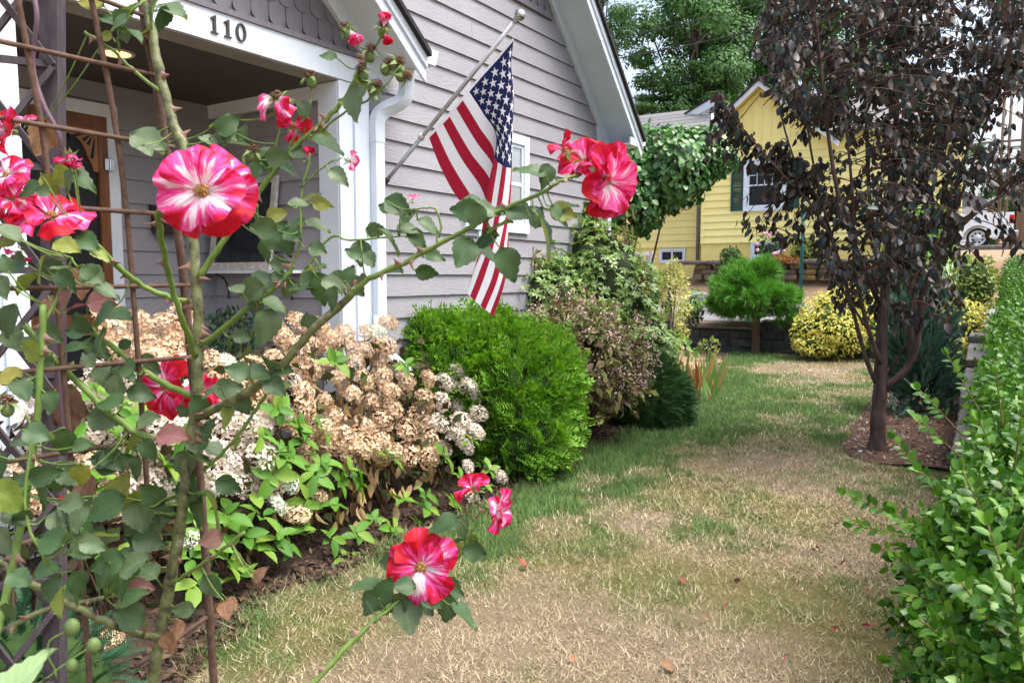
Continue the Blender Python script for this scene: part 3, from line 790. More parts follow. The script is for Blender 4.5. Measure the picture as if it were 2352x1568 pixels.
# curves of the cloth, from hoist to fly, for hoist fractions s
CV = {
 0.00: [(1180, 86, 5.27), (1168, 200, 5.36), (1152, 330, 5.42), (1162, 450, 5.38), (1168, 560, 5.28), (1160, 645, 5.25), (1133, 728, 5.25)],
 0.09: [(1163, 106, 5.28), (1178, 195, 5.30), (1167, 332, 5.36), (1170, 450, 5.30), (1164, 560, 5.24), (1152, 640, 5.22), (1124, 718, 5.22)],
 0.20: [(1141, 131, 5.31), (1175, 215, 5.27), (1176, 340, 5.27), (1172, 452, 5.25), (1153, 560, 5.21), (1136, 638, 5.21), (1108, 706, 5.21)],
 0.33: [(1115, 160, 5.34), (1148, 235, 5.29), (1163, 337, 5.24), (1151, 455, 5.22), (1131, 560, 5.20), (1110, 630, 5.20), (1088, 688, 5.20)],
 0.46: [(1090, 190, 5.38), (1122, 250, 5.34), (1147, 326, 5.28), (1132, 450, 5.24), (1112, 560, 5.22), (1090, 620, 5.22), (1071, 672, 5.22)],
 0.54: [(1075, 208, 5.40), (1110, 262, 5.37), (1140, 320, 5.31), (1118, 440, 5.27), (1104, 550, 5.27), (1092, 620, 5.27), (1078, 676, 5.27)],
 0.60: [(1063, 222, 5.41), (1104, 288, 5.38), (1136, 345, 5.36), (1124, 440, 5.32), (1112, 550, 5.30), (1104, 620, 5.30), (1094, 680, 5.30)],
 0.77: [(1029, 262, 5.46), (1080, 350, 5.43), (1126, 415, 5.42), (1126, 480, 5.40), (1122, 560, 5.36), (1118, 620, 5.36), (1108, 684, 5.36)],
 1.00: [(984, 312, 5.52), (1010, 380, 5.50), (1052, 456, 5.48), (1108, 500, 5.46), (1124, 570, 5.42), (1126, 630, 5.42), (1118, 690, 5.42)],
}
SK = sorted(CV); NT = 61
tt = np.linspace(0, 1, NT)
CU = []
for s in SK:
    W3 = np.array([at(*p) for p in CV[s]]); Q = smoothp(W3, 10)
    tk = np.linspace(0, 1, len(Q)); CU.append(np.stack([np.interp(tt, tk, Q[:, i]) for i in range(3)], -1))
CU = np.array(CU)
def S(s, t):
    s = np.atleast_1d(s); t = np.atleast_1d(t); outp = np.zeros((len(s), 3))
    # smooth interpolation over s (cubic hermite), linear over t
    fi = np.clip(t, 0, 1) * (NT - 1); i0 = np.clip(fi.astype(int), 0, NT - 2); ft = (fi - i0)[:, None]
    sk = np.array(SK); j = np.clip(np.searchsorted(sk, s, side='right') - 1, 0, len(sk) - 2)
    h = (sk[j + 1] - sk[j]); x = ((s - sk[j]) / h)[:, None]
    def c(jj):
        jj = np.clip(jj, 0, len(sk) - 1); return CU[jj, i0] * (1 - ft) + CU[jj, i0 + 1] * ft
    p0, p1 = c(j), c(j + 1); pm, pp = c(j - 1), c(j + 2)
    skm = sk[np.clip(j - 1, 0, len(sk) - 1)]; skp = sk[np.clip(j + 2, 0, len(sk) - 1)]
    m0 = (p1 - pm) / np.maximum(sk[j + 1] - skm, 1e-6)[:, None] * h[:, None]; m1 = (pp - p0) / np.maximum(skp - sk[j], 1e-6)[:, None] * h[:, None]
    return (2 * x ** 3 - 3 * x ** 2 + 1) * p0 + (x ** 3 - 2 * x ** 2 + x) * m0 + (-2 * x ** 3 + 3 * x ** 2) * p1 + (x ** 3 - x ** 2) * m1
def cloth(name, s0, s1, t0, t1, ns, nt_, mat, parent):
    a, b = np.meshgrid(np.linspace(s0, s1, ns), np.linspace(t0, t1, nt_), indexing='ij')
    V = S(a.ravel(), b.ravel()); k = np.arange(ns * nt_).reshape(ns, nt_)
    F = np.stack([k[:-1, :-1], k[1:, :-1], k[1:, 1:], k[:-1, 1:]], -1).reshape(-1, 4)
    return part(name, V, F, mat, parent, True)
def clothmat(name, c):
    return leafmat(name, [c, c], rough=0.75, trans=0.18, spec=0.2, tcol=1.0)
M['fred'] = clothmat('flag_red', (0.34, 0.012, 0.035)); M['fwhite'] = clothmat('flag_white', (0.74, 0.74, 0.78)); M['fblue'] = clothmat('flag_blue', (0.012, 0.018, 0.075))
fl = thing('flag', H0, 'red white and blue stars and stripes flag hanging from the slanted pole', 'flag')
for i in range(13):
    cloth('stripe', i / 13, (i + 1) / 13, 0.012 if i >= 7 else 0.40, 1.0, 5, 56, M['fred'] if i % 2 == 0 else M['fwhite'], fl)
ca = cloth('canton', 0, 7 / 13, 0.012, 0.40, 24, 30, M['fblue'], fl)
cloth('hoist_band', 0, 1, -0.0, 0.012, 30, 3, M['fwhite'], fl)
def star(sc, tcn):
    pts = [(sc, tcn)]
    for k_ in range(10):
        a = math.pi * k_ / 5 + 0.5; r_ = 1.22 if k_ % 2 == 0 else 0.48
        pts.append((sc + 0.0315 * r_ * math.cos(a), tcn + 0.0185 * r_ * math.sin(a)))
    p = np.array(pts)
    V = S(np.clip(p[:, 0], 0.001, 0.999), p[:, 1])
    c = V.mean(0); e1 = S(sc + .01, tcn)[0] - S(sc, tcn)[0]; e2 = S(sc, tcn + .01)[0] - S(sc, tcn)[0]
    nn = unit(np.cross(e1, e2)); nn = nn * (1 if nn @ (CAM - c) > 0 else -1)
    part('star', V + nn * 0.003, [(0, 1 + k_, 1 + (k_ + 1) % 10) for k_ in range(10)], M['fwhite'], ca)
for r_ in range(9):
    for q in range(6 if r_ % 2 == 0 else 5):
        star((r_ + 1) * 0.0538 , 0.012 + (0.0325 + 0.065 * q if r_ % 2 == 0 else 0.065 + 0.065 * q))

# ================================================================ FAR SIDE: walls, yellow house, vehicle, poles
# ---- block retaining wall at the end of the lawn
UW = 11.62
rwl = thing('retaining_wall', (UW, -0.5, 0), 'dark concrete block retaining wall at the far end of the lawn', 'wall')
rs = np.random.RandomState(3)
def block(parent, c, sx, sy, sz, mat, rx=0.006):
    V, F = bbox(-sx / 2, sx / 2, -sy / 2, sy / 2, -sz / 2, sz / 2, 0.012)
    V = np.array(V) + rs.uniform(-rx, rx, (len(V), 3)) + np.array(c)
    return part('block', V, F, mat, parent)
v_hi, v_lo = 2.6, -3.45
for cidx in range(4):
    z0 = -0.06 + cidx * 0.175
    v = v_lo + (0.22 if cidx % 2 else 0.0)
    while v < v_hi:
        L = 0.44
        if not (cidx == 3 and v > 0.1):
            block(rwl, (UW + 0.13 + cidx * 0.012, v + L / 2, z0 + 0.0865), 0.26, L - 0.006, 0.171, M['concrete'])
        v += L
v = 0.12
while v < v_hi:
    block(rwl, (UW + 0.16, v + 0.22, 0.49 + 0.03), 0.30, 0.434, 0.055, M['capblock']); v += 0.44
v = v_lo
while v < 0.05:
    block(rwl, (UW + 0.18, v + 0.22, 0.67), 0.30, 0.434, 0.05, M['capblock']); v += 0.44
# ---- stepped block wall under the hedge
hw = thing('hedge_wall', (5, -3.9, 0), 'low stepped grey block wall along the foot of the boxwood hedge', 'wall')
u = -2.6
while u < 11.5:
    top = float(np.interp(u, [-2.6, -1.3, 0.0, 1.3, 4, 8, 11.6], [0.05, 0.10, 0.25, 0.45, 0.55, 0.72, 0.80]))
    top = math.ceil(top / 0.1) * 0.1 - 0.02
    vv = float(np.interp(u, [-2.6, 1.3, 11.6], [-3.98, -3.90, -3.68]))
    zc = top
    while zc > 0.0:
        block(hw, (u + 0.2 + (0.0), vv - 0.15, zc - 0.05), 0.392, 0.30, 0.097, M['capblock'], 0.005); zc -= 0.1
    u += 0.4
# ---- dry stone wall before the yellow house
sw = thing('stone_wall', (16.25, 0.5, 1.45), 'old lichen covered stone wall with dark cap below the yellow house', 'wall')
def stone(parent, c, sx, sy, sz, mat, name='stone', n1=8, n2=6, jag=0.07):
    V, F = ball((0, 0, 0), 1.0, n1, n2)
    V = np.array(V); V = np.sign(V) * np.abs(V) ** 0.45
    V = V * (1 + rs.uniform(-jag, jag, V.shape)) * np.array([sx, sy, sz]) / 2 + np.array(c)
    return part(name, V, F, mat, parent)
for row in range(3):
    v = -3.0 + rs.uniform(0, .2)
    while v < 2.9:
        L = rs.uniform(0.22, 0.5)
        stone(sw, (16.25 + row * 0.03 + rs.uniform(-.02, .02), v + L / 2, 1.50 + row * 0.145 + 0.07), 0.30, L * 0.97, 0.148, M['fieldstone']); v += L
v = -3.0
while v < 3.05:
    L = rs.uniform(0.5, 0.9); stone(sw, (16.30, v + L / 2, 1.985), 0.46, L, 0.12, M['capstone'], 'cap_stone', 10, 6, 0.04); v += L * 0.98
for (x, y, d, s, lb) in ((1608, 692, 20.3, 0.55, 'large rounded grey boulder beside the driveway, left of the small pine'), (1580, 702, 20.2, 0.3, 'small grey boulder left of the large boulder at the driveway edge'), (1960, 668, 20, 0.6, 'flat grey boulder behind the yellow shrub'), (1905, 682, 19.6, 0.4, 'pale rubble stone behind the yellow shrub by the driveway')):
    p = at(x, y, d); ob = stone(None, p, s * 1.1, s * 1.3, s * 0.9, M['boulder'], 'boulder', 12, 9, 0.05); tag(ob, lb, 'boulder')

# ---- yellow house
yh = thing('yellow_house', (16.8, 3.2, 2.0), 'yellow clapboard house with green shutters and white gable trim', 'house')
UY, UWG = 16.8, 17.6
VC = 3.17
fY = lambda s, o_, z: (UY - o_, s, z)
fG = lambda s, o_, z: (UWG - o_, s, z)
GA, GP, GS = 1.58, 6.62, 0.86             # gable apex v, height of wall apex, pitch
def gz(v): return GP - GS * abs(v - GA)
yw = MB().add(*prism([(-3.2, 2.5), (VC, 2.5), (VC, gz(VC)), (GA, GP), (2 * GA - VC, gz(VC)), (-3.2, gz(VC))], UY + 0.001, UY + 0.15, axis=0)).build('front_wall', M['yellow'], yh)
yz = 2.53; k = 0
while yz < 5.02:
    board(yw, fY, -3.2, VC, yz, h=0.215, mat=M['yellow'], out=0.036); yz += 0.197
MB().box(UY - 0.035, UY, -3.2, VC + .02, 5.06, 5.13).build('belt_board', M['yellow'], yh)
for q in range(15):
    v = VC - 0.1 - q * 0.25
    if v > 2 * GA - VC + .05: MB().box(UY - 0.02, UY, v - 0.025, v + 0.025, 5.14, gz(v) - 0.03).build('batten', M['yellow'], yh)
MB().box(UY - 0.03, UY, VC - 0.1, VC, 2.54, 5.05).build('corner_board', M['yellow'], yh)
MB().box(UY + 0.02, UY + 0.2, -3.2, VC - 0.01, 1.9, 2.53).build('foundation', M['yellowwall'], yh)
MB().box(UY + 0.05, UWG, VC - 0.08, VC - 0.012, 1.5, gz(VC)).build('return_wall', M['yellow'], yh)
# gable roof, white fascia
for (va, vb, zf) in ((GA, VC + 0.45, lambda v: GP - GS * (v - GA)), (GA, 2 * GA - VC - 0.45, lambda v: GP - GS * (GA - v))):
    MB().add(*prism([(va, zf(va) - 0.0), (vb, zf(vb) - 0.0), (vb, zf(vb) + 0.15), (va, zf(va) + 0.15)], UY - 0.35, UY - 0.32, axis=0)).build('fascia', M['white'], yh)
    MB().add(*prism([(va, zf(va) + 0.08), (vb, zf(vb) + 0.08), (vb, zf(vb) + 0.15), (va, zf(va) + 0.15)], UY - 0.32, UY + 6, axis=0)).build('soffit', M['yellow'], yh)
    MB().add(*prism([(va, zf(va) + 0.151), (vb, zf(vb) + 0.151), (vb, zf(vb) + 0.21), (va, zf(va) + 0.21)], UY - 0.40, UY + 6, axis=0)).build('roof', M['roofdark'], yh)
MB().add(*prism([(UY - 0.3, gz(VC) - 0.02), (UY + 3.5, 7.0), (UY + 3.5, 7.06), (UY - 0.35, gz(VC) + 0.04)], -3.5, 2 * GA - VC - .2)).build('roof', M['greyroof'], yh)
# window, shutters
w = window(yh, lambda s, o_, z: (UY - 0.025 - o_, s, z), 0.86, 1.98, 3.37, 4.75, tw=0.12, blinds=False)
for q in range(1, 4):
    v = 0.86 + 0.155 + q * (1.12 - 0.31) / 4
    MB().box(UY - 0.056, UY - 0.052, v - 0.008, v + 0.008, 4.08, 4.59).build('muntin', M['white'], w)
MB().box(UY - 0.0565, UY - 0.0522, 1.015, 1.825, 4.32, 4.336).build('muntin', M['white'], w)
for (v0, v1) in ((2.0, 2.33), (0.51, 0.84)):
    s_ = MB().box(UY - 0.06, UY - 0.026, v0, v0 + 0.045, 3.40, 4.72).box(UY - 0.06, UY - 0.026, v1 - 0.045, v1, 3.40, 4.72).box(UY - 0.06, UY - 0.026, v0 + .045, v1 - .045, 3.40, 3.47).box(UY - 0.06, UY - 0.026, v0 + .045, v1 - .045, 4.64, 4.72).box(UY - 0.06, UY - 0.026, v0 + .045, v1 - .045, 4.0, 4.06).build('shutter', M['shutter'], yh)
    for z in np.arange(3.48, 4.63, 0.036):
        if 3.97 < z < 4.06: continue
        MB().add([(UY - 0.03, v0 + .045, z + .03), (UY - .03, v1 - .045, z + .03), (UY - .056, v1 - .045, z), (UY - .056, v0 + .045, z)], [(0, 1, 2, 3)]).build('louver', M['shutter'], s_)
window(yh, lambda s, o_, z: (UY + 0.02 - o_, s, z), 0.93, 1.76, 2.09, 2.54, tw=0.07, mid=False, blinds=False)
# left wing
ww = MB().box(UWG + 0.001, UWG + 0.15, VC + .01, 9.0, 2.45, 5.0).build('wing_wall', M['yellow'], yh)
yz = 2.47
while yz < 4.8:
    board(ww, fG, VC + 0.0, 9.0, yz, h=0.215, mat=M['yellow'], out=0.036); yz += 0.197
MB().box(UWG + 0.02, UWG + 0.2, VC, 9.0, 1.4, 2.47).build('foundation', M['yellowwall'], yh)
MB().add(*prism([(UWG - 0.75, 4.52), (UWG + 2.6, 6.95), (UWG + 2.6, 7.01), (UWG - 0.80, 4.58)], VC - 1.2, 9.4)).build('wing_roof', M['greyroof'], yh)
for q in range(17):                                     # shingle courses on the wing roof
    t0 = q / 17; a = UWG - 0.80 + 3.4 * t0; z = 4.585 + 2.43 * t0
    MB().add(*prism([(a, z), (a + 0.23, z + 0.165), (a + 0.23, z + 0.174), (a, z + 0.02)], VC - 1.19, 9.39)).build('shingle_course', M['greyroof'], yh)
MB().box(UWG - 0.83, UWG - 0.80, VC - 0.5, 9.4, 4.47, 4.60).build('wing_fascia', M['white'], yh)
MB().box(UWG - 0.80, UWG, VC - 0.01, 9.3, 4.49, 4.51).build('wing_soffit', M['yellow'], yh)
window(yh, lambda s, o_, z: (UWG + 0.02 - o_, s, z), 3.90, 4.73, 2.0, 2.43, tw=0.06, mid=False, blinds=False)
MB().box(UWG - 0.03, UWG - 0.012, 4.29, 4.34, 2.05, 2.38).build('window_bar', M['white'], yh)
window(yh, lambda s, o_, z: (UWG - 0.025 - o_, s, z), 3.82, 4.8, 3.62, 4.6, tw=0.09, blinds=False)
part('drain_pipe', *tube([(UWG - 0.1, 3.50, 4.5), (UWG - 0.1, 3.50, 1.9)], 0.055, 10), M['capblock'], yh, True)
part('drain_foot', *tube([(UWG - 0.1, 3.50, 1.92), (UWG - 0.1, 3.50, 1.72), (UWG - .12, 3.52, 1.6)], [0.075, 0.075, .1], 10), M['darkmetal'], yh, True)
p = at(1634, 290, 23); part('vent_pipe', *tube([p - ZZ * 1.0, p + ZZ * 0.35], 0.075, 10), M['chrome'], yh, True)
# higher cream gable behind
pA, pB = at(1572, 274, 25.6), at(1652, 226, 24.6)
part('rear_rake', *barg(pA, pB, np.array([0.02, 0, 0.0]), np.array([0, 0.0, 0.13])), M['white'], yh)
part('rear_roof', *barg(pA + ZZ * 0.16 + np.array([.3, 0, 0]), pB + ZZ * 0.16 + np.array([.3, 0, 0]), np.array([.35, 0, 0.0]), np.array([0, 0.0, 0.03])), M['roofdark'], yh)
part('rear_wall', [pA - ZZ * .1, pB - ZZ * .1, pB - ZZ * 3, pA - ZZ * 3, pA + np.array([.3, 0, -.1]), pB + np.array([.3, 0, -.1]), pB + np.array([.3, 0, -3]), pA + np.array([.3, 0, -3])], BF, M['oldwhite'], yh)
# wooden gate/fence by the wing
gt = thing('wooden_gate', at(1430, 640, 19.5), 'weathered grey wooden gate against the yellow foundation', 'gate')
for q in range(8):
    p = at(1396 + q * 13, 620, 19.5); MB().box(p[0], p[0] + .02, p[1] - .045, p[1] + .045, 1.45, 2.12).build('slat', M['oldwhite'], gt)
p0, p1 = at(1390, 580, 19.45), at(1492, 580, 19.45)
part('rail', *barg(p0 + ZZ * -.02, p1 + ZZ * -.02, (0.02, 0, 0), (0, 0, 0.04)), M['oldwhite'], gt)
p = at(1496, 600, 19.45); MB().box(p[0] - .05, p[0] + .05, p[1] - .05, p[1] + .05, 1.4, 2.25).build('post', M['oldwhite'], gt)

# ---- teal post by the small pine
pp = at(1840, 640, 18.6)
M['teal'] = pmat('teal_paint', (0.02, 0.13, 0.12), (0.015, 0.10, 0.10), rough=0.4)
tp = thing('green_post', (pp[0], pp[1], float(tz(pp[0], pp[1]))), 'thin teal green metal post standing right of the small pine', 'post')
part('shaft', *tube([(pp[0], pp[1], 0.9), (pp[0], pp[1], 3.9)], 0.04, 8), M['teal'], tp, True)
part('cap', *ball((pp[0], pp[1], 3.92), 0.055, 8, 6), M['teal'], tp, True)

# ---- white pickup parked in the street
tk = thing('pickup_truck', (31.6, -2.0, 2.73), 'white pickup truck parked beyond the hedge at the far right', 'truck')
M['carwhite'] = pmat('white_car_paint', (0.80, 0.82, 0.84), (0.78, 0.80, 0.82), rough=0.2, spec=0.6)
M['tyre'] = pmat('tyre_rubber', (0.015, 0.015, 0.016), rough=0.9)
M['rim'] = pmat('alloy_rim', (0.62, 0.63, 0.65), (0.5, 0.51, 0.53), rough=0.3, metal=0.6)
M['tail'] = pmat('tail_lamp_red', (0.55, 0.02, 0.02), rough=0.2)
TZ = 2.74; RWV = -3.15; FWV = RWV + 3.65; REAR = -4.35; FRONT = FWV + 1.0
def arch(cv, r, n=9):
    return [(cv + r * math.cos(t), TZ + 0.40 + r * math.sin(t)) for t in np.linspace(math.pi * 0.0, math.pi, n)]
low = TZ + 0.46
prof = [(REAR, low)] + [(REAR, TZ + 1.38), (RWV + 1.25, TZ + 1.40), (RWV + 1.3, TZ + 1.40), (FRONT - 1.1, TZ + 1.36), (FRONT - 0.1, TZ + 1.22), (FRONT, TZ + 0.9), (FRONT, low)]
prof += arch(FWV, 0.5)[0:] + arch(RWV, 0.5)[0:]
# polygon goes REAR up over and back along the sill (decreasing v)
MB().add(*prism(prof, 31.55, 33.45, axis=0)).build('body', M['carwhite'], tk)
cab = MB().add(*prism([(RWV + 1.3, TZ + 1.40), (RWV + 1.45, TZ + 1.95), (RWV + 3.0, TZ + 1.95), (RWV + 3.75, TZ + 1.37)], 31.68, 33.32, axis=0)).build('cab', M['carwhite'], tk)
MB().add(*prism([(RWV + 1.5, TZ + 1.45), (RWV + 1.6, TZ + 1.86), (RWV + 2.15, TZ + 1.86), (RWV + 2.15, TZ + 1.45)], 31.672, 31.679, axis=0)).add(*prism([(RWV + 2.25, TZ + 1.45), (RWV + 2.25, TZ + 1.86), (RWV + 2.95, TZ + 1.86), (RWV + 3.5, TZ + 1.45)], 31.672, 31.679, axis=0)).build('side_window', M['glass'], cab)
MB().add(*bbox(31.545, 31.62, REAR - 0.01, REAR + 0.17, TZ + 0.92, TZ + 1.28, .02)).build('tail_lamp', M['tail'], tk)
MB().add(*bbox(31.6, 33.4, REAR - 0.16, REAR + 0.02, TZ + 0.48, TZ + 0.66, .03)).build('rear_bumper', M['chrome'], tk)
for wv in (RWV, FWV):
    for uu in (31.57, 33.2):
        prof_ = [(0.10, 0), (0.25, 0.0), (0.30, 0.02), (0.385, 0.03), (0.40, 0.06), (0.40, 0.2), (0.38, 0.24), (0.24, 0.24)]
        Vv = []; n = 24
        for (r_, x_) in prof_[2:]:
            for i in range(n):
                t = 2 * math.pi * i / n; Vv.append((uu + x_, wv + r_ * math.cos(t), TZ + 0.40 + r_ * math.sin(t)))
        Ff = [(j * n + i, j * n + (i + 1) % n, (j + 1) * n + (i + 1) % n, (j + 1) * n + i) for j in range(len(prof_) - 3) for i in range(n)]
        wh = part('wheel', Vv, Ff, M['tyre'], tk, True)
        Vr = []
        for (r_, x_) in ((0.295, 0.015), (0.275, 0.015), (0.25, 0.05), (0.11, 0.03), (0.09, 0.0), (0.0, 0.0)):
            for i in range(n):
                t = 2 * math.pi * i / n; Vr.append((uu + x_, wv + r_ * math.cos(t), TZ + 0.40 + r_ * math.sin(t)))
        Fr = [(j * n + i, j * n + (i + 1) % n, (j + 1) * n + (i + 1) % n, (j + 1) * n + i) for j in range(5) for i in range(n)]
        part('rim', Vr, Fr, M['rim'], wh, True)
        for i in range(8):
            t = 2 * math.pi * (i + .5) / 8
            c_ = (uu + 0.036, wv + 0.185 * math.cos(t), TZ + 0.40 + 0.185 * math.sin(t))
            part('rim_slot', *ball(c_, 0.04, 8, 5, (0.3, 1, 1)), M['tyre'], wh, True)
# far white shed and low kerb wall
sh_ = thing('white_garage', at(2095, 575, 40), 'small white garage with window panes glimpsed through the purple tree', 'garage')
p = at(2095, 560, 40)
MB().box(p[0], p[0] + 5, p[1] - 3.2, p[1] + 3.0, 2.6, 5.2).build('wall', M['carwhite'], sh_)
for q in range(4):
    MB().box(p[0] - .03, p[0] - .002, p[1] - 1.3 + q * .7, p[1] - .8 + q * .7, 4.1, 4.6).build('pane', M['glass'], sh_)
MB().add(*prism([(p[1] - 3.6, 5.1), (p[1], 7.0), (p[1] + 3.4, 5.1)], p[0] - .3, p[0] + 5.3, axis=0)).build('roof', M['greyroof'], sh_)
kb = MB().add(*bbox(28.0, 28.35, -9, 1, 2.2, 2.72, .03)).build('low_wall', M['capstone']); tag(kb, 'low dark wall edging the street below the white truck', 'wall')

# ---- utility poles and wires
M['polewood'] = pmat('utility_pole_wood', (0.20, 0.15, 0.115), (0.13, 0.095, 0.07), rough=0.9, scale=8, stretch=(6, 6, 0.3))
def upole(x, d, r, h, lb, arms=()):
    p = at(x, 560, d); z0 = float(tz(p[0], p[1])) - 0.2
    t = thing('utility_pole', (p[0], p[1], z0), lb, 'utility pole')
    part('shaft', *tube([(p[0], p[1], z0), (p[0], p[1], z0 + h)], [r, r * 0.75], 10), M['polewood'], t, True)
    for za in arms:
        part('crossarm', *barg((p[0], p[1] - 1.6, z0 + za), (p[0], p[1] + 1.6, z0 + za), (0.05, 0, 0), (0, 0, 0.07)), M['polewood'], t)
upole(2341, 40, 0.19, 13, 'thick brown utility pole at the right edge of the view', (9.5,))
upole(2306, 52, 0.11, 12, 'thin dark utility pole left of the thick one', (7.2,))
upole(2290, 70, 0.16, 15, 'pale distant utility pole farthest left of the three', (9.0, 8.0))
M['wire'] = pmat('black_wire', (0.02, 0.02, 0.022), rough=0.6)
def wire(pts, lb, r=0.016):
    P = smoothp([at(*p) for p in pts], 8); ob = part('power_line', *tube(P, r, 5), M['wire'], None, True); tag(ob, lb, 'power line', 'overhead lines')
wire([(1250, 118, 34), (1405, 92, 33), (1580, 52, 32), (1760, 6, 31), (2000, -60, 30)], 'upper single black overhead line crossing the big green trees', 0.02)
wire([(1250, 166, 34), (1410, 137, 33), (1580, 105, 32), (1760, 62, 31), (2000, -8, 30)], 'lower thick black overhead line crossing the big green trees', 0.024)
wire([(1250, 164, 34.5), (1410, 136, 33.5), (1600, 90, 32.5), (1760, 44, 31.5), (2000, -25, 30.5)], 'thin overhead line just above the lower thick one', 0.009)
for (y0, y1, lb) in ((345, 352, 'upper pale line near the utility poles at far right'), (372, 362, 'lower pale line near the utility poles at far right')):
    wire([(2220, y0 + 6, 60), (2300, y0, 52), (2420, y1 - 20, 42)], lb, 0.03)

# ================================================================ PLANTS
def T5(w=0.32, fold=0.10, droop=0.12):      # folded leaf, 4 triangles
    return np.array([(0, 0, 0), (-w, 0.48, fold), (w, 0.48, fold), (0, 0.5, 0), (0, 1, -droop)]), np.array([(0, 3, 1), (0, 2, 3), (1, 3, 4), (3, 2, 4)])
def T12(w=0.36, fold=0.08, droop=0.18, tip=0.28):      # rounder leaf, 12 triangles
    ys = [0.22, 0.52, 0.80]; ws = [w * 0.78, w, w * 0.62]
    V = [(0, 0, 0)]
    for y, x in zip(ys, ws):
        z = -droop * y * y
        V += [(-x, y, z + fold * x / w), (0, y, z), (x, y, z + fold * x / w)]
    V.append((0, 1, -droop))
    F = [(0, 2, 1), (0, 3, 2)]
    for q in (0, 1):
        a = 1 + q * 3
        F += [(a, a + 1, a + 4), (a, a + 4, a + 3), (a + 1, a + 2, a + 5), (a + 1, a + 5, a + 4)]
    F += [(7, 8, 10), (8, 9, 10)]
    return np.array(V), np.array(F)
def T2(w=0.35):
    return np.array([(0, 0, 0), (-w, 0.5, 0.08), (0, 1, -0.05), (w, 0.5, 0.08)]), np.array([(0, 1, 2), (0, 2, 3)])
def foliage(parent, name, tpl, Ms, P, mat, indiv=0, iname='leaf', smooth=True):
    tv, tf = tpl
    order = np.arange(len(P))
    if indiv:
        dist = np.linalg.norm(P - CAM[None], axis=1)
        size = np.linalg.norm(Ms[:, :, 1], axis=1) / dist
        q = (P - CAM[None]); dd = q @ FW; inx = (np.abs(q @ RT / dd) < 0.69) & (np.abs(q @ UP / dd) < 0.47)
        order = np.argsort(-(size * inx))
        me_ = mkmesh(iname, tv, tf, smooth, mat)
        for i in order[:indiv]:
            r = Matrix.Identity(4)
            for a in range(3):
                for b in range(3): r[a][b] = Ms[i][a][b]
                r[a][3] = P[i][a]
            link(iname, me_, parent, r)
        order = order[indiv:]
    if len(order):
        V, F = scatter(tv, tf, Ms[order], P[order])
        return part(name, V, F, mat, parent, smooth, 'stuff')
def shell(c, r, n, seed, lump=0.18, inner=0.75, zmin=None, ls=2.2):
    rr = np.random.RandomState(seed)
    D = unit(rr.randn(n, 3)); c = np.array(c); r = np.array(r)
    a = np.arctan2(D[:, 1], D[:, 0]) * 1.0; h = D[:, 2]
    lm = 1 + lump * 2 * (noise2(a * ls + 7, h * ls * 1.4, 1.0, seed) - 0.5)
    k = (inner + (1 - inner) * rr.rand(n) ** 0.5) * lm
    P = c + D * r * k[:, None]; N = unit(D / r)
    if zmin is not None:
        ok = P[:, 2] > zmin; P, N = P[ok], N[ok]
    return P, N, rr
def core(parent, c, r, mat, name='shade_core', seed=0, lump=0.1):  # solid filler that blocks see-through, its dark colour standing for shade between leaves
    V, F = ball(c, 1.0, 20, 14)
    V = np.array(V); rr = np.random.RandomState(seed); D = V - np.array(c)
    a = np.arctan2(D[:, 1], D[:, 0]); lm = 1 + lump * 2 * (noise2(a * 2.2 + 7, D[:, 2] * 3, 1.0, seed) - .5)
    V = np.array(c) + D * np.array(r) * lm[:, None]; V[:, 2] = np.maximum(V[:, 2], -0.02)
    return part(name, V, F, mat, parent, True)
def stems(parent, base, tips, r0, mat, name='stems', seg=5, sag=0.15, seed=1):
    m_ = MB(); rr = np.random.RandomState(seed)
    for t in tips:
        b = np.array(base) + np.array([rr.uniform(-.08, .08), rr.uniform(-.08, .08), 0]); mid = (b + t) / 2 + np.array([rr.uniform(-.1, .1), rr.uniform(-.1, .1), sag * rr.rand()])
        P = smoothp([b, mid, t], 4); m_.add(*tube(P, np.linspace(r0, r0 * 0.35, len(P)), seg))
    return m_.build(name, mat, parent, True)
def ground_of(p): return (p[0], p[1], 0.0)

# ---- bright green globe arborvitae
M['thuja'] = leafmat('arborvitae_spray', [(0.06, 0.16, 0.015), (0.11, 0.27, 0.02), (0.21, 0.41, 0.045), (0.08, 0.22, 0.02), (0.30, 0.43, 0.08)], rough=0.6, trans=0.25, spec=0.2)
M['thujacore'] = pmat('arborvitae_core_shade', (0.02, 0.05, 0.01), (0.035, 0.07, 0.015), rough=0.9, scale=20)  # dark green of the filler cores, inner shade put into the colour
def frond(n=7, L=1.0):
    V = []; F = []
    def lf(p, d, w, l):
        d = unit(np.array(d)); s = np.array([-d[1], d[0], 0]) * w; k_ = len(V); p = np.array(p)
        V.extend([p - s * .4, p + d * l * .5 - s, p + d * l, p + d * l * .5 + s, p + s * .4][:5]); F.extend([(k_, k_ + 1, k_ + 2), (k_, k_ + 2, k_ + 3)])
    for i in range(n):
        y = L * i / n
        z = -0.25 * y * y
        for s in (-1, 1):
            lf((0, y, z), (s * 0.75, 0.65, -0.12), 0.045, 0.42 * (1 - 0.6 * i / n))
            if i < n - 2: lf((s * 0.16, y + 0.13, z - .03), (s * 0.3, 0.95, 0.05), 0.035, 0.25)
    lf((0, L * 0.8, -0.2), (0, 1, -0.2), 0.05, 0.25)
    return np.array(V), np.array(F)
tc_ = at(1133, 905, 6.45)
tj = thing('globe_arborvitae', ground_of(tc_), 'bright green rounded evergreen shrub below the flag', 'shrub')
tP, tD, tN = [], [], []
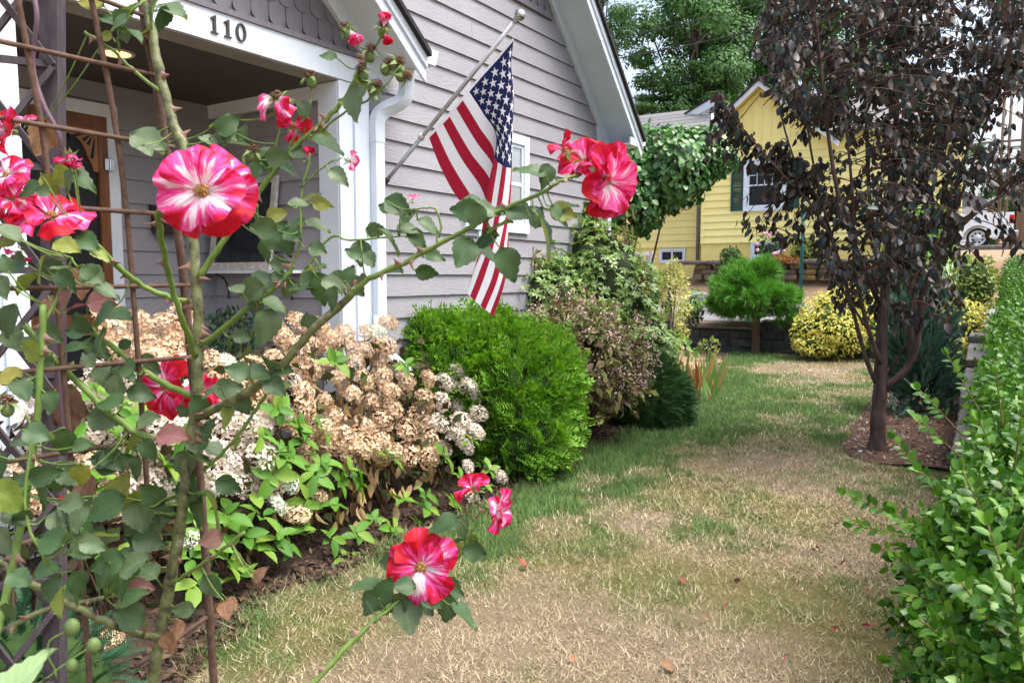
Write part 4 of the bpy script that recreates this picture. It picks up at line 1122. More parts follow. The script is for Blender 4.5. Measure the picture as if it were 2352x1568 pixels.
for q, (x, y, d, rx, rz, n) in enumerate(((1160, 920, 6.4, .58, .60, 1900), (1060, 860, 6.35, .42, .42, 900), (1235, 880, 6.5, .36, .44, 750), (1010, 790, 6.4, .26, .24, 380), (1120, 800, 6.5, .40, .30, 600), (1200, 1000, 6.1, .36, .34, 520), (965, 765, 6.45, .12, .10, 90), (1270, 960, 6.4, .26, .34, 320))):
    c = at(x, y, d); P, N, rr = shell(c, (rx, rx, rz), n, 700 + q, lump=0.14, inner=0.82, zmin=0.03, ls=4.0)
    tP.append(P - N * .06); tD.append(unit(N + np.array([-.1, 0, 0.5]) + rr.randn(len(P), 3) * 0.4)); tN.append(unit(N * 0.6 + np.array([0, 0, 0.6]) + rr.randn(len(P), 3) * .5))
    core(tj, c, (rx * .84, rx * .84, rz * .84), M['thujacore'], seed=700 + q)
P = np.vstack(tP); rr = np.random.RandomState(6)
foliage(tj, 'foliage', frond(6), frames(np.vstack(tD), np.vstack(tN), 0.12 + 0.11 * rr.rand(len(P))), P, M['thuja'])
part('trunk', *tube([(tc_[0], tc_[1], -.02), (tc_[0], tc_[1], 0.4)], 0.05, 8), M['barkgrey'], tj, True)

# ---- brownish spent shrub
M['spentleaf'] = leafmat('spent_shrub_leaf', [(0.10, 0.12, 0.03), (0.16, 0.11, 0.06), (0.22, 0.24, 0.06), (0.09, 0.045, 0.035), (0.12, 0.17, 0.04)], rough=0.6, trans=0.25, spec=0.25)
M['spentflower'] = leafmat('spent_flower', [(0.45, 0.30, 0.22), (0.62, 0.52, 0.45), (0.30, 0.15, 0.09), (0.68, 0.55, 0.50)], rough=0.8, trans=0.2)
bc = at(1335, 850, 7.45)
bs_ = thing('spent_shrub', ground_of(bc), 'brown and dull green spent shrub with faded flowers behind the globe evergreen', 'shrub')
P, N, rr = shell((bc[0], bc[1], 0.72), (0.70, 0.62, 0.62), 1500, 21, lump=0.22, inner=0.6, zmin=0.28)
D = unit(N * 0.8 + np.array([0, 0, -0.25]) + rr.randn(len(P), 3) * 0.6)
foliage(bs_, 'foliage', T5(0.26, 0.06, 0.2), frames(D, unit(N + ZZ * .5 + rr.randn(len(P), 3) * .4), 0.08 + 0.05 * rr.rand(len(P))), P, M['spentleaf'])
P, N, rr = shell((bc[0], bc[1], 0.78), (0.74, 0.66, 0.64), 260, 22, lump=0.22, inner=0.9, zmin=0.5)
Pf = np.repeat(P, 16, axis=0) + np.random.RandomState(5).randn(len(P) * 16, 3) * 0.035; rr = np.random.RandomState(6)
foliage(bs_, 'faded_flowers', T2(0.45), frames(rr.randn(len(Pf), 3), rr.randn(len(Pf), 3), 0.014 + 0.016 * rr.rand(len(Pf))), Pf, M['spentflower'])
stems(bs_, (bc[0], bc[1], -.02), [p for p in P[:70]] + [np.array([bc[0] + 0.5 * math.cos(t), bc[1] + 0.45 * math.sin(t), 0.5]) for t in np.linspace(0, 6.2, 40)], 0.010, M['twig'], seed=3)

# ---- pieris (whorled light green leaves)
M['pieris'] = leafmat('pieris_leaf', [(0.07, 0.15, 0.025), (0.13, 0.24, 0.04), (0.21, 0.33, 0.07), (0.10, 0.20, 0.03), (0.28, 0.36, 0.12)], rough=0.35, trans=0.2, spec=0.5)
M['pieriscore'] = pmat('pieris_core_shade', (0.025, 0.04, 0.012), (0.04, 0.05, 0.02), rough=0.9, scale=12)  # filler core colour with the shade behind the leaves painted in
def whorl(n=9, elev=0.25, seed=0, w=0.15):
    rr_ = np.random.RandomState(seed); V = []; F = []
    tv, tf = T5(w, 0.05, 0.15)
    for i in range(n):
        a = 2 * math.pi * i / n * 1.0 + rr_.uniform(-.3, .3); e = elev + rr_.uniform(-.35, .35)
        d = np.array([math.cos(a) * math.cos(e), math.sin(a) * math.cos(e), math.sin(e)]); up_ = np.array([0, 0, 1.0])
        X = unit(np.cross(d, up_)); Z_ = np.cross(X, d); R_ = np.stack([X, d, Z_], 1)
        F.append(tf + len(V) * 5); V.append(tv @ R_.T * rr_.uniform(0.75, 1.1))
    return np.vstack(V), np.vstack(F)
pi_ = thing('pieris_shrub', ground_of(at(1330, 900, 8.5)), 'tall light green shrub with whorled glossy leaves against the grey house corner', 'shrub')
k = 0
for (x, y, d, rx, ry, rz, n) in ((1240, 690, 8.3, .55, .5, .55, 330), (1380, 640, 8.8, .55, .5, .62, 380), (1450, 690, 8.9, .42, .4, .55, 260), (1330, 600, 9.0, .4, .4, .55, 200), (1350, 760, 8.5, .75, .5, .5, 420), (1470, 800, 8.8, .36, .4, .45, 260), (1345, 520, 9.0, .09, .09, .30, 40), (1375, 500, 9.1, .10, .1, .30, 40), (1285, 545, 9.0, .10, .1, .26, 36), (1200, 600, 8.6, .14, .14, .34, 60), (1495, 860, 8.7, .22, .22, .25, 130)):
    c = at(x, y, d); P, N, rr = shell(c, (rx, ry, rz), int(n * 1.55), 31 + k, lump=0.2, inner=0.7)
    D = unit(np.cross(N + ZZ * .8, rr.randn(len(P), 3))); Nn = unit(N + ZZ * 0.7 + rr.randn(len(P), 3) * .3)
    foliage(pi_, 'foliage', whorl(9, 0.2, k, .17), frames(D, Nn, 0.058 + 0.03 * rr.rand(len(P))), P, M['pieris'])
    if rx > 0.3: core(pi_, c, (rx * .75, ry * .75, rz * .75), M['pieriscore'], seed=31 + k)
    k += 1
M['seed'] = leafmat('dry_flower_tassel', [(0.20, 0.24, 0.06), (0.28, 0.26, 0.10), (0.12, 0.035, 0.02)], rough=0.7)
P = np.vstack([at(x + rs.uniform(-14, 14), y + rs.uniform(-45, 30), d) for (x, y, d) in ((1375, 530, 8.7), (1450, 520, 8.7), (1425, 540, 8.6), (1240, 590, 8.0), (1480, 640, 8.5)) for _ in range(26)])
rr = np.random.RandomState(8); foliage(pi_, 'seed_tassels', T5(0.12, 0.02, 0.3), frames(rr.randn(len(P), 3) * .4 - ZZ, rr.randn(len(P), 3), 0.09 + 0.05 * rr.rand(len(P))), P, M['seed'])
b = ground_of(at(1330, 900, 8.5)); stems(pi_, b, [at(1240, 700, 8.4), at(1380, 620, 8.8), at(1450, 700, 8.9), at(1330, 560, 9), at(1350, 480, 9.0), at(1375, 470, 9.1), at(1280, 530, 9.0), at(1200, 590, 8.6), at(1495, 860, 8.7)], 0.02, M['twig'], seed=4)

# ---- dark yew mound, iris clump
M['yew'] = leafmat('yew_needles', [(0.022, 0.065, 0.018), (0.035, 0.095, 0.025), (0.06, 0.14, 0.035)], rough=0.6, trans=0.15)
def needlespray(n=14, L=1.0, w=0.035, l=0.22):
    V = []; F = []
    for i in range(n):
        y = L * i / n
        for s in (-1, 1):
            d = unit(np.array([s * 0.8, 0.7, 0.25])); p = np.array([0, y, -0.15 * y * y]); t = np.array([-d[1], d[0], 0]) * w; k_ = len(V)
            V += [p - t, p + t, p + d * l]; F.append((k_, k_ + 1, k_ + 2))
    return np.array(V), np.array(F)
yc = at(1498, 900, 8.3)
yo = thing('yew_mound', ground_of(yc), 'low dark green needled mound between spent shrub and iris clump', 'shrub')
P, N, rr = shell((yc[0], yc[1], 0.24), (0.45, 0.40, 0.44), 2200, 41, lump=0.12, inner=0.8, zmin=0.0)
D = unit(N + np.array([0.3, -0.5, 0.2]) + rr.randn(len(P), 3) * 0.3)
foliage(yo, 'foliage', needlespray(), frames(D, unit(N + ZZ * .6), 0.10 + 0.06 * rr.rand(len(P))), P - N * .04, M['yew'])
core(yo, (yc[0], yc[1], 0.2), (0.42, 0.38, 0.40), M['thujacore'], seed=41)
M['iris'] = leafmat('iris_blade', [(0.10, 0.24, 0.06), (0.16, 0.30, 0.08), (0.36, 0.17, 0.06), (0.28, 0.10, 0.04), (0.40, 0.26, 0.10), (0.14, 0.26, 0.07)], rough=0.6, trans=0.3)
irp = at(1590, 880, 9.9)
ir = thing('iris_clump', ground_of(irp), 'clump of upright iris blades half turned rusty brown', 'plant')
rr = np.random.RandomState(9)
blade_me = []
for q in range(3):
    h = [(0, 0), (0.02, .33), (.05 * q, .66), (.14 * q + .02, 1.0)]; V = []; wq = [0.035, 0.045, 0.035, 0.002]
    for (x_, y_), w_ in zip(h, wq): V += [(-w_, y_, -x_), (w_, y_, -x_)]
    blade_me.append(mkmesh('blade', V, [(0, 1, 3, 2), (2, 3, 5, 4), (4, 5, 7, 6)], True, M['iris']))
for q in range(110):
    x = rr.uniform(1528, 1650); b = at(x, 0, 0.1); g = gpt(x, rr.uniform(880, 925)); L = rr.uniform(0.28, 0.62)
    if x < 1570: g = g + np.array([0.3, 0.15, 0])
    g[2] = 0
    link('blade', blade_me[rr.randint(3)], ir, mat4(unit(np.array([rr.randn() * .25, rr.randn() * .25, 1])), rr.randn(3), L, g))
# ---- variegated euonymus, small shrubs on the far side
M['varieg'] = leafmat('variegated_leaf', [(0.45, 0.45, 0.12), (0.60, 0.58, 0.22), (0.26, 0.34, 0.08), (0.66, 0.64, 0.32), (0.52, 0.46, 0.08)], rough=0.45, trans=0.25)
M['darkleaf'] = leafmat('small_dark_leaf', [(0.03, 0.08, 0.02), (0.05, 0.12, 0.03), (0.08, 0.16, 0.04)], rough=0.5, trans=0.15)
M['limeleaf'] = leafmat('box_yellowgreen_leaf', [(0.16, 0.24, 0.04), (0.24, 0.30, 0.05), (0.10, 0.17, 0.03), (0.33, 0.34, 0.08)], rough=0.5, trans=0.2)
M['goldleaf'] = leafmat('golden_leaf', [(0.58, 0.54, 0.12), (0.68, 0.62, 0.16), (0.48, 0.49, 0.09), (0.72, 0.62, 0.20), (0.36, 0.42, 0.07)], rough=0.5, trans=0.3, spec=0.3)
def shrub(name, blobs, label, leaf, mat, L0, L1, seed, corem=None, cat='shrub', trunk=None, group=None, indiv=0, droop=0.0, base=None, inner=0.72, outw=0.6):
    c0 = at(*blobs[0][:3]); b = base if base is not None else (c0[0], c0[1], float(tz(c0[0], c0[1])))
    t = thing(name, b, label, cat, group); allM, allP = [], []
    for q, (x, y, d, rx, ry, rz, n) in enumerate(blobs):
        c = at(x, y, d); P, N, rr = shell(c, (rx, ry, rz), n, seed + q, lump=0.2, inner=inner, zmin=b[2] + 0.01)
        D = unit(N * outw + np.array([0, 0, -droop]) + rr.randn(len(P), 3) * 0.6); allM.append(frames(D, unit(N + ZZ * .5 + rr.randn(len(P), 3) * .4), L0 + (L1 - L0) * rr.rand(len(P)))); allP.append(P)
        if corem: core(t, c, (rx * .72, ry * .72, rz * .72), corem, seed=seed + q)
    foliage(t, 'foliage', leaf, np.concatenate(allM), np.concatenate(allP), mat, indiv)
    stems(t, b, [at(*bb[:3]) + rs.uniform(-.1, .1, 3) for bb in blobs for _ in range(4)], trunk or 0.02, M['barkgrey'], seed=seed)
    return t
shrub('variegated_euonymus', [(1530, 690, 13.2, .40, .40, .55, 1500), (1505, 655, 13.2, .17, .17, .3, 300), (1545, 640, 13.2, .17, .17, .32, 300), (1530, 770, 13.1, .36, .36, .4, 700), (1548, 612, 13.2, .07, .07, .16, 60), (1470, 660, 13.5, .2, .2, .25, 260)], 'cream variegated upright shrub at the end of the bed before the driveway', T5(0.22), M['varieg'], 0.05, 0.085, 60, base=gpt(1535, 860))
shrub('round_bush', [(1586, 716, 16.4, .26, .26, .26, 500)], 'small dark green ball bush on the retaining wall behind the variegated shrub', T2(), M['darkleaf'], .05, .08, 70, M['pieriscore'], base=(at(1586, 716, 16.4)[0], at(1586, 716, 16.4)[1], .6))
gsh = shrub('golden_shrub', [(1920, 745, 14.8, .75, .7, .62, 3000), (1870, 790, 14.6, .45, .4, .22, 900), (1960, 700, 15.0, .5, .5, .42, 1200), (1930, 690, 14.9, .2, .2, .25, 200), (1985, 750, 14.6, .4, .4, .42, 900), (1850, 755, 14.7, .26, .26, .26, 340), (1895, 700, 14.9, .22, .22, .2, 260)], 'bright yellow leaved shrub between the small pine and the plum trunk', T5(0.30, .06, .2), M['goldleaf'], .05, .09, 80, M['thujacore'], base=gpt(1930, 818), droop=0.3)
shrub('golden_shrub', [(2195, 760, 11.6, .42, .42, .42, 1000), (2215, 725, 11.8, .32, .32, .22, 450), (2190, 830, 11.0, .32, .32, .34, 560)], 'bright yellow leaved shrub against the block wall right of the blue conifer', T5(0.34, .06, .2), M['goldleaf'], .05, .085, 90, M['thujacore'], base=gpt(2190, 880), droop=0.3)
shrub('green_vine_plant', [(2165, 850, 10.6, .34, .3, .36, 420)], 'leafy fresh green plant under the right yellow shrub', T5(0.4, .06, .2), M['limeleaf'], .07, .11, 95, M['pieriscore'], base=gpt(2170, 900), droop=.3)
shrub('box_bush', [(2242, 655, 12.5, .36, .36, .48, 1100)], 'yellow green upright bush at the far end of the hedge', T2(), M['limeleaf'], .05, .08, 100, M['thujacore'], base=(at(2242, 655, 12.5)[0], at(2242, 655, 12.5)[1], 0.6))
shrub('round_bush', [(1679, 590, 20.4, .26, .26, .24, 420)], 'small dark bush left of the basement window on the stone wall', T2(), M['darkleaf'], .06, .09, 104, M['pieriscore'], base=at(1679, 606, 20.4))
shrub('round_bush', [(1850, 577, 20.2, .36, .36, .3, 520)], 'olive green round bush right of the basement window on the stone wall', T2(), M['limeleaf'], .06, .09, 106, M['pieriscore'], base=at(1850, 604, 20.2))
rosy = shrub('standard_rose', [(1770, 565, 20.2, .38, .3, .38, 420)], 'small rose bush with pale pink flowers before the basement window', T5(.35), M['darkleaf'], .07, .10, 108, base=at(1768, 606, 20.2))
M['pinkdot'] = leafmat('pale_pink_petal', [(0.75, 0.35, 0.50), (0.80, 0.55, 0.65)], rough=0.6)
for q in range(12):
    c = at(1770 + rs.uniform(-34, 34), 560 + rs.uniform(-30, 25), 19.85); part('flower', *ball(c, 0.05, 7, 5), M['pinkdot'], rosy)
M['rustflower'] = leafmat('rust_flower', [(0.45, 0.12, 0.03), (0.35, 0.08, 0.03), (0.10, 0.14, 0.03), (0.5, 0.2, 0.05)], rough=0.7)
shrub('flower_border', [(1790, 598, 20.0, .5, .2, .1, 420), (1830, 600, 19.9, .3, .2, .09, 220)], 'low rust orange flowers along the stone wall under the basement window', T2(.4), M['rustflower'], .05, .08, 112, base=at(1790, 606, 20.0))
M['midleaf'] = leafmat('mid_green_leaf', [(0.10, 0.22, 0.04), (0.16, 0.32, 0.06), (0.22, 0.38, 0.08), (0.07, 0.15, 0.03)], rough=0.5, trans=0.3)
shrub('garden_shrub', [(2110, 560, 17.5, .9, .7, .9, 1500), (2150, 640, 16.5, .7, .6, .6, 700)], 'large fresh green shrub seen through the purple tree by the driveway', T5(.36), M['midleaf'], .12, .18, 116, M['pieriscore'], base=at(2120, 690, 16.5))
shrub('garden_shrub', [(1590, 690, 15.0, .22, .22, .2, 160)], 'little green plant on the wall beside the variegated shrub', T5(.36), M['midleaf'], .05, .08, 118, base=(at(1590, 690, 15.)[0], at(1590, 690, 15.)[1], .6))
shrub('garden_shrub', [(1832, 722, 15.9, .22, .22, .22, 220)], 'small dark evergreen tuft on the wall right of the pine', T2(), M['darkleaf'], .05, .08, 119, M['pieriscore'], base=(at(1832, 722, 15.9)[0], at(1832, 722, 15.9)[1], .65))
shrub('laurel_sprout', [(1540, 800, 11.0, .32, .3, .26, 90)], 'loose green leafy sprout before the retaining wall left of the pine', T12(.42), M['midleaf'], .08, .12, 121, base=gpt(1545, 870))
shrub('small_pieris', [(1630, 795, 14.6, .2, .2, .14, 120)], 'small olive leaved plant at the foot of the retaining wall', T5(.2), M['limeleaf'], .07, .1, 123, base=gpt(1632, 830))
# ornamental grass with drooping pale blades
M['palegrass'] = leafmat('pale_striped_blade', [(0.36, 0.46, 0.28), (0.48, 0.56, 0.38), (0.26, 0.36, 0.18)], rough=0.6, trans=0.3)
og = at(2190, 620, 13.5); ogt = thing('ornamental_grass', (og[0], og[1], 0.65), 'pale drooping ornamental grass left of the hedge end', 'plant')
rr = np.random.RandomState(12)
for q in range(60):
    a = rr.uniform(0, 6.28); hgt = rr.uniform(0.7, 1.3); sp = rr.uniform(0.25, 0.6); b = np.array([og[0] + rr.uniform(-.08, .08), og[1] + rr.uniform(-.08, .08), 0.65])
    d = np.array([math.cos(a), math.sin(a), 0]); P_ = smoothp([b, b + d * sp * .3 + ZZ * hgt * .7, b + d * sp * .7 + ZZ * hgt, b + d * sp + ZZ * hgt * .75, b + d * sp * 1.15 + ZZ * hgt * .35], 3)
    s_ = np.cross(d, ZZ) * 0.012; n = len(P_); wv = np.linspace(1, 0.15, n)[:, None]
    part('blade', np.vstack([P_ - s_ * wv, P_ + s_ * wv]), [(i, i + 1, n + i + 1, n + i) for i in range(n - 1)], M['palegrass'], ogt, True)

# ---- small pine
M['pine'] = leafmat('pine_needles', [(0.05, 0.17, 0.02), (0.09, 0.26, 0.03), (0.15, 0.36, 0.05), (0.04, 0.12, 0.02)], rough=0.5, trans=0.2)
def tuft(n=22, seed=0):
    rr_ = np.random.RandomState(seed); V = []; F = []
    for i in range(n):
        d = unit(np.array([rr_.randn() * .65, 1.0 + abs(rr_.randn()) * .2, rr_.randn() * .65])); t = unit(np.cross(d, rr_.randn(3))) * 0.04; k_ = len(V); b = np.array([0, rr_.uniform(0, .5), 0])
        V += [b - t, b + t, b + d * rr_.uniform(.7, 1.05)]; F.append((k_, k_ + 1, k_ + 2))
    return np.array(V), np.array(F)
pb = gpt(1735, 812)
pt = thing('pine_tree', pb, 'small bright green bushy pine before the block retaining wall', 'tree')
ctr = at(1730, 678, 16.0)
part('trunk', *tube(smoothp([pb - ZZ * .03, pb + ZZ * 0.25, pb + np.array([0, 0.0, 0.55]), (pb[0], pb[1], .95)], 4), np.array([0.10, .095, .09, .088, .085, .082, .08, .08, .08, .08, .075, .07, .05]), 10), M['pinebark'], pt, True)
rr = np.random.RandomState(14)
allP, allN = [], []
tips = []
for q in range(74):
    zq_ = rr.uniform(-0.75, 0.95); aq_ = rr.uniform(0, 6.283); rq_ = math.sqrt(1 - zq_ * zq_); D_ = np.array([rq_ * math.cos(aq_), rq_ * math.sin(aq_), zq_])
    D_[:2] *= rr.uniform(.85, 1.12); c = ctr - ZZ * .02 + D_ * np.array([0.86, 0.86, 0.52]) * rr.uniform(0.62, 1.0); tips.append(c)
    P, N, r2 = shell(c, (0.17, 0.17, 0.13), 24, 200 + q, lump=0.1, inner=0.3)
    allP.append(P); allN.append(unit(N * .45 + unit(D_) * .75 + ZZ * .35 + r2.randn(len(P), 3) * .2))
for q in range(12):
    c = ctr + np.array([rr.uniform(-.4, .4), rr.uniform(-.4, .4), rr.uniform(.42, .58)]); P, N, r2 = shell(c, (0.15, 0.15, 0.13), 22, 290 + q, lump=0.1, inner=0.3); tips.append(c)
    allP.append(P); allN.append(unit(N * .5 + ZZ * .8 + r2.randn(len(P), 3) * .2))
P = np.vstack(allP); N = np.vstack(allN)
foliage(pt, 'crown', tuft(), frames(N, rr.randn(len(P), 3), 0.16 + 0.07 * rr.rand(len(P))), P, M['pine'])
stems(pt, (pb[0], pb[1], .75), tips, 0.022, M['pinebark'], name='branches', seed=8, sag=0.05)

# ---- blue-green juniper behind the plum trunk
M['juniper'] = leafmat('blue_juniper', [(0.035, 0.085, 0.065), (0.055, 0.12, 0.09), (0.09, 0.16, 0.12), (0.03, 0.07, 0.045)], rough=0.65, trans=0.15)
jb = gpt(2110, 935)
jn = thing('blue_juniper', jb, 'dark blue green conifer behind the plum tree trunk', 'shrub')
allP, allD = [], []
rr = np.random.RandomState(15)
for (x, y, d, rx, ry, rz, n) in ((2110, 850, 8.9, .40, .36, .42, 420), (2085, 780, 9.0, .34, .3, .42, 320), (2130, 740, 9.1, .30, .28, .4, 280), (2145, 820, 9.0, .20, .20, .34, 200), (2070, 720, 9.1, .17, .17, .3, 130), (2135, 900, 8.7, .34, .32, .26, 240), (2045, 950, 8.3, .1, .1, .08, 20)):
    c = at(x, y, d); P, N, r2 = shell(c, (rx, ry, rz), n, 300 + int(x), lump=0.25, inner=0.6, zmin=0.05)
    allP.append(P); allD.append(unit(N * .7 + ZZ * .75 + r2.randn(len(P), 3) * .25))
P = np.vstack(allP); D = np.vstack(allD)
foliage(jn, 'foliage', needlespray(10, 1.0, .05, .2), frames(D, rr.randn(len(P), 3), 0.13 + 0.08 * rr.rand(len(P))), P, M['juniper'])
M['juncore'] = pmat('juniper_core_shade', (0.016, 0.03, 0.022), (0.025, 0.04, 0.03), rough=0.9, scale=12)  # darkened blue-green for the cores, shade held in the colour
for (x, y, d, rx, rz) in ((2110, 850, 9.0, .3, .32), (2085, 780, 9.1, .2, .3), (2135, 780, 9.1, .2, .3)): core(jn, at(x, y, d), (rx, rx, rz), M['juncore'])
stems(jn, (jb[0], jb[1], -.02), [at(2110, 800, 8.9), at(2140, 880, 8.7), at(2080, 850, 8.8)], 0.03, M['barkgrey'], name='trunk')

# ---- vine over a white arbor at the house corner
ab = at(1440, 660, 12.3)
ar = thing('garden_arbor', (ab[0], ab[1], 0), 'white garden arbor post under the broad leafy vine', 'arbor')
for (dx, dy) in ((0, 0), (0, 1.0)):
    MB().add(*bbox(ab[0] + dx - .045, ab[0] + dx + .045, ab[1] + dy - .045, ab[1] + dy + .045, 0, 2.75, .006)).build('post', M['white'], ar)
for dy in (0, 1.0): MB().box(ab[0] - .3, ab[0] + 1.6, ab[1] + dy - .03, ab[1] + dy + .03, 2.751, 2.85).build('beam', M['white'], ar)
for q in range(6): MB().box(ab[0] - .1 + q * .3, ab[0] - .06 + q * .3, ab[1] - .3, ab[1] + 1.3, 2.851, 2.93).build('rafter', M['white'], ar)
M['vine'] = leafmat('vine_leaf', [(0.03, 0.10, 0.03), (0.05, 0.16, 0.035), (0.09, 0.22, 0.05), (0.16, 0.30, 0.09), (0.045, 0.13, 0.03)], rough=0.35, trans=0.2, spec=0.5)
vn = thing('leafy_vine', at(1440, 680, 12.3) * np.array([1, 1, 0]), 'dense dark green vine canopy beside the grey house gutter', 'vine')
allP, allM = [], []
for q, (x, y, d, rx, ry, rz, n) in enumerate(((1450, 430, 12.3, .62, .6, .72, 1400), (1540, 385, 12.4, .75, .65, .62, 1700), (1610, 355, 12.5, .52, .5, .40, 1000), (1490, 360, 12.5, .55, .5, .5, 600), (1400, 440, 12.0, .4, .4, .55, 450), (1620, 330, 12.5, .3, .3, .28, 260))):
    c = at(x, y, d); P, N, rr = shell(c, (rx, ry, rz), n, 400 + q, lump=0.16, inner=0.82)
    D = unit(N * 0.45 - ZZ * 0.7 + rr.randn(len(P), 3) * 0.35); allP.append(P); allM.append(frames(D, unit(N + ZZ * .35 + rr.randn(len(P), 3) * .3), 0.075 + 0.06 * rr.rand(len(P))))
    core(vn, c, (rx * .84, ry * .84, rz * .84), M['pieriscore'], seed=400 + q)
foliage(vn, 'foliage', T12(.42, .1, .22), np.concatenate(allM), np.concatenate(allP), M['vine'], 300)
stems(vn, at(1440, 680, 12.3) * np.array([1, 1, 0]), [at(1450, 470, 12.3), at(1540, 420, 12.4), at(1480, 450, 12.3)], 0.03, M['twig'], name='vine_stem')

# ---- tall background trees
M['treeleaf'] = leafmat('far_tree_leaf', [(0.03, 0.08, 0.022), (0.05, 0.13, 0.03), (0.09, 0.20, 0.05), (0.035, 0.10, 0.028)], rough=0.6, trans=0.3)
def tree_mesh(seed, n_cl=52, per=330):
    rr_ = np.random.RandomState(seed); Ps, Ns, cl = [], [], []
    for i in range(n_cl):
        d = unit(rr_.randn(3)); c = d * np.array([1, 1, 1.15]) * rr_.uniform(0.35, 0.92) ** 0.8; cl.append(c)
        s = rr_.uniform(0.16, 0.30)
        dd = unit(rr_.randn(per, 3)); k_ = s * (0.45 + 0.6 * rr_.rand(per))[:, None]
        Ps.append(c + dd * k_ * np.array([1.15, 1.15, 0.7])); Ns.append(unit(dd + ZZ * .6))
    P_ = np.vstack(Ps); N_ = np.vstack(Ns)
    D_ = unit(np.cross(N_, rr_.randn(len(P_), 3)))
    V, F = scatter(*T2(0.38), frames(D_, N_, 0.034 + 0.03 * rr_.rand(len(P_))), P_)
    mB = MB()
    mB.add(*tube(smoothp([(0, 0, -2.2), (0.03, 0, -1.2), (0, .03, -.4), (0.02, 0, .5)], 4), np.linspace(0.085, 0.03, 13), 8))
    for c in cl[:34]:
        b = np.array([0, 0, rr_.uniform(-1.1, 0.2)]); mB.add(*tube(smoothp([b, (b + c) / 2 + np.array([0, 0, .05]), c], 3), np.linspace(.024, .006, 7), 5))
    return mkmesh('crown', V, F, False, M['treeleaf']), mkmesh('trunk', mB.V, mB.F, True, M['barkgrey'])
TM = [tree_mesh(501), tree_mesh(502), tree_mesh(503)]
def bgtree(x, y, d, r, lb, v=0, rot=0.0, sz=1.0):
    c = at(x, y, d); z0 = float(tz(c[0], c[1])); t = thing('broadleaf_tree', (c[0], c[1], z0), lb, 'tree', 'tall trees behind the houses')
    mm = Matrix.Translation(Vector(c)) @ Matrix.Rotation(rot, 4, 'Z') @ Matrix.Diagonal((r, r, r * sz, 1))
    link('crown', TM[v][0], t, mm, 'stuff')
    hs_ = max(1.0, (c[2] - z0) / 2.2 / r)
    link('trunk', TM[v][1], t, Matrix.Translation(Vector(c)) @ Matrix.Rotation(rot, 4, 'Z') @ Matrix.Diagonal((r, r, r * max(sz, hs_ * 1.0), 1)))
bgtree(1600, 130, 46, 4.2, 'tallest broad green tree rising behind the yellow house roof', 0, 0.3, 1.1)
bgtree(1700, 90, 50, 4.6, 'broad green tree just left of the purple plum crown', 1, 1.4, 1.2)
bgtree(1380, 40, 56, 2.9, 'lighter green tree peeking out above the grey house gutter', 2, 2.2, 1.2)
bgtree(1640, 250, 44, 3.0, 'lower dark green tree directly above the yellow house ridge', 2, 0.8, 0.8)
bgtree(1500, 262, 45, 2.0, 'low dark trees seen between gutter and grey wing roof', 1, 3.0, 0.7)
bgtree(1850, 180, 54, 4.8, 'green tree hidden behind the left of the plum crown', 0, 2.9, 1.1)
bgtree(1990, 240, 58, 5.0, 'green tree hidden behind the middle of the plum crown', 1, 4.4, 1.0)
bgtree(2110, 330, 60, 4.2, 'green tree hidden behind the right of the plum crown', 2, 5.2, 0.9)
bgtree(2335, 480, 95, 5.0, 'small hazy green tree far down the street at the right edge', 0, 1.9, 0.9)
bgtree(1640, -80, 55, 4.4, 'upper green crown cut off by the top of the picture', 2, 3.7, 1.0)

# ================================================================ PURPLE PLUM TREE
M['plum'] = leafmat('plum_leaf', [(0.012, 0.022, 0.022), (0.018, 0.040, 0.034), (0.034, 0.013, 0.018), (0.013, 0.031, 0.027), (0.026, 0.022, 0.032), (0.024, 0.047, 0.040), (0.038, 0.018, 0.012)], rough=0.48, trans=0.15, spec=0.45, back=(0.040, 0.026, 0.018), tcol=2.8)
bpt = gpt(2015, 1043)
plum = thing('plum_tree', bpt, 'purple leaved plum tree with several upright stems in the mulch bed', 'tree')
DB = 6.9
def limb(pts, r0, r1, name, par, seg=8):
    Q = smoothp([(p[0], p[1], DB + p[2]) for p in pts], 5); W = np.array([at(*q) for q in Q])
    rad = np.linspace(r0, r1, len(W)) * (1 + 0.05 * np.sin(np.arange(len(W)) * 1.7))
    if name == 'trunk': rad[:6] *= np.array([1.4, 1.22, 1.12, 1.06, 1.03, 1.0])
    part(name, *tube(W, rad, seg), M['bark'], par, True)
    return W
trk = [(2015, 1048, 0), (2017, 960, 0), (2022, 880, 0), (2025, 790, .02), (2030, 700, .05), (2040, 600, .1), (2050, 480, .1), (2058, 300, .1), (2060, 100, 0), (2070, -120, 0)]
LW = [limb(trk, 0.070, 0.014, 'trunk', plum, 12)]
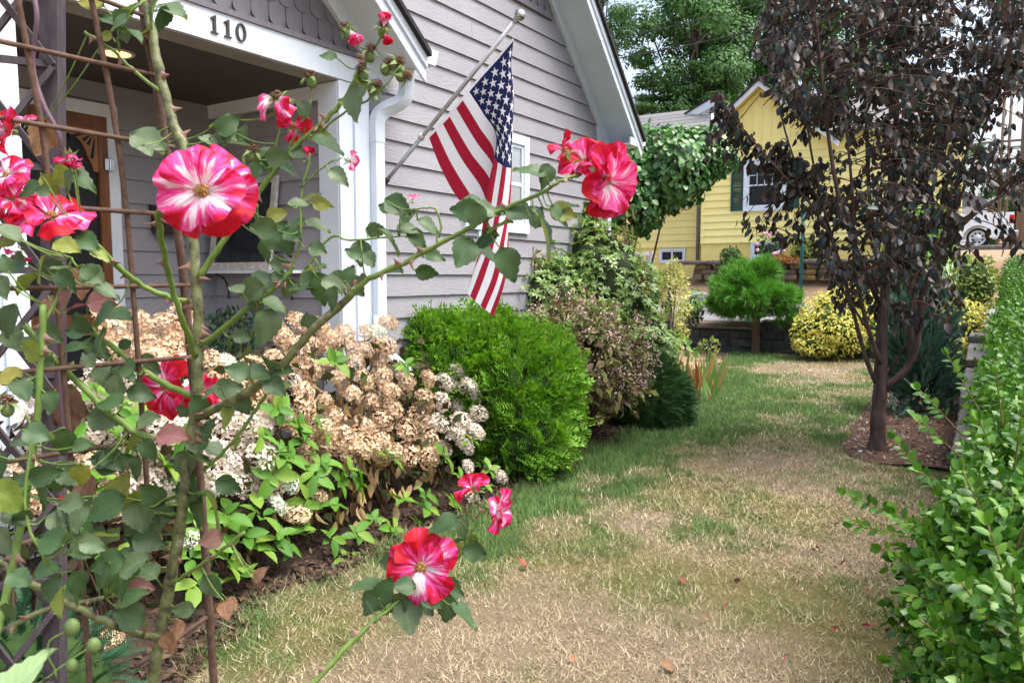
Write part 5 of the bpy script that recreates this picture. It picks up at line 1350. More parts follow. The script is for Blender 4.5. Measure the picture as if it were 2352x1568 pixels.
for pts, r0, r1 in (
    ([(2022, 895, 0), (2075, 855, -.05), (2103, 800, -.08), (2113, 720, -.1), (2132, 640, -.15), (2172, 560, -.2), (2240, 490, -.3), (2300, 450, -.35), (2370, 395, -.4)], .038, .010),
    ([(2098, 830, -.07), (2090, 760, 0), (2098, 680, .05), (2118, 600, .1), (2130, 480, .1), (2125, 300, .1), (2135, 90, .1)], .027, .009),
    ([(2012, 880, 0), (1988, 820, -.05), (1966, 740, -.1), (1942, 650, -.15), (1915, 560, -.2), (1890, 470, -.25), (1860, 330, -.3), (1838, 130, -.3)], .021, .007),
    ([(2022, 835, -.03), (1996, 760, -.12), (1976, 680, -.15), (1962, 600, -.2), (1958, 450, -.25), (1938, 250, -.3), (1900, 30, -.3)], .022, .008),
    ([(1945, 640, -.15), (1885, 500, -.3), (1810, 415, -.4), (1735, 330, -.5), (1665, 245, -.55)], .014, .004),
    ([(2035, 650, .05), (2002, 500, .2), (1990, 300, .3), (1984, 100, .3), (1980, -100, .3)], .022, .008),
    ([(2048, 560, .1), (2090, 400, .3), (2180, 200, .4), (2230, -10, .5)], .026, .008),
    ([(2112, 700, 0), (2180, 500, .3), (2225, 330, .4), (2262, 150, .4), (2290, -60, .4)], .022, .007),
    ([(2172, 560, -.2), (2215, 430, -.2), (2260, 300, -.2), (2310, 130, -.2), (2350, -20, -.2)], .016, .006),
    ([(2020, 700, .05), (1940, 500, -.45), (1905, 330, -.6), (1880, 100, -.7), (1860, -60, -.7)], .024, .007),
    ([(1890, 470, -.25), (1830, 380, -.3), (1790, 240, -.3), (1775, 60, -.3)], .012, .004),
    ([(1995, 760, -.12), (1930, 660, -.2), (1880, 590, -.3), (1850, 560, -.3)], .012, .004),
    ([(2040, 980 - 120, 0), (2062, 820, -.1), (2085, 790, -.2), (2105, 770, -.25)], .012, .004)):
    LW.append(limb(pts, r0, r1, 'branch', plum))
rr = np.random.RandomState(77)
def left_edge(y): return np.interp(y, [-150, 0, 100, 200, 235, 290, 400, 480, 520, 600, 680, 740], [1800, 1768, 1756, 1790, 1815, 1845, 1862, 1866, 1868, 1890, 1930, 1950])
def right_edge(y): return np.interp(y, [-150, 0, 300, 400, 450, 500, 600, 700, 740], [2420, 2420, 2420, 2400, 2290, 2215, 2205, 2185, 2150])
tw = []
while len(tw) < 1080:
    x, y = rr.uniform(1640, 2420), rr.uniform(-150, 735)
    l, r_ = left_edge(y), right_edge(y)
    if x < l or x > r_: continue
    dn = 1.0
    if x > 2210 and y > 250: dn = 0.42
    if y > 330: dn = min(dn, 0.62)
    if y > 480: dn = min(dn, 0.75 if 1900 < x < 2180 else .5)
    if noise2(x, y, .012, 3) < .36: dn *= .25
    if 2170 < x < 2215 and y < 180: dn = 0.25          # gap of sky
    if y < 120 and x > 2240: dn = 0.8
    if rr.rand() > dn: continue
    dd = DB + rr.normal(0, 0.55)
    tw.append(at(x, y, max(5.6, dd)))
for q in range(44):                                    # drooping branch towards the yellow house
    t = rr.rand(); tw.append(at(1950 - 300 * t + rr.randn() * 14, 470 - 235 * t + rr.randn() * 18 + 30, DB - .1 - .45 * t))
for (x, y) in ((1790, 400), (1815, 440), (1800, 470), (1840, 420), (1835, 500), (1830, 370), (1770, 430), (1750, 380), (1690, 330), (1700, 300), (1665, 250), (1680, 270), (1650, 240), (1760, 500), (1745, 510), (1800, 540), (1880, 560), (2335, 562), (2348, 470), (2300, 515), (2225, 500), (2210, 545)):
    for _ in range(2): tw.append(at(x + rr.randn() * 10, y + rr.randn() * 10, DB - .35))
tw = np.array(tw)
LP = np.vstack(LW)
PP, DD, NN, SS = [], [], [], []
tm = MB()
for c in tw:
    dist = np.linalg.norm(LP - c, axis=1); j = np.argmin(dist + 0.3 * np.maximum(0, LP[:, 2] - c[2])); b = LP[j]
    dv = c - b; L = np.linalg.norm(dv)
    if L > 0.45: b = c - dv / L * 0.42
    mid = (b + c) / 2 + np.array([0, 0, 0.05]); tp_ = c + unit(c - b) * 0.12 - ZZ * 0.05
    P = smoothp([b, mid, c, tp_], 3); tm.add(*tube(P, np.linspace(.005, .002, len(P)), 4))
    for i in range(12):
        q = P[rr.randint(len(P) // 3, len(P))] + rr.randn(3) * 0.025
        PP.append(q); DD.append(unit(unit(c - b) * 0.2 - ZZ * 0.95 + rr.randn(3) * 0.38)); NN.append(rr.randn(3) + np.array([.1, -.4, .5])); SS.append(rr.uniform(0.05, 0.095))
tm.build('twigs', M['twig'], plum, True, 'stuff')
foliage(plum, 'crown', T12(.275, .10, .28), frames(np.array(DD), np.array(NN), np.array(SS)), np.array(PP), M['plum'], 300)

# ================================================================ BOXWOOD HEDGE
M['box'] = leafmat('boxwood_leaf', [(0.024, 0.085, 0.010), (0.048, 0.145, 0.014), (0.09, 0.215, 0.024), (0.036, 0.115, 0.012), (0.14, 0.27, 0.035), (0.062, 0.17, 0.018)], rough=0.40, trans=0.2, spec=0.35)
M['boxcore'] = pmat('boxwood_core_shade', (0.015, 0.035, 0.008), (0.03, 0.06, 0.012), rough=0.9, scale=20)  # darkened leaf green, painted as the shade in the hedge's gaps
M['boxstem'] = pmat('boxwood_stem', (0.20, 0.15, 0.05), (0.12, 0.09, 0.03), rough=0.8)
hg = thing('boxwood_hedge', (0, -4.4, 0), 'glossy green boxwood hedge running along the right side', 'hedge')
def htop(u): return np.interp(u, [-4, -3.5, -3, -1, 2, 6, 9.5], [1.04, 1.08, 1.15, 1.34, 1.50, 1.72, 1.90])
def hleft(u): return np.interp(u, [-4, -3.5, -3.2, -2.83, -2.6, -2.3, -1.1, 9.5], [-4.26, -4.13, -4.08, -4.04, -4.07, -4.10, -4.13, -4.19])
rr = np.random.RandomState(88)
def hedge_pts(n, u0, u1):
    u = rr.uniform(u0, u1, n); s = rr.rand(n)
    top, lf = htop(u), hleft(u); R_ = 0.16
    z = np.empty(n); v = np.empty(n); N = np.zeros((n, 3))
    hs_ = top - 0.12 - R_; ltot = hs_ + R_ * 1.57 + 0.62; q = s * ltot
    a = q < hs_
    z[a] = 0.12 + q[a]; v[a] = lf[a] - 0.10 * (1 - (z[a] / top[a])) ** 2 * 2.2; N[a] = (0, 1, 0.15)
    b = (q >= hs_) & (q < hs_ + R_ * 1.57); t = (q[b] - hs_[b]) / R_
    z[b] = top[b] - R_ + R_ * np.sin(t); v[b] = lf[b] - R_ + R_ * np.cos(t); N[b] = np.stack([0 * t, np.cos(t), np.sin(t)], -1)
    c = q >= hs_ + R_ * 1.57
    z[c] = top[c]; v[c] = lf[c] - R_ - (q[c] - hs_[c] - R_ * 1.57); N[c] = (0, 0.05, 1)
    bump = 0.09 * (noise2(u, z * 1.3 + v, 2.6, 21) - 0.5) + 0.07 * (noise2(u, v * 2 + z, 6.0, 22) - .5)
    P = np.stack([u, v, z], -1) + N * bump[:, None]
    return P, unit(N)
def sprig(pairs, tpl, seed):
    rr_ = np.random.RandomState(seed); V = []; F = []; n = 0; tv, tf = tpl
    for i in range(pairs):
        y = 0.12 + 0.85 * i / pairs; sz = 0.27 * (1 - 0.25 * i / pairs)
        for s in (0, 1):
            a = i * 1.5708 + s * math.pi + rr_.uniform(-.3, .3); e = 0.55 + 0.5 * i / pairs + rr_.uniform(-.2, .2)
            d = np.array([math.cos(a) * math.cos(e), math.sin(e), math.sin(a) * math.cos(e)]); X = unit(np.cross(d, np.array([0, 1.0, 0]))); Z_ = np.cross(X, d)
            V.append(tv * sz @ np.stack([X, d, Z_], 1).T + np.array([0, y, 0])); F.append(tf + n); n += len(tv)
    return np.vstack(V), np.vstack(F)
SP = [sprig(6, T12(.34, .07, .10), 1), sprig(6, T12(.36, .05, .16), 2), sprig(5, T12(.33, .08, .05), 3)]
SPf = [sprig(5, T5(.34, .07, .10), 4), sprig(5, T5(.36, .05, .16), 5)]
def hplace(n, u0, u1, l0, l1, sps, tag_, rand=0.45):
    for k_, sp in enumerate(sps):
        P, N = hedge_pts(n // len(sps), u0, u1)
        P = P - N * 0.03 - N * (0.08 * rr.rand(len(P)) ** 2)[:, None]
        D = unit(N * 0.75 + np.array([-.15, 0.1, 0.40]) + rr.randn(len(P), 3) * rand)
        foliage(hg, tag_, sp, frames(D, rr.randn(len(P), 3), l0 + (l1 - l0) * rr.rand(len(P))), P, M['box'])
hplace(3600, -4.0, -2.2, 0.085, 0.12, SP, 'foliage')
hplace(3400, -2.2, 0.8, 0.08, 0.115, SP, 'foliage')
hplace(4200, 0.8, 5.0, 0.08, 0.12, SPf, 'foliage')
hplace(3600, 5.0, 9.4, 0.08, 0.13, SPf, 'foliage')
# protruding sprigs on the lawn side, every leaf of its own
tv, tf = T12(.34, .06, .12); lm = mkmesh('leaf', tv, tf, True, M['box']); ns_ = 0
for (x, y, d, dx, dy, L) in ((2030, 1160, 1.80, -1, .35, .17), (2085, 1060, 1.85, -.7, .75, .12), (2060, 1210, 1.7, -1, .2, .14), (2150, 940, 2.0, -.5, .9, .13), (2150, 1000, 1.9, -.8, .6, .13), (2140, 1250, 1.45, -.8, .6, .14), (2170, 1370, 1.25, -1, .3, .12), (2150, 1320, 1.4, -.9, .5, .12), (2110, 1270, 1.6, -.9, .3, .12), (2200, 880, 2.1, -.5, .9, .14), (2240, 1180, 1.3, -.3, 1, .12), (2290, 1330, 1.05, -.4, .9, .11), (2200, 1480, 1.1, -.9, .5, .11), (2320, 1480, .98, -.2, 1, .11), (2180, 1130, 1.6, -.7, .7, .12), (2265, 1060, 1.45, -.4, .9, .12), (2330, 1180, 1.2, .1, 1, .11), (2250, 1410, 1.05, -.8, .7, .11), (2310, 1010, 1.5, -.1, 1, .12), (2270, 900, 1.8, -.2, 1, .12), (2140, 1540, 1.25, -1, .2, .11), (2340, 880, 1.9, .1, 1, .12)):
    L *= .85; b = at(x + 26, y + 22, d); D_ = unit(RT * dx + UP * dy + rr.randn(3) * .12); tip = b + D_ * L
    part('stem', *tube(smoothp([b - D_ * .06, b, tip], 4), np.linspace(.0022, .0012, 9), 5), M['boxstem'], hg, True)
    for i in range(6):
        q = b + D_ * L * (0.08 + 0.9 * i / 6); side = unit(np.cross(D_, rr.randn(3)))
        for s in (1, -1):
            dd = unit(D_ * 0.75 + side * s * 0.9 + rr.randn(3) * .12)
            link('leaf', lm, hg, mat4(dd, unit(D_ * 0.8 - side * s * .6 + ZZ * .5 - FW * .3), rr.uniform(.023, .030), q)); ns_ += 1
    for s in (1, -1): link('leaf', lm, hg, mat4(unit(D_ + side * s * .3), unit(rr.randn(3) - FW), .026, tip))
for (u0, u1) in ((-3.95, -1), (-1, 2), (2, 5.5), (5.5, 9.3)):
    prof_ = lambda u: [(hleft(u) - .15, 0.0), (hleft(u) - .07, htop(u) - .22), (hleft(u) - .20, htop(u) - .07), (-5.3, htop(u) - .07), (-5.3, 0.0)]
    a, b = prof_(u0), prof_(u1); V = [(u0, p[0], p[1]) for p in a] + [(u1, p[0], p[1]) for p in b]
    part('shade_core', V, [(i, (i + 1) % 5, 5 + (i + 1) % 5, 5 + i) for i in range(5)] + [(4, 3, 2, 1, 0), (5, 6, 7, 8, 9)], M['boxcore'], hg)  # solid filler block behind the sprigs, coloured as shaded depth

# ================================================================ HYDRANGEA
M['headtan'] = leafmat('hydrangea_tan', [(0.58, 0.40, 0.25), (0.68, 0.51, 0.35), (0.48, 0.29, 0.15), (0.74, 0.60, 0.45), (0.64, 0.46, 0.30)], rough=0.75, trans=0.22, spec=0.15)
M['headpink'] = leafmat('hydrangea_faded_pink', [(0.72, 0.64, 0.54), (0.78, 0.70, 0.64), (0.64, 0.62, 0.44), (0.72, 0.57, 0.57), (0.62, 0.49, 0.37)], rough=0.7, trans=0.22, spec=0.15)
M['headwhite'] = leafmat('hydrangea_cream', [(0.70, 0.72, 0.62), (0.62, 0.68, 0.50), (0.74, 0.76, 0.68)], rough=0.7, trans=0.22, spec=0.15)
M['hydleaf'] = leafmat('hydrangea_leaf', [(0.05, 0.145, 0.016), (0.09, 0.225, 0.026), (0.19, 0.30, 0.045), (0.07, 0.18, 0.02), (0.12, 0.27, 0.035)], rough=0.5, trans=0.3, spec=0.25)
M['hyddry'] = leafmat('hydrangea_dry_leaf', [(0.44, 0.30, 0.14), (0.28, 0.16, 0.08), (0.54, 0.42, 0.22), (0.16, 0.09, 0.05), (0.48, 0.38, 0.12)], rough=0.8, trans=0.25, spec=0.1)
def head(n, seed, squash=0.75, fl=0.205):
    rr_ = np.random.RandomState(seed); V = []; F = []; k_ = 0
    for i in range(n):
        z = 1 - 1.55 * (i + .5) / n; a = i * 2.39996
        d = np.array([math.sqrt(max(0, 1 - z * z)) * math.cos(a), math.sqrt(max(0, 1 - z * z)) * math.sin(a), z])
        c = d * (1 + rr_.uniform(-.12, .08)) * np.array([1, 1, squash]); nn = unit(d + rr_.randn(3) * .35); X = unit(np.cross(nn, rr_.randn(3))); Y = np.cross(nn, X)
        for j in range(4):
            t = j * math.pi / 2; p = X * math.cos(t) + Y * math.sin(t); s = -X * math.sin(t) + Y * math.cos(t); cup = rr_.uniform(0.0, .5)
            V += [c, c + p * fl * .55 + s * fl * .45 + nn * fl * cup * .5, c + p * fl * 1.05 + nn * fl * cup, c + p * fl * .55 - s * fl * .45 + nn * fl * cup * .5]
            F.append((k_, k_ + 1, k_ + 2, k_ + 3)); k_ += 4
    return np.array(V), np.array(F)
HM = {}
for nm in ('headtan', 'headpink', 'headwhite'):
    HM[nm] = [mkmesh('flower_head', *head(76, 900 + q, (0.72, 0.85, 0.62)[q]), False, M[nm]) for q in range(3)]
def hplane(x, y, off=0.0):             # front of the hydrangea mound leans back
    n = np.array([0.0, 1.0, -0.40]); c = -1.02 + off
    r = ray(x, y); return CAM + r * (c - n @ CAM) / (n @ r)
hy = thing('hydrangea', (-1.6, -0.7, 0), 'large hydrangea with faded tan and pinkish flower heads along the porch', 'hydrangea')
rr = np.random.RandomState(99)
HEADS = []
def fill(x0, x1, y0, y1, n, kind, off=(0, .12), gap=40, r=(.066, .092)):
    tries = 0; k_ = 0
    while k_ < n and tries < n * 30:
        tries += 1; x, y = rr.uniform(x0, x1), rr.uniform(y0, y1)
        if any((x - h[0]) ** 2 + ((y - h[1]) * 1.2) ** 2 < gap * gap for h in HEADS): continue
        HEADS.append((x, y, kind, rr.uniform(*off), rr.uniform(*r))); k_ += 1
fill(620, 890, 740, 850, 30, 'headtan', (.12, .4), 38)
fill(690, 990, 855, 1050, 40, 'headtan', (0, .15), 41)
fill(250, 450, 720, 830, 20, 'headtan', (.2, .5), 36)
fill(960, 1115, 850, 1030, 24, 'headpink', (.05, .2), 36)
fill(490, 620, 960, 1120, 12, 'headpink', (-.05, .1), 42)
fill(90, 480, 850, 1130, 34, 'headpink', (0, .3), 44)
fill(60, 260, 1050, 1170, 12, 'headtan', (0, .2), 40)
fill(480, 720, 830, 970, 22, 'headtan', (.1, .3), 42)
fill(560, 700, 820, 900, 6, 'headpink', (.1, .3), 36)
for (x, y, kd, r_) in ((655, 948, 'headwhite', .05), (663, 1110, 'headwhite', .065), (682, 1180, 'headtan', .075), (865, 760, 'headwhite', .06), (525, 832, 'headwhite', .055), (735, 1140, 'headtan', .045), (640, 1160, 'headwhite', .055), (1075, 1070, 'headpink', .05), (1125, 1075, 'headwhite', .04), (1150, 1095, 'headpink', .06), (1085, 1140, 'headpink', .055), (260, 1470, 'headtan', .05), (440, 1240, 'headwhite', .05), (830, 1030, 'headtan', .07), (905, 1040, 'headtan', .07), (750, 985, 'headtan', .06), (1080, 885, 'headpink', .07), (1100, 950, 'headpink', .07), (1095, 990, 'headpink', .07)):
    HEADS.append((x, y, kd, -0.02, r_))
hst = MB()
for (x, y, kd, off, r_) in HEADS:
    p = hplane(x, y, off); nn = unit(np.array([0.25, -0.75, 0.85]) + rr.randn(3) * .3)
    if kd == 'headtan' and rr.rand() < .06: kd = 'headpink'
    link('flower_head', HM[kd][rr.randint(3)], hy, mat4(unit(np.cross(nn, rr.randn(3))), nn, r_, p))
    b = np.array([p[0] + rr.uniform(-.25, .25), -0.6 + rr.uniform(-.2, .25), 0.0]); P = smoothp([b, (b + p) / 2 + np.array([0, .08, .05]), p - nn * r_ * .4], 3); hst.add(*tube(P, np.linspace(.006, .003, len(P)), 5))
hst.build('stems', M['twig'], hy, True)
# whorls of fresh leaves
tv, tf = T12(.25, .10, .2); lm = mkmesh('leaf', tv, tf, True, M['hydleaf'])
WH = [(690, 975, .10), (665, 1060, .11), (700, 1010, .10), (640, 1040, .11), (740, 985, .09), (800, 1080, .12), (830, 1120, .11), (780, 1110, .10), (760, 1160, .10), (620, 1090, .11), (600, 1180, .11), (560, 1230, .12), (640, 1230, .10), (520, 1290, .12), (450, 1340, .12), (560, 1320, .1), (480, 1250, .12), (700, 1150, .1), (720, 1090, .1), (1120, 1080, .09), (1170, 1060, .09), (1060, 1100, .1), (1100, 1120, .1), (1020, 1050, .09), (1040, 1160, .1), (980, 1170, .1), (930, 1150, .09), (300, 960, .1), (340, 920, .1), (260, 1000, .1), (220, 900, .1), (420, 1010, .1), (380, 1070, .1), (170, 1010, .1), (200, 1090, .1), (820, 1230, .09), (800, 1290, .1), (700, 1215, .09), (760, 1235, .08), (660, 1260, .09), (900, 1215, .08), (960, 1205, .08), (600, 1260, .1), (860, 1190, .08), (870, 1260, .07), (120, 900, .1), (640, 940, .1), (600, 1000, .1), (770, 830, .1), (930, 840, .08), (1080, 1010, .08), (460, 1180, .1), (520, 1180, .1)]
for _ in range(3): WH.append((rr.uniform(560, 900), rr.uniform(960, 1270), .1))
for _ in range(4): WH.append((rr.uniform(100, 560), rr.uniform(900, 1300), .1))
for _ in range(3): WH.append((rr.uniform(950, 1190), rr.uniform(1040, 1170), .09))
for (x, y, s) in WH:
    s *= 1.3
    p = hplane(x, y, -0.04); ax = unit(np.array([0.1, -0.7, 0.8]) + rr.randn(3) * .35); X = unit(np.cross(ax, rr.randn(3))); Y = np.cross(ax, X); n = 5 + rr.randint(2)
    for i in range(n):
        t = 2 * math.pi * i / n + rr.uniform(-.25, .25); lay = i % 2; dd = unit((X * math.cos(t) + Y * math.sin(t)) + ax * (0.1 + .45 * lay))
        link('leaf', lm, hy, mat4(dd, unit(ax + rr.randn(3) * .2), s * rr.uniform(.75, 1.1) * (0.8 if lay else 1), p + rr.randn(3) * .008))
# dry hanging leaves and dark inner leaves
Pd = []
for _ in range(240): Pd.append(hplane(rr.uniform(690, 1010), rr.uniform(900, 1200), rr.uniform(.05, .4)))
for _ in range(130): Pd.append(hplane(rr.uniform(560, 1050), rr.uniform(900, 1290), rr.uniform(.1, .5)))
for _ in range(160): Pd.append(hplane(rr.uniform(80, 620), rr.uniform(850, 1300), rr.uniform(.15, .5)))
Pd = np.array(Pd); foliage(hy, 'dry_leaves', T12(.22, .16, .3), frames(-ZZ + rr.randn(len(Pd), 3) * .3, rr.randn(len(Pd), 3), rr.uniform(.06, .12, len(Pd))), Pd, M['hyddry'])
n = 2600; Pd = np.stack([rr.uniform(-3.6, -0.1, n), rr.uniform(-.8, .05, n), rr.uniform(.05, 1.15, n)], -1); Pd = Pd[Pd[:, 2] < 0.45 + 1.0 * np.clip((Pd[:, 1] + .95) * 1.7, 0, .8)]
M['hydinner'] = leafmat('hydrangea_inner_leaf', [(0.06, 0.08, 0.02), (0.09, 0.055, 0.03), (0.05, 0.035, 0.02), (0.07, 0.12, 0.025)], rough=0.8, trans=0.15)
foliage(hy, 'inner_leaves', T5(.3, .08, .2), frames(rr.randn(len(Pd), 3) - ZZ * .6, rr.randn(len(Pd), 3), rr.uniform(.07, .12, len(Pd))), Pd, M['hydinner'])

# asters by the porch
M['asterleaf'] = leafmat('aster_leaf', [(0.015, 0.05, 0.025), (0.03, 0.09, 0.04), (0.05, 0.12, 0.05)], rough=0.5, trans=.15)
M['purple'] = leafmat('purple_petal', [(0.16, 0.03, 0.30), (0.24, 0.05, 0.38), (0.10, 0.03, 0.26)], rough=0.6)
for (xs, ys, d, lb, seed) in (((480, 590), (715, 800), 5.9, 'dark green aster plant with purple flowers below the porch window frame', 1), ((690, 820), (725, 770), 5.9, 'dark aster plant with purple flowers at the foot of the porch post', 2)):
    c = at((xs[0] + xs[1]) / 2, ys[1], d); t = thing('aster_plant', (c[0], c[1], .28), lb, 'plant'); r2 = np.random.RandomState(seed)
    P = np.array([at(r2.uniform(*xs), r2.uniform(ys[0], ys[1] + 30), d + r2.uniform(-.15, .15)) for _ in range(420)])
    foliage(t, 'foliage', T5(.16, .04, .1), frames(r2.randn(len(P), 3) + ZZ * .8, r2.randn(len(P), 3), r2.uniform(.05, .08, len(P))), P, M['asterleaf'])
    fls = [at(r2.uniform(*xs), ys[0] + r2.uniform(-6, 30), d - .15) for _ in range(5)] + ([at(793, 722, 5.7)] if seed == 2 else [at(560, 712, 5.7)])
    for f_ in fls:
        V, F = scatter(*T5(.14, 0, -.1), frames(np.array([[math.cos(a), math.sin(a), .35] for a in np.linspace(0, 6.0, 14)]), np.tile([0, 0, 1.0], (14, 1)), np.full(14, .035)), np.tile(f_, (14, 1))); part('flower', V, F, M['purple'], t)
    stems(t, (c[0], c[1], .28), fls + [P[i] for i in range(20)], .004, M['greenstem'])
c = at(415, 670, 6.6); t = thing('potted_evergreen', (c[0], c[1], .28), 'small feathery bright green plant on the porch by the mailbox', 'plant')
P, N, r2 = shell(c, (.10, .1, .16), 130, 55); foliage(t, 'foliage', needlespray(8), frames(unit(N * .4 + ZZ), r2.randn(len(P), 3), np.full(len(P), .07)), P, M['thuja'])
part('pot', *tube([(c[0], c[1], .28), (c[0], c[1], c[2] - .12)], [.1, .13], 12), M['brownbox'], t, True)
# spruce low at left
c = at(45, 1390, 2.5); t = thing('dwarf_spruce', (c[0], c[1], 0), 'low dark green spruce behind the rose at lower left', 'shrub')
M['spruce'] = leafmat('spruce_needles', [(0.015, 0.06, 0.025), (0.03, 0.10, 0.04)], rough=0.6, trans=.1)
P, N, r2 = shell((c[0], c[1], .18), (.34, .34, .34), 520, 57, inner=.6, zmin=0.02); foliage(t, 'foliage', needlespray(14, 1, .03, .16), frames(unit(N + r2.randn(len(P), 3) * .2 + ZZ * .1), unit(N + ZZ), np.full(len(P), .13)), P - N * .05, M['spruce'])
core(t, (c[0], c[1], .15), (.26, .26, .26), M['thujacore'], seed=3)

# ================================================================ RUSTY TRELLIS AND DARK LATTICE ARBOR
VT = float(at(430, 640, 1.45)[1])
tr_ = thing('metal_trellis', (-3.7, VT, 0), 'rusty welded wire garden trellis holding the climbing rose', 'trellis')
def trod(pts, r, name='rod'):
    r = r * (.78 if r < .007 else 1); W = [pl(x, y, 1, VT + off) for (x, y, off) in pts]; part(name, *tube(smoothp(W, 5), r, 8), M['rust'], tr_, True); return W
trod([(318, -60, .0), (335, 60, 0), (365, 230, 0), (412, 560, 0), (425, 680, 0), (450, 950, 0), (470, 1250, 0), (487, 1500, 0), (505, 1800, 0)], .0078, 'upright')
trod([(195, -70, .004), (235, 120, .004), (262, 270, .004), (290, 480, .004), (308, 700, .004), (325, 930, .004), (340, 1150, .004)], .0062, 'upright')
trod([(30, -60, .004), (62, 110, .004), (100, 320, .004), (118, 500, .004), (132, 700, .004), (150, 900, .004), (170, 1150, .004), (195, 1400, .004), (210, 1650, .004)], .0062, 'upright')
for (y0, x1, y1) in ((-90, 335, 38), (95, 378, 178), (271, 400, 338), (466, 425, 495), (663, 440, 655), (858, 450, 818), (1062, 470, 990), (1260, 470, 1140)):
    trod([(-120, y0 - (y1 - y0) * 120 / x1, -.004), (x1 / 2, (y0 + y1) / 2, -.004), (x1, y1, -.004)], .0052)
trod([(310, 1530, 0), (400, 1470, 0), (505, 1395, 0)], .006)
ab_ = thing('lattice_arbor', at(60, 300, 2.2) * np.array([1, 1, 0]), 'dark stained wooden lattice arbor side at the left edge', 'arbor')
DL = 2.3
def lslat(x0, y0, x1, y1, d0=DL, d1=DL, w=.011, t=.006, name='slat'):
    p0, p1 = at(x0, y0, d0), at(x1, y1, d1); dr_ = unit(p1 - p0); sd_ = unit(np.cross(dr_, FH)); part(name, *barg(p0, p1, sd_ * w, FH * t), M['arbor'], ab_)
lslat(120, -80, 128, 1700, DL, DL, .026, .022, 'post')
lslat(-90, -80, -40, 1700, DL - .12, DL - .12, .026, .022, 'post')
pA = at(124, 300, DL)
for q in range(8):
    y = -180 + q * 250
    lslat(-75, y + 62 - (q * 5), 128, y + 92 - (q * 22) * 0.6, DL - .1, DL - .02, .010, .006)
    lslat(-72, y + 80, 122, y + 330, DL - .11, DL - .03, .009, .005); lslat(-72, y + 330, 122, y + 85, DL - .095, DL - .035, .009, .005)

# ================================================================ CLIMBING ROSE
rose = thing('climbing_rose', at(350, 1560, 1.35) * np.array([1, 1, 0]), 'climbing rose with red, pink and white striped flowers on the rusty trellis', 'rose')
mt, nt, bs, out = nodes('rose_cane')
tc = nt.nodes.new('ShaderNodeTexCoord'); nz = nt.nodes.new('ShaderNodeTexNoise'); nz.inputs['Scale'].default_value = 38; nz.inputs['Detail'].default_value = 10; nz.inputs['Roughness'].default_value = .7
nt.links.new(tc.outputs['Object'], nz.inputs['Vector'])
r = ramp(nt, [(0.36, (0.03, 0.028, 0.022)), (0.44, (0.08, 0.085, 0.035)), (0.53, (0.13, 0.15, 0.055)), (0.60, (0.15, 0.17, 0.075)), (0.66, (0.32, 0.31, 0.26))]); nt.links.new(nz.outputs['Fac'], r.inputs[0]); nt.links.new(r.outputs[0], bs.inputs['Base Color']); bs.inputs['Roughness'].default_value = 0.6
M['cane'] = mt
M['newcane'] = pmat('young_cane', (0.15, 0.24, 0.055), (0.10, 0.17, 0.035), rough=0.5, scale=40)
M['thorn'] = pmat('rose_thorn', (0.16, 0.06, 0.045), (0.28, 0.20, 0.15), rough=0.6, scale=90)
M['purplevine'] = pmat('purple_vine_stem', (0.14, 0.09, 0.13), (0.10, 0.06, 0.07), rough=0.6)
CANE = []
def thorn_mesh():
    n = 6; V = []
    for (x, h, rx, ry) in ((0, 0, .30, .85), (.0, .45, .14, .32), (-.22, 1.45, .008, .015)):
        for i in range(n):
            t = 2 * math.pi * i / n; V.append((rx * math.cos(t), x + ry * math.sin(t), h))
    return mkmesh('thorn', V, [(j * n + i, j * n + (i + 1) % n, (j + 1) * n + (i + 1) % n, (j + 1) * n + i) for j in range(2) for i in range(n)] + [tuple(range(12, 18))], True, M['thorn'])
THM = thorn_mesh()
rr = np.random.RandomState(123)
def cane(pts, r0, r1, mat='newcane', thorns=0, seg=8, tsz=.0095):
    W = smoothp([at(*p) for p in pts], 6)
    W += 0.0008 * rr.randn(*W.shape)
    rad = np.linspace(r0, r1, len(W)) * (1 + .06 * np.sin(np.arange(len(W)) * 2.1))
    o_ = part('cane', *tube(W, rad, seg), M[mat], rose, True); CANE.append(W)
    T = unit(np.gradient(W, axis=0))
    for _ in range(thorns):
        i = rr.randint(1, len(W) - 1); sd_ = unit(RT * rr.choice([-1, 1]) * 1.0 + UP * rr.randn() * .3 - FW * rr.rand() * .7); sd_ = unit(sd_ - T[i] * (sd_ @ T[i]))
        link('thorn', THM, o_, mat4(-T[i] if T[i][2] < 0 else T[i], sd_, tsz * rr.uniform(.7, 1.3), W[i] + sd_ * rad[i] * .8))
    return W
cane([(325, -40, 1.40), (345, 60, 1.39), (375, 200, 1.38), (405, 300, 1.37), (425, 350, 1.36), (443, 560, 1.34), (454, 700, 1.33), (455, 800, 1.33), (449, 930, 1.33), (432, 1050, 1.33), (415, 1200, 1.33), (395, 1320, 1.33), (370, 1450, 1.33), (345, 1600, 1.33), (330, 1760, 1.33)], .0080, .0112, 'cane', 46, 10, .0125)
cane([(452, 960, 1.33), (560, 905, 1.28), (640, 845, 1.26), (720, 757, 1.24), (800, 682, 1.22), (838, 630, 1.22)], 0.0081, 0.0062, 'cane', 9)
cane([(800, 682, 1.22), (850, 640, 1.21), (930, 602, 1.20), (1010, 560, 1.19), (1075, 525, 1.18), (1160, 478, 1.17), (1245, 442, 1.16), (1290, 415, 1.16), (1335, 402, 1.17)], 0.0048, 0.0023, 'newcane', 7)
cane([(455, 795, 1.33), (500, 765, 1.31), (570, 705, 1.29), (640, 655, 1.28), (675, 610, 1.28)], 0.0052, 0.0039, 'newcane', 6)
cane([(448, 815, 1.32), (425, 750, 1.26), (388, 640, 1.2), (370, 540, 1.12), (368, 480, 1.04), (420, 450, 1.0)], 0.0055, 0.0039, 'newcane', 7)
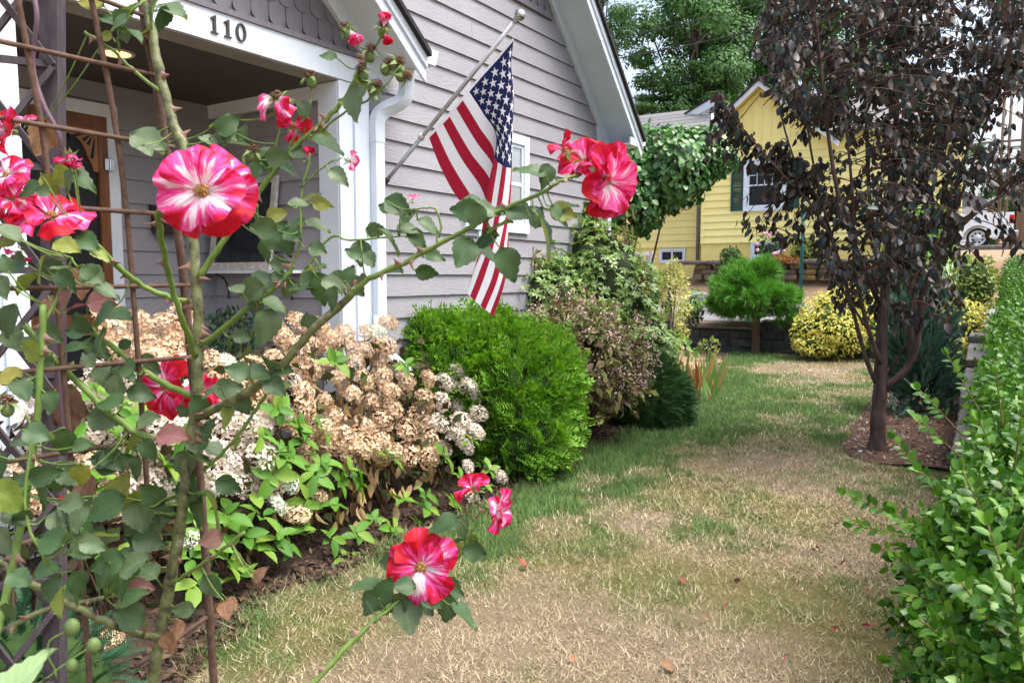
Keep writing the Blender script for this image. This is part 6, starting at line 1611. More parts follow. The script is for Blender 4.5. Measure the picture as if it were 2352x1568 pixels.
cane([(190, 530, 1.2), (260, 602, 1.25), (325, 655, 1.3), (390, 682, 1.32), (440, 694, 1.33)], 0.0044, 0.0051, 'newcane', 4)
cane([(55, 745, 1.28), (130, 828, 1.28), (230, 928, 1.28), (300, 985, 1.29), (345, 1006, 1.3)], 0.0055, 0.0062, 'newcane', 6)
cane([(200, 750, 1.4), (300, 828, 1.38), (380, 882, 1.36), (447, 910, 1.33)], 0.0052, 0.0062, 'newcane', 4)
cane([(100, 700, 1.12), (92, 860, 1.11), (75, 1050, 1.1), (45, 1220, 1.08), (5, 1400, 1.05), (-20, 1500, 1.0)], 0.0048, 0.0059, 'newcane', 9)
cane([(165, 590, 1.15), (150, 640, 1.15), (105, 740, 1.12)], 0.0022, 0.0031, 'newcane', 0)
cane([(690, 1600, 1.15), (790, 1492, 1.18), (850, 1432, 1.2), (890, 1395, 1.23), (930, 1350, 1.27), (952, 1325, 1.29)], 0.0048, 0.0031, 'newcane', 4)
cane([(860, 1425, 1.2), (930, 1370, 1.24), (1000, 1325, 1.27), (1050, 1280, 1.29), (1080, 1230, 1.3), (1098, 1185, 1.3), (1100, 1150, 1.3)], 0.0030, 0.0017, 'newcane', 2)
cane([(455, 640, 1.33), (520, 545, 1.33), (600, 432, 1.33), (680, 335, 1.33), (740, 283, 1.33), (785, 235, 1.33), (830, 160, 1.33), (850, 120, 1.33)], 0.0055, 0.0031, 'newcane', 8)
cane([(192, 72, 1.35), (255, 112, 1.36), (300, 157, 1.37), (390, 227, 1.38)], 0.0024, 0.0035, 'newcane', 2)
cane([(275, 165 - 45, 1.36), (272, 80, 1.34), (290, 40, 1.33), (320, 10, 1.33), (345, -10, 1.36)], 0.0022, 0.0023, 'newcane', 0)
cane([(-20, 1280, 1.15), (80, 1345, 1.18), (190, 1402, 1.22), (280, 1442, 1.26), (372, 1470, 1.33)], 0.0055, 0.0070, 'cane', 6)
cane([(-10, 1455, 1.2), (90, 1405, 1.22), (160, 1390, 1.23), (240, 1370, 1.25)], 0.0044, 0.0039, 'cane', 4)
cane([(385, 1345, 1.33), (440, 1310, 1.3), (500, 1270, 1.28), (560, 1222, 1.27)], 0.0037, 0.0031, 'newcane', 2)
cane([(470, 1080, 1.33), (540, 1010, 1.3), (585, 945, 1.29), (612, 905, 1.28)], 0.0033, 0.0031, 'newcane', 0)
cane([(660, 640, 1.28), (690, 560, 1.28), (690, 470, 1.28), (705, 390, 1.28), (712, 352, 1.28)], 0.0022, 0.0016, 'newcane', 1)
cane([(690, 430, 1.28), (730, 395, 1.27), (760, 372, 1.27), (785, 362, 1.27)], 0.0015, 0.0014, 'newcane')
cane([(1000, 566, 1.19), (1012, 520, 1.19), (1000, 480, 1.19), (970, 478, 1.19), (950, 480, 1.19)], 0.0019, 0.0014, 'newcane')
cane([(700, 620, 1.27), (760, 545, 1.27), (800, 552, 1.26), (860, 548, 1.25), (930, 540, 1.25)], 0.0022, 0.0016, 'newcane')
cane([(740, 300, 1.33), (790, 260, 1.32), (850, 225, 1.31), (890, 190, 1.3), (920, 150, 1.3)], 0.0022, 0.0016, 'newcane')
cane([(620, 400, 1.33), (640, 300, 1.32), (640, 240, 1.31)], 0.0022, 0.0017, 'newcane')
cane([(660, 350, 1.33), (680, 300, 1.32)], 0.0019, 0.0016, 'newcane')
cane([(700, 300, 1.33), (712, 240, 1.33), (716, 195, 1.33)], 0.0015, 0.0014, 'newcane')
cane([(130, 1560, 1.15), (110, 1480, 1.15), (165, 1445, 1.16)], 0.0015, 0.0016, 'newcane'); cane([(100, 1560, 1.15), (170, 1510, 1.17), (215, 1482, 1.18)], 0.0015, 0.0016, 'newcane')
cane([(110, 1300, 1.05), (60, 1180, 1.05), (70, 1000, 1.08), (60, 950, 1.08)], 0.0022, 0.0016, 'newcane')
# purple vine wound on the trellis
W = smoothp([at(*p) for p in ((70, -40, 1.36), (85, 40, 1.35), (75, 150, 1.36), (100, 240, 1.35), (138, 320, 1.34), (135, 420, 1.36), (140, 600, 1.37), (145, 760, 1.37), (138, 860, 1.36), (150, 1000, 1.36), (160, 1070, 1.36), (175, 1090, 1.37))], 6); part('vine_stem', *tube(W, .0042, 7), M['purplevine'], rose, True)
CP = np.vstack(CANE)

# ---- leaves, each its own object
M['roseleaf'] = leafmat('rose_leaf', [(0.032, 0.075, 0.022), (0.05, 0.10, 0.034), (0.10, 0.145, 0.07), (0.04, 0.09, 0.024), (0.07, 0.125, 0.052)], rough=0.5, trans=0.22, spec=0.45, back=(0.17, 0.22, 0.05), noise=0.18, nscale=3)
M['roseleafy'] = leafmat('rose_leaf_yellowing', [(0.20, 0.22, 0.04), (0.14, 0.20, 0.035), (0.26, 0.24, 0.05)], rough=0.5, trans=0.3, spec=0.3, noise=.2, nscale=4)
M['roseleafred'] = leafmat('rose_leaf_reddish', [(0.20, 0.05, 0.06), (0.14, 0.08, 0.06), (0.24, 0.10, 0.10)], rough=0.5, trans=0.25, spec=0.3, noise=.2, nscale=3)
M['roseleafdry'] = leafmat('rose_leaf_dry', [(0.18, 0.095, 0.055), (0.26, 0.15, 0.085), (0.13, 0.075, 0.055)], rough=0.8, trans=0.2, spec=0.1, noise=.3, nscale=5)
def roseleaf_mesh(mat, seed, w=0.40, curl=.15):
    ny, nx = 13, 5; V = []; UV = []
    for j in range(ny):
        y = j / (ny - 1); wd = w * (math.sin(math.pi * (y ** 0.78)) ** 0.85 if 0 < y < 1 else 0.02) * (1.14 - 0.30 * y)
        for i in range(nx):
            x = (i - 2) / 2; yy = y + (0.0 if j in (0, ny - 1) else (0.03 * abs(x) * (1 if j % 2 else -.3))); xx = x * wd * (1.0 if abs(x) < 1 else (1.05 if j % 2 else .96))
            V.append((xx, yy, 0.10 * abs(x) - curl * y * y + 0.035 * math.sin(y * 9 + x * 3 + seed) * abs(x))); UV.append((x * .5 + .5, y))
    k_ = np.arange(ny * nx).reshape(ny, nx)
    F = np.stack([k_[:-1, :-1], k_[:-1, 1:], k_[1:, 1:], k_[1:, :-1]], -1).reshape(-1, 4)
    me_ = mkmesh('leaf', np.array(V), F, True, mat); ul = me_.uv_layers.new(name='UVMap'); ul.data.foreach_set('uv', np.array(UV)[F.ravel()].astype(np.float32).ravel())
    return me_
def add_veins(mt, amt=1.35, dust=0.0):
    nt = mt.node_tree; bs = [n for n in nt.nodes if n.type == 'BSDF_PRINCIPLED'][0]
    src = bs.inputs['Base Color'].links[0].from_socket
    uv = nt.nodes.new('ShaderNodeUVMap'); uv.uv_map = 'UVMap'; sp = nt.nodes.new('ShaderNodeSeparateXYZ'); nt.links.new(uv.outputs[0], sp.inputs[0])
    ax = math_(nt, 'ABSOLUTE', math_(nt, 'SUBTRACT', sp.outputs[0], 0.5))
    mid = math_(nt, 'LESS_THAN', ax, 0.022)
    sv = math_(nt, 'GREATER_THAN', math_(nt, 'SINE', math_(nt, 'MULTIPLY', math_(nt, 'SUBTRACT', sp.outputs[1], math_(nt, 'MULTIPLY', ax, 0.55)), 44.0)), 0.86)
    ve = math_(nt, 'MINIMUM', math_(nt, 'ADD', mid, math_(nt, 'MULTIPLY', sv, 0.45)), 1.0)
    h = nt.nodes.new('ShaderNodeHueSaturation'); nt.links.new(src, h.inputs['Color'])
    mr = nt.nodes.new('ShaderNodeMapRange'); mr.inputs['To Min'].default_value = 1.0; mr.inputs['To Max'].default_value = amt; nt.links.new(ve, mr.inputs[0]); nt.links.new(mr.outputs[0], h.inputs['Value'])
    nt.links.new(h.outputs[0], bs.inputs['Base Color'])
    bp = nt.nodes.new('ShaderNodeBump'); bp.inputs['Strength'].default_value = .35; bp.inputs['Distance'].default_value = .002; bp.invert = True; nt.links.new(ve, bp.inputs['Height']); nt.links.new(bp.outputs[0], bs.inputs['Normal'])
M['roseleafpale'] = leafmat('rose_leaf_pale', [(0.24, 0.36, 0.16), (0.26, 0.38, 0.18)], rough=0.5, trans=0.3, spec=0.3)
for k_ in ('roseleaf', 'roseleafy', 'roseleafred', 'roseleafdry', 'roseleafpale'): add_veins(M[k_])
RLM = {k_: [roseleaf_mesh(M[k_], s, (.42, .38, .36)[s % 3], c_) for s, c_ in ((0, .12), (1, .3), (2, .5))] for k_ in ('roseleaf', 'roseleafy', 'roseleafred', 'roseleafdry', 'roseleafpale')}
LV = []
def L_(s):
    for t in s.split():
        q = t.split(','); LV.append((float(q[0]), float(q[1]), float(q[2]), float(q[3]), q[4] if len(q) > 4 else 'g'))
L_('255,40,80,140 270,55,70,-150 290,40,60,20 285,82,45,-80 238,84,45,170,y 322,80,60,-20 345,30,85,-120 410,28,95,-15 375,50,75,-95 205,8,75,165,y 330,75,50,200,y 300,20,60,60')
L_('350,328,105,-20 325,322,55,-10 370,345,75,-5 345,352,50,-40 130,408,80,-160 145,420,75,-140 185,403,100,-20 60,438,75,-165 115,425,60,-50,y 95,440,45,180')
L_('500,272,70,175,y 530,285,75,35 505,312,70,190 545,322,70,-35 555,332,60,-5 475,322,55,160 520,300,60,-80 560,300,50,80')
L_('818,245,110,-95 860,212,65,-25 790,228,55,150,y 835,190,60,-60,y 750,130,50,170')
L_('600,372,70,165 645,362,75,-10 580,398,60,-130 665,392,65,-35 760,335,100,-25 690,348,60,0 785,408,65,-35,y 745,312,75,-5,y 620,345,60,30 700,260,55,-90,y 560,375,45,-100')
L_('640,535,90,55 600,525,75,175 660,565,75,-70 695,515,75,5 610,580,75,-95 650,605,60,0 735,517,75,-10 735,575,55,-20,y 680,545,60,-30 590,490,55,110 640,490,60,20 690,465,60,10,y 720,450,55,30,y 745,470,55,-10,y')
L_('565,668,90,-160 612,642,90,15 592,702,65,-60 640,697,75,-10 742,670,90,-75 775,655,75,-20 690,652,75,165 535,655,60,140 660,668,60,-110 720,640,70,25 615,762,105,-100 700,745,75,-155 712,612,75,175 650,640,60,-20')
L_('830,588,75,-90 808,578,55,150 852,602,60,-50 822,662,70,-45 788,648,75,-20 760,690,70,-110 805,625,55,60')
L_('905,548,85,-28 922,478,85,-28 945,522,65,0 992,518,70,-20 965,552,70,-35 880,472,55,155 1005,590,60,-10,y 985,628,65,-15,y 900,620,55,170 870,530,60,-10 940,495,50,30')
L_('1060,482,90,170 1090,502,75,-100 1125,482,80,-5 1075,466,65,175,y 1140,518,80,-170 1155,492,80,0 1205,492,95,-10 1062,592,95,-115 1172,615,105,-62 1130,577,95,-10 1105,548,85,-170 1212,388,95,155,y 1255,412,70,-95 1265,552,130,-62 1290,502,80,-45,y 1310,470,60,20 1235,495,60,80 1325,380,45,60,y 1300,490,80,-10,y')
L_('560,772,55,0,y 280,727,105,-5 232,722,90,-150 20,745,100,-110 200,750,80,-40 180,700,60,30,r 240,690,80,10,r 90,620,80,-120 50,650,85,-150 20,600,90,170 130,620,70,-20 160,650,75,-50 230,640,80,-25 215,560,80,-25 240,590,70,-50 30,540,85,-30 15,560,60,200,y 250,665,70,-10 150,690,60,-100,r')
L_('95,330,95,-95,d 118,318,90,-75,d 150,940,120,-105,d 168,960,110,-75,d 202,1135,110,-95,d 125,705,60,-60,d 195,655,90,-75,d 600,1310,55,60,d 590,1345,45,-100,d 522,1405,60,-70,d 540,1385,45,-30,d 500,1400,50,-140,d 410,1450,60,-80,d 395,1480,70,-60,d 330,1470,60,-95,d')
L_('410,992,95,10,r 372,1000,75,200,r 480,1238,70,-170,r 345,1260,60,-50,r 430,945,50,-20')
L_('330,905,80,-10 270,840,90,160 300,850,85,-10 345,845,80,-35 230,800,85,-20 180,790,75,30 240,870,70,-70 120,770,80,-30 60,800,80,160,y 100,850,70,-140 20,870,80,-160,y 55,900,75,-60 120,930,70,-100 40,1010,90,170 90,1000,80,-20')
L_('530,890,80,10 600,860,75,-20 640,890,75,-35 560,935,70,-60 520,960,75,-120 620,830,70,150 660,850,60,-10 540,850,75,160 480,900,60,200')
L_('280,1115,110,65 335,1148,105,20 235,1170,125,205 322,1195,100,-75 385,1182,75,-15 150,1232,125,-155 95,1240,105,165 195,1262,85,-60 505,1175,125,-50 448,1182,105,-110 285,1335,130,-80 240,1292,100,-165 315,1290,100,35 130,1392,90,-110 172,1372,80,-60 20,1152,125,-40 35,1100,100,160 330,1250,85,-30 395,1140,90,20 440,1110,85,70 530,1120,80,-25 470,1060,85,-20 410,1060,75,160 230,1330,90,-120 190,1180,90,60 300,1230,80,-160 60,1330,80,-20 20,1250,95,-60 260,1225,80,10 360,1215,80,-100 120,1300,80,20 210,1225,80,-30 330,1350,75,0,r')
L_('830,1347,115,178 890,1342,80,60 852,1388,85,-125 885,1392,70,-80 942,1422,110,-72 905,1398,85,-130 1022,1408,100,-105 1078,1415,105,-30 1045,1362,85,-25 890,1292,75,185 1010,1202,95,-170 1068,1218,65,-60 1052,1262,60,-120 1102,1272,85,-20 1068,1250,55,55,y 985,1400,75,-60 870,1365,65,30 925,1375,75,-150 1085,1245,45,-100,y 1000,1380,80,-30 920,1340,70,170')
L_('245,965,90,-15 300,1010,85,-160 345,1040,75,-70 220,1050,85,170 270,1060,80,-40 180,1100,75,-100,y 110,1090,85,10,y 90,1150,90,-120 45,1190,85,-20 150,1160,80,150 310,1080,70,-110 350,960,70,20 500,1040,75,-30')
L_('30,1545,190,70,n')
for _ in range(36): LV.append((rr.uniform(0, 500), rr.uniform(900, 1440), rr.uniform(60, 95), rr.uniform(-180, 180), 'g'))
for _ in range(14): LV.append((rr.uniform(0, 330), rr.uniform(560, 900), rr.uniform(55, 85), rr.uniform(-180, 180), 'g'))
KM = {'g': 'roseleaf', 'y': 'roseleafy', 'r': 'roseleafred', 'd': 'roseleafdry', 'n': 'roseleafpale'}
pet = MB()
PXC = None
def topx(Wp):
    q = Wp - CAM; z = q @ FW; return np.stack([1176 + FPX * (q @ RT) / z, 784 - FPX * (q @ UP) / z, q @ FH], -1)
CPX = topx(CP)
for (x, y, ln, ang, kd) in LV:
    a = math.radians(ang); bx, by = x - math.cos(a) * ln * .5, y + math.sin(a) * ln * .5
    dq = np.hypot(CPX[:, 0] - bx, CPX[:, 1] - by); j = int(np.argmin(dq)); dc = CPX[j, 2]
    d = dc + rr.uniform(-.05, .03) if kd != 'n' else 0.72
    if kd == 'd' and x < 200: d = 1.40
    b = at(bx, by, d); D_ = unit(RT * math.cos(a) + UP * math.sin(a) + FW * rr.uniform(-.45, .25))
    nn = unit(-FW * 0.75 + ZZ * 0.55 + rr.randn(3) * .42)
    if kd == 'y' and rr.rand() < .45: kd = 'g'
    k_ = KM[kd]
    if kd == 'g' and rr.rand() < .03: k_ = 'roseleafy'
    S_ = ln * d / FPX * .82
    link('leaf', RLM[k_][rr.randint(3)], rose, mat4(D_, nn, S_, b))
    if dq[j] < 260:
        pc = CP[j]; mid = (b + pc) / 2 - ZZ * 0.006; P_ = smoothp([pc, mid, b, b + D_ * S_ * .1], 3); part('petiole', *tube(P_, np.linspace(.0014, .0009, len(P_)), 5), M['newcane'], rose, True)

# ---- flowers
def petalmat(name, redness, seed):
    mt, nt, bs, out = nodes(name)
    uv = nt.nodes.new('ShaderNodeUVMap'); uv.uv_map = 'UVMap'; oi = nt.nodes.new('ShaderNodeObjectInfo'); sp = nt.nodes.new('ShaderNodeSeparateXYZ'); nt.links.new(uv.outputs[0], sp.inputs[0])
    cb = nt.nodes.new('ShaderNodeCombineXYZ')
    nt.links.new(math_(nt, 'MULTIPLY', sp.outputs[0], 4.0), cb.inputs[0]); nt.links.new(math_(nt, 'MULTIPLY', sp.outputs[1], 0.9), cb.inputs[1]); nt.links.new(math_(nt, 'MULTIPLY', oi.outputs['Random'], 57.0), cb.inputs[2])
    nz = nt.nodes.new('ShaderNodeTexNoise'); nz.inputs['Scale'].default_value = 1.0; nz.inputs['Detail'].default_value = 3; nz.inputs['Roughness'].default_value = .65; nt.links.new(cb.outputs[0], nz.inputs['Vector'])
    v = math_(nt, 'ADD', math_(nt, 'ADD', math_(nt, 'MULTIPLY', nz.outputs['Fac'], 1.35), -0.175), math_(nt, 'MULTIPLY', math_(nt, 'SUBTRACT', sp.outputs[1], 0.55), 0.40))
    v = math_(nt, 'ADD', v, redness)
    r = ramp(nt, [(0.33, (0.80, 0.72, 0.75)), (0.40, (0.80, 0.42, 0.58)), (0.45, (0.80, 0.115, 0.37)), (0.58, (0.76, 0.05, 0.25)), (0.64, (0.60, 0.012, 0.06)), (0.8, (0.46, 0.004, 0.016))]); nt.links.new(v, r.inputs[0])
    nt.links.new(r.outputs[0], bs.inputs['Base Color']); bs.inputs['Roughness'].default_value = .55; bs.inputs['Specular IOR Level'].default_value = .25
    tr = nt.nodes.new('ShaderNodeBsdfTranslucent'); nt.links.new(r.outputs[0], tr.inputs['Color']); ms = nt.nodes.new('ShaderNodeMixShader'); ms.inputs[0].default_value = .35
    nt.links.new(bs.outputs[0], ms.inputs[1]); nt.links.new(tr.outputs[0], ms.inputs[2]); nt.links.new(ms.outputs[0], out.inputs[0])
    return mt
M['petA'] = petalmat('petal_pink_striped', -0.075, 0); M['petB'] = petalmat('petal_mixed', 0.02, 1); M['petC'] = petalmat('petal_crimson', 0.15, 2)
def petal_mesh(mat, cup, seed, wide=.66):
    rr_ = np.random.RandomState(seed); ny, nx = 9, 11; V = []; UV = []
    for j in range(ny):
        r_ = j / (ny - 1)
        for i in range(nx):
            t = (i / (nx - 1) - .5) * 2
            half = wide * (0.62 + 0.52 * r_ ** 0.7) * (1 - .10 * r_)
            rad = r_ * (1.0 - 0.20 * abs(t) ** 2.4 + 0.05 * math.cos(t * 3.0 + seed) * r_)
            x = math.sin(t * half * .95) * rad; y = math.cos(t * half * .8) * rad
            curl_ = -0.16 * max(0, r_ - .72) / .28 * (.6 + .4 * math.sin(t * 5 + seed)); ruff = curl_ + 0.13 * math.sin(t * 3.6 + seed * 1.7) * r_ ** 2 + .06 * math.sin(t * 8 + seed) * r_ ** 3; rad *= 1 - .11 * math.exp(-(t / .22) ** 2) * r_ ** 3
            z = cup * (0.55 * r_ - 0.62 * r_ ** 2.2) + 0.10 * abs(t) ** 2 * r_ + ruff
            V.append((x, y + .05, z)); UV.append((i / (nx - 1), r_))
    k_ = np.arange(ny * nx).reshape(ny, nx); F = np.stack([k_[:-1, :-1], k_[:-1, 1:], k_[1:, 1:], k_[1:, :-1]], -1).reshape(-1, 4)
    me_ = mkmesh('petal', np.array(V), F, True, mat); ul = me_.uv_layers.new(name='UVMap'); uvs = np.array(UV)[F.ravel()]; ul.data.foreach_set('uv', uvs.astype(np.float32).ravel())
    return me_
PM = {k_: [petal_mesh(M[k_], c_, s) for s, c_ in ((1, .55), (2, .85), (3, .25))] for k_ in ('petA', 'petB', 'petC')}
M['stamen'] = leafmat('stamen', [(0.42, 0.22, 0.05), (0.28, 0.12, 0.03), (0.55, 0.34, 0.08), (0.18, 0.08, 0.03)], rough=.7, trans=.1)
M['sepal'] = leafmat('sepal', [(0.14, 0.22, 0.06), (0.20, 0.26, 0.09)], rough=.6, trans=.2)
def centre_mesh():
    rr_ = np.random.RandomState(4); V = []; F = []; k_ = 0
    for i in range(130):
        a = rr_.uniform(0, 6.283); e = rr_.uniform(.15, 1.5); l = rr_.uniform(.10, .23); d = np.array([math.cos(a) * math.cos(e), math.sin(a) * math.cos(e), math.sin(e)]); s = unit(np.cross(d, rr_.randn(3)))
        p = d * l; V += [-s * .006, s * .006, p + s * .004, p - s * .004]; F.append((k_, k_ + 1, k_ + 2, k_ + 3)); k_ += 4
        s2 = np.cross(d, s); w_ = .028; V += [p - s * w_, p - s2 * w_ + d * .01, p + s * w_, p + s2 * w_ + d * .01]; F.append((k_, k_ + 1, k_ + 2, k_ + 3)); k_ += 4
    return mkmesh('stamens', np.array(V), np.array(F), False, M['stamen'])
CM = centre_mesh()
def sepal_mesh():
    V, F = ball((0, 0, -.17), .09, 8, 6, (1, 1, 1.3)); tv, tf = T5(.16, .03, .35); V = [tuple(v) for v in V]; F = [tuple(f) for f in F]
    for i in range(5):
        a = i * 1.2566; R_ = np.array([[math.cos(a), -math.sin(a), 0], [math.sin(a), math.cos(a), 0], [0, 0, 1]]); n = len(V); V += [tuple(R_ @ (t * .55) + np.array([0, 0, -.10])) for t in tv]; F += [tuple(int(i_) + n for i_ in f) for f in tf]
    return mkmesh('sepals', V, F, True, M['sepal'])
SM = sepal_mesh()
def rot_local(az, el, lift=0.0, s=1.0):
    return Matrix.Translation((0, 0, lift)) @ Matrix.Rotation(az, 4, 'Z') @ Matrix.Rotation(el, 4, 'X') @ Matrix.Diagonal((s, s, s, 1))
def flower(x, y, dia, d, face, kinds, n=11, missing=(), open_=0.0, label=None, outer=None):
    c = at(x, y, d); R_ = dia * d / FPX / 2 / 1.07
    fz = unit(RT * face[0] + UP * face[1] - FW * face[2]); yv = unit(np.cross(fz, rr.randn(3)))
    fo = link('flower', SM, rose, mat4(yv, fz, R_, c))
    if label: fo['label'] = label
    def ch(name, me_, m_):
        o_ = bpy.data.objects.new(name, me_); COL.objects.link(o_); o_.parent = fo; o_.matrix_basis = m_
    n1 = (n + 1) // 2
    for i in range(n):
        if i in missing: continue
        ring = 0 if i < n1 else 1; k_ = i if ring == 0 else i - n1; m = n1 if ring == 0 else n - n1
        az = 2 * math.pi * k_ / max(1, m) + ring * .5 + rr.uniform(-.16, .16); el = (open_ + (.0 if ring == 0 else .40)) + rr.uniform(-.30, .26)
        kk_ = outer if (outer and ring == 0) else kinds; ch('petal', PM[kk_[rr.randint(len(kk_))]][rr.randint(3)], rot_local(az, el, .0 + .02 * ring + rr.uniform(0, .012), (1.0 if ring == 0 else .84) * rr.uniform(.92, 1.06)))
    ch('stamens', CM, Matrix.Translation((0, 0, .03)))
    return fo
flower(468, 440, 235, 1.00, (.02, -.05, 1), ['petA', 'petA', 'petA'], 13, outer=['petB', 'petC', 'petA'], label='large pink and white striped bloom facing forward')
flower(1385, 412, 185, 1.17, (.55, -.3, .7), ['petA', 'petB', 'petA'], 14, open_=.34, outer=['petA', 'petB', 'petC'])
flower(1345, 378, 140, 1.20, (-.3, .45, .7), ['petB', 'petC'], 9, open_=.4)
flower(1300, 350, 110, 1.19, (-.6, .55, .4), ['petC'], 5, (0, 1), open_=.6)
flower(966, 1300, 182, 1.25, (0, .08, 1), ['petB', 'petC', 'petA'], 10)
flower(1128, 1168, 130, 1.30, (.9, -.2, .35), ['petA', 'petB'], 8, open_=.45)
flower(1088, 1125, 105, 1.31, (-.4, .6, .4), ['petB', 'petC'], 6, open_=.5)
flower(120, 505, 180, 1.18, (.1, .75, .6), ['petB', 'petC'], 11)
flower(640, 228, 130, 1.31, (-.3, .2, .8), ['petA', 'petA'], 7, (1, 2, 5), label='half fallen pink and white bloom')
flower(672, 288, 95, 1.33, (.3, -.5, .6), ['petC'], 6, (0,))
flower(385, 888, 150, 1.5, (-.2, .1, 1), ['petC', 'petB'], 10)
flower(470, 895, 90, 1.52, (.5, 0, .8), ['petC', 'petB'], 8, open_=.3)
flower(25, 300, 110, 1.2, (-.6, .1, .6), ['petC', 'petB'], 9, open_=.2)
flower(20, 405, 120, 1.18, (-.2, .4, .7), ['petA', 'petA'], 11, open_=.1)
flower(30, 460, 110, 1.18, (.1, .2, .8), ['petA', 'petB'], 9, open_=.3)
flower(62, 285, 60, 1.25, (0, .8, .4), ['petA'], 6, open_=.5)
flower(162, 355, 80, 1.22, (.1, -1, .1), ['petA', 'petB'], 8, open_=.75)
flower(48, 575, 70, 1.2, (-.2, -.9, .3), ['petB'], 5, open_=.7)
flower(800, 370, 60, 1.27, (.9, -.3, .3), ['petA'], 5, (0,), open_=.5)
flower(947, 462, 46, 1.19, (-.1, 1, .2), ['petA'], 4, (0,), open_=.7)
flower(150, 1158, 45, 1.3, (0, .3, 1), ['petC'], 5, open_=.4)
# buds, hips and spent centres
M['hip'] = pmat('rose_hip_green', (0.13, 0.19, 0.06), (0.09, 0.14, 0.045), rough=.5, scale=60)
M['dead'] = leafmat('spent_centre', [(0.10, 0.05, 0.03), (0.16, 0.09, 0.05)], rough=.9, trans=.05)
DM = CM.copy(); DM.materials.clear(); DM.materials.append(M['dead'])
def hip(x, y, d, r, face=(0, 1, .2), spent=True):
    c = at(x, y, d); fz = unit(RT * face[0] + UP * face[1] - FW * face[2]); R_ = r * d / FPX
    h = part('rose_hip', *ball(c, R_, 10, 8, (.9, .9, 1.1)), M['hip'], rose, True)
    if spent:
        link('sepals', SM, h, mat4(unit(np.cross(fz, rr.randn(3))), fz, R_ * 4.6, c + fz * R_ * 1.3)); link('spent_stamens', DM, h, mat4(unit(np.cross(fz, rr.randn(3))), fz, R_ * 6.0, c + fz * R_ * .8))
for (x, y, fx, fy) in ((850, 130, .1, 1), (800, 80, -.5, 1), (885, 160, .5, .8), (835, 175, -.2, .9), (905, 150, .8, .5), (920, 175, .9, 0), (716, 190, -.2, 1), (880, 75, .2, 1), (580, 360, .3, 1), (855, 205, .6, .4), (640, 235, 0, .3)):
    hip(x, y, 1.31, 13, (fx, fy, .3))
    j = int(np.argmin(np.hypot(CPX[:, 0] - x, CPX[:, 1] - y))); P_ = smoothp([CP[j], (CP[j] + at(x, y, 1.31)) / 2 - ZZ * .004, at(x, y, 1.31)], 3); part('pedicel', *tube(P_, .0015, 5), M['newcane'], rose, True)
for (x, y, r) in ((165, 1440, 20), (215, 1482, 18), (165, 1528, 16)): hip(x, y, 1.15, r, (.3, .8, .2), False)
for (x, y, ln, kd, a) in ((710, 348, 42, 'petB', 80), (815, 88, 50, 'petA', -60), (884, 42, 45, 'petA', 80), (890, 92, 36, 'petC', -70)):
    d = 1.29; b = at(x - math.cos(math.radians(a)) * ln / 2, y + math.sin(math.radians(a)) * ln / 2, d); fz = unit(RT * math.cos(math.radians(a)) + UP * math.sin(math.radians(a)))
    fo = link('bud', SM, rose, mat4(unit(np.cross(fz, FW)), fz, ln * d / FPX * .75, b))
    for i in range(4):
        o_ = bpy.data.objects.new('petal', PM[kd][1]); COL.objects.link(o_); o_.parent = fo; o_.matrix_basis = rot_local(i * 1.57, 1.35, 0, .95)
hip(17, 940, 1.08, 17, (0, 1, .2))

# ================================================================ SMALL THINGS ON THE GROUND
M['fallred'] = leafmat('fallen_leaf_red', [(0.22, 0.03, 0.03), (0.12, 0.04, 0.035), (0.30, 0.06, 0.04), (0.10, 0.05, 0.04)], rough=.6, trans=.15)
M['falltan'] = leafmat('fallen_leaf_tan', [(0.40, 0.20, 0.09), (0.30, 0.16, 0.08), (0.20, 0.10, 0.06)], rough=.7, trans=.15)
FM = [roseleaf_mesh(M['fallred'], 31, .3, .6), roseleaf_mesh(M['fallred'], 32, .34, -.5), roseleaf_mesh(M['falltan'], 33, .36, .7)]
rr = np.random.RandomState(321)
spots = [(1210, 1312, .10, 1, 'curled dark brown leaf on the dry lawn below the thuja, alone'), (1560, 1340, .08, 0, 'dark purple curled leaf lying in the middle of the dry lawn'), (1930, 1305, .07, 1, 'grey brown folded leaf on the lawn nearest the hedge sprigs'), (1520, 1535, .09, 2, 'tan brown leaf standing in the near lawn at the bottom edge'), (1310, 1520, .06, 2, 'small tan leaf on the near lawn left of the tall tan leaf'), (1265, 1265, .035, 0, 'small pink rose petal lying on the lawn'), (1800, 1520, .04, 0, 'bright crimson petal on the near lawn at lower right')]
for (x, y, s, k_, lb) in spots:
    s *= .6; p = gpt(x, y) + ZZ * .03; ob = link('fallen_leaf', FM[k_], None, mat4(unit(np.array([rr.randn(), rr.randn(), .15])), unit(ZZ + rr.randn(3) * .5), s, p)); tag(ob, lb, 'leaf')
n = 0
while n < 46:
    x, y = rr.uniform(1500, 2130), rr.uniform(1010, 1540)
    if rr.rand() > (1.0 if x > 1750 else .35): continue
    p = gpt(x, y)
    if p[1] > bed_edge(p[0]) - .1 or p[1] < -3.9: continue
    ob = link('fallen_leaf', FM[rr.randint(3)], None, mat4(unit(np.array([rr.randn(), rr.randn(), .15])), unit(ZZ + rr.randn(3) * .5), rr.uniform(.018, .036), p + ZZ * .028)); tag(ob, 'small reddish brown fallen plum leaf scattered on the lawn', 'leaf', 'fallen leaves scattered on the lawn'); n += 1
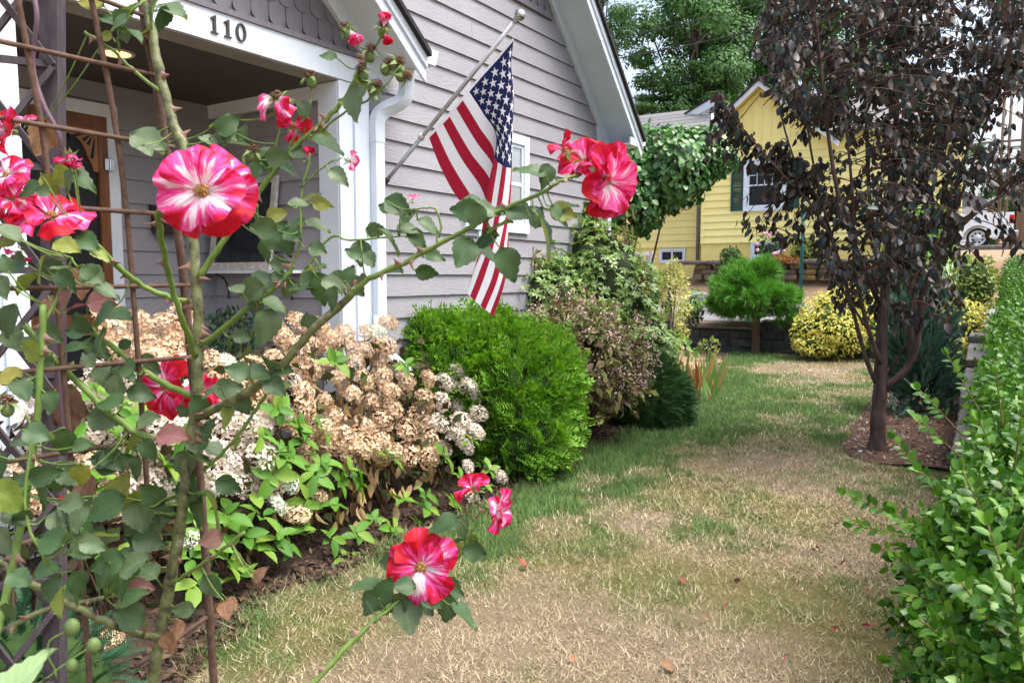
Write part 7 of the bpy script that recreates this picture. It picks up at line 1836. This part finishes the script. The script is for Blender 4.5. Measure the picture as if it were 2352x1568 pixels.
# litter: bark chips and dead leaves in the beds
r2 = np.random.RandomState(17); n = 2600
u_ = r2.uniform(2.65, 7, n); v_ = np.array([mulch_edge(a) for a in u_]) - r2.rand(n) * 1.0 * .95 - .02
P = np.stack([u_, v_, np.full(n, .03)], -1)
M['chips'] = leafmat('bark_chip', [(0.14, 0.075, 0.05), (0.26, 0.17, 0.12), (0.07, 0.04, 0.03), (0.40, 0.33, 0.27), (0.20, 0.05, 0.04)], rough=.9, trans=0)
ob = foliage(None, 'bark_chips', T5(.3, .1, .1), frames(np.stack([r2.randn(n), r2.randn(n), r2.randn(n) * .2], -1), r2.randn(n, 3) * .4 + ZZ, .02 + .03 * r2.rand(n)), P, M['chips'], smooth=False); tag(ob, 'loose bark chips and dry bits around the plum trunk', 'mulch')
n = 6500; u_ = r2.uniform(-4.2, 6, n); v_ = bed_edge(u_) + r2.rand(n) ** 1.5 * .6 - .03
P = np.stack([u_, v_, np.full(n, .02)], -1)
M['litter'] = leafmat('dead_leaf_litter', [(0.05, 0.026, 0.016), (0.09, 0.05, 0.03), (0.03, 0.018, 0.013), (0.14, 0.085, 0.05)], rough=.9, trans=.1)
ob = foliage(None, 'leaf_litter', T5(.34, .14, .2), frames(np.stack([r2.randn(n), r2.randn(n), r2.randn(n) * .3], -1), r2.randn(n, 3) * .5 + ZZ, .018 + .035 * r2.rand(n)), P, M['litter']); tag(ob, 'brown dead leaves covering the soil under the hydrangea bed', 'leaf litter')
n = 900; u_ = r2.uniform(-2.6, 3, n); v_ = -3.80 - r2.rand(n) ** .7 * .30
ob = foliage(None, 'leaf_litter', T5(.34, .14, .2), frames(np.stack([r2.randn(n), r2.randn(n), r2.randn(n) * .3], -1), r2.randn(n, 3) * .5 + ZZ, .014 + .03 * r2.rand(n)), np.stack([u_, v_, np.full(n, .02)], -1), M['chips']); tag(ob, 'pale dry leaf litter along the foot of the boxwood hedge', 'leaf litter')
for (x, y, s) in ((2060, 1035, .06), (2095, 1045, .05), (1180, 1040, .04), (1975, 1042, .04)):
    ob = stone(None, gpt(x, y) + ZZ * .02, s * 1.3, s, s * .7, M['oldwhite'], 'pebble', 8, 6); tag(ob, 'pale pebble lying at the edge of a bed', 'pebble', 'pale pebbles at the bed edges')
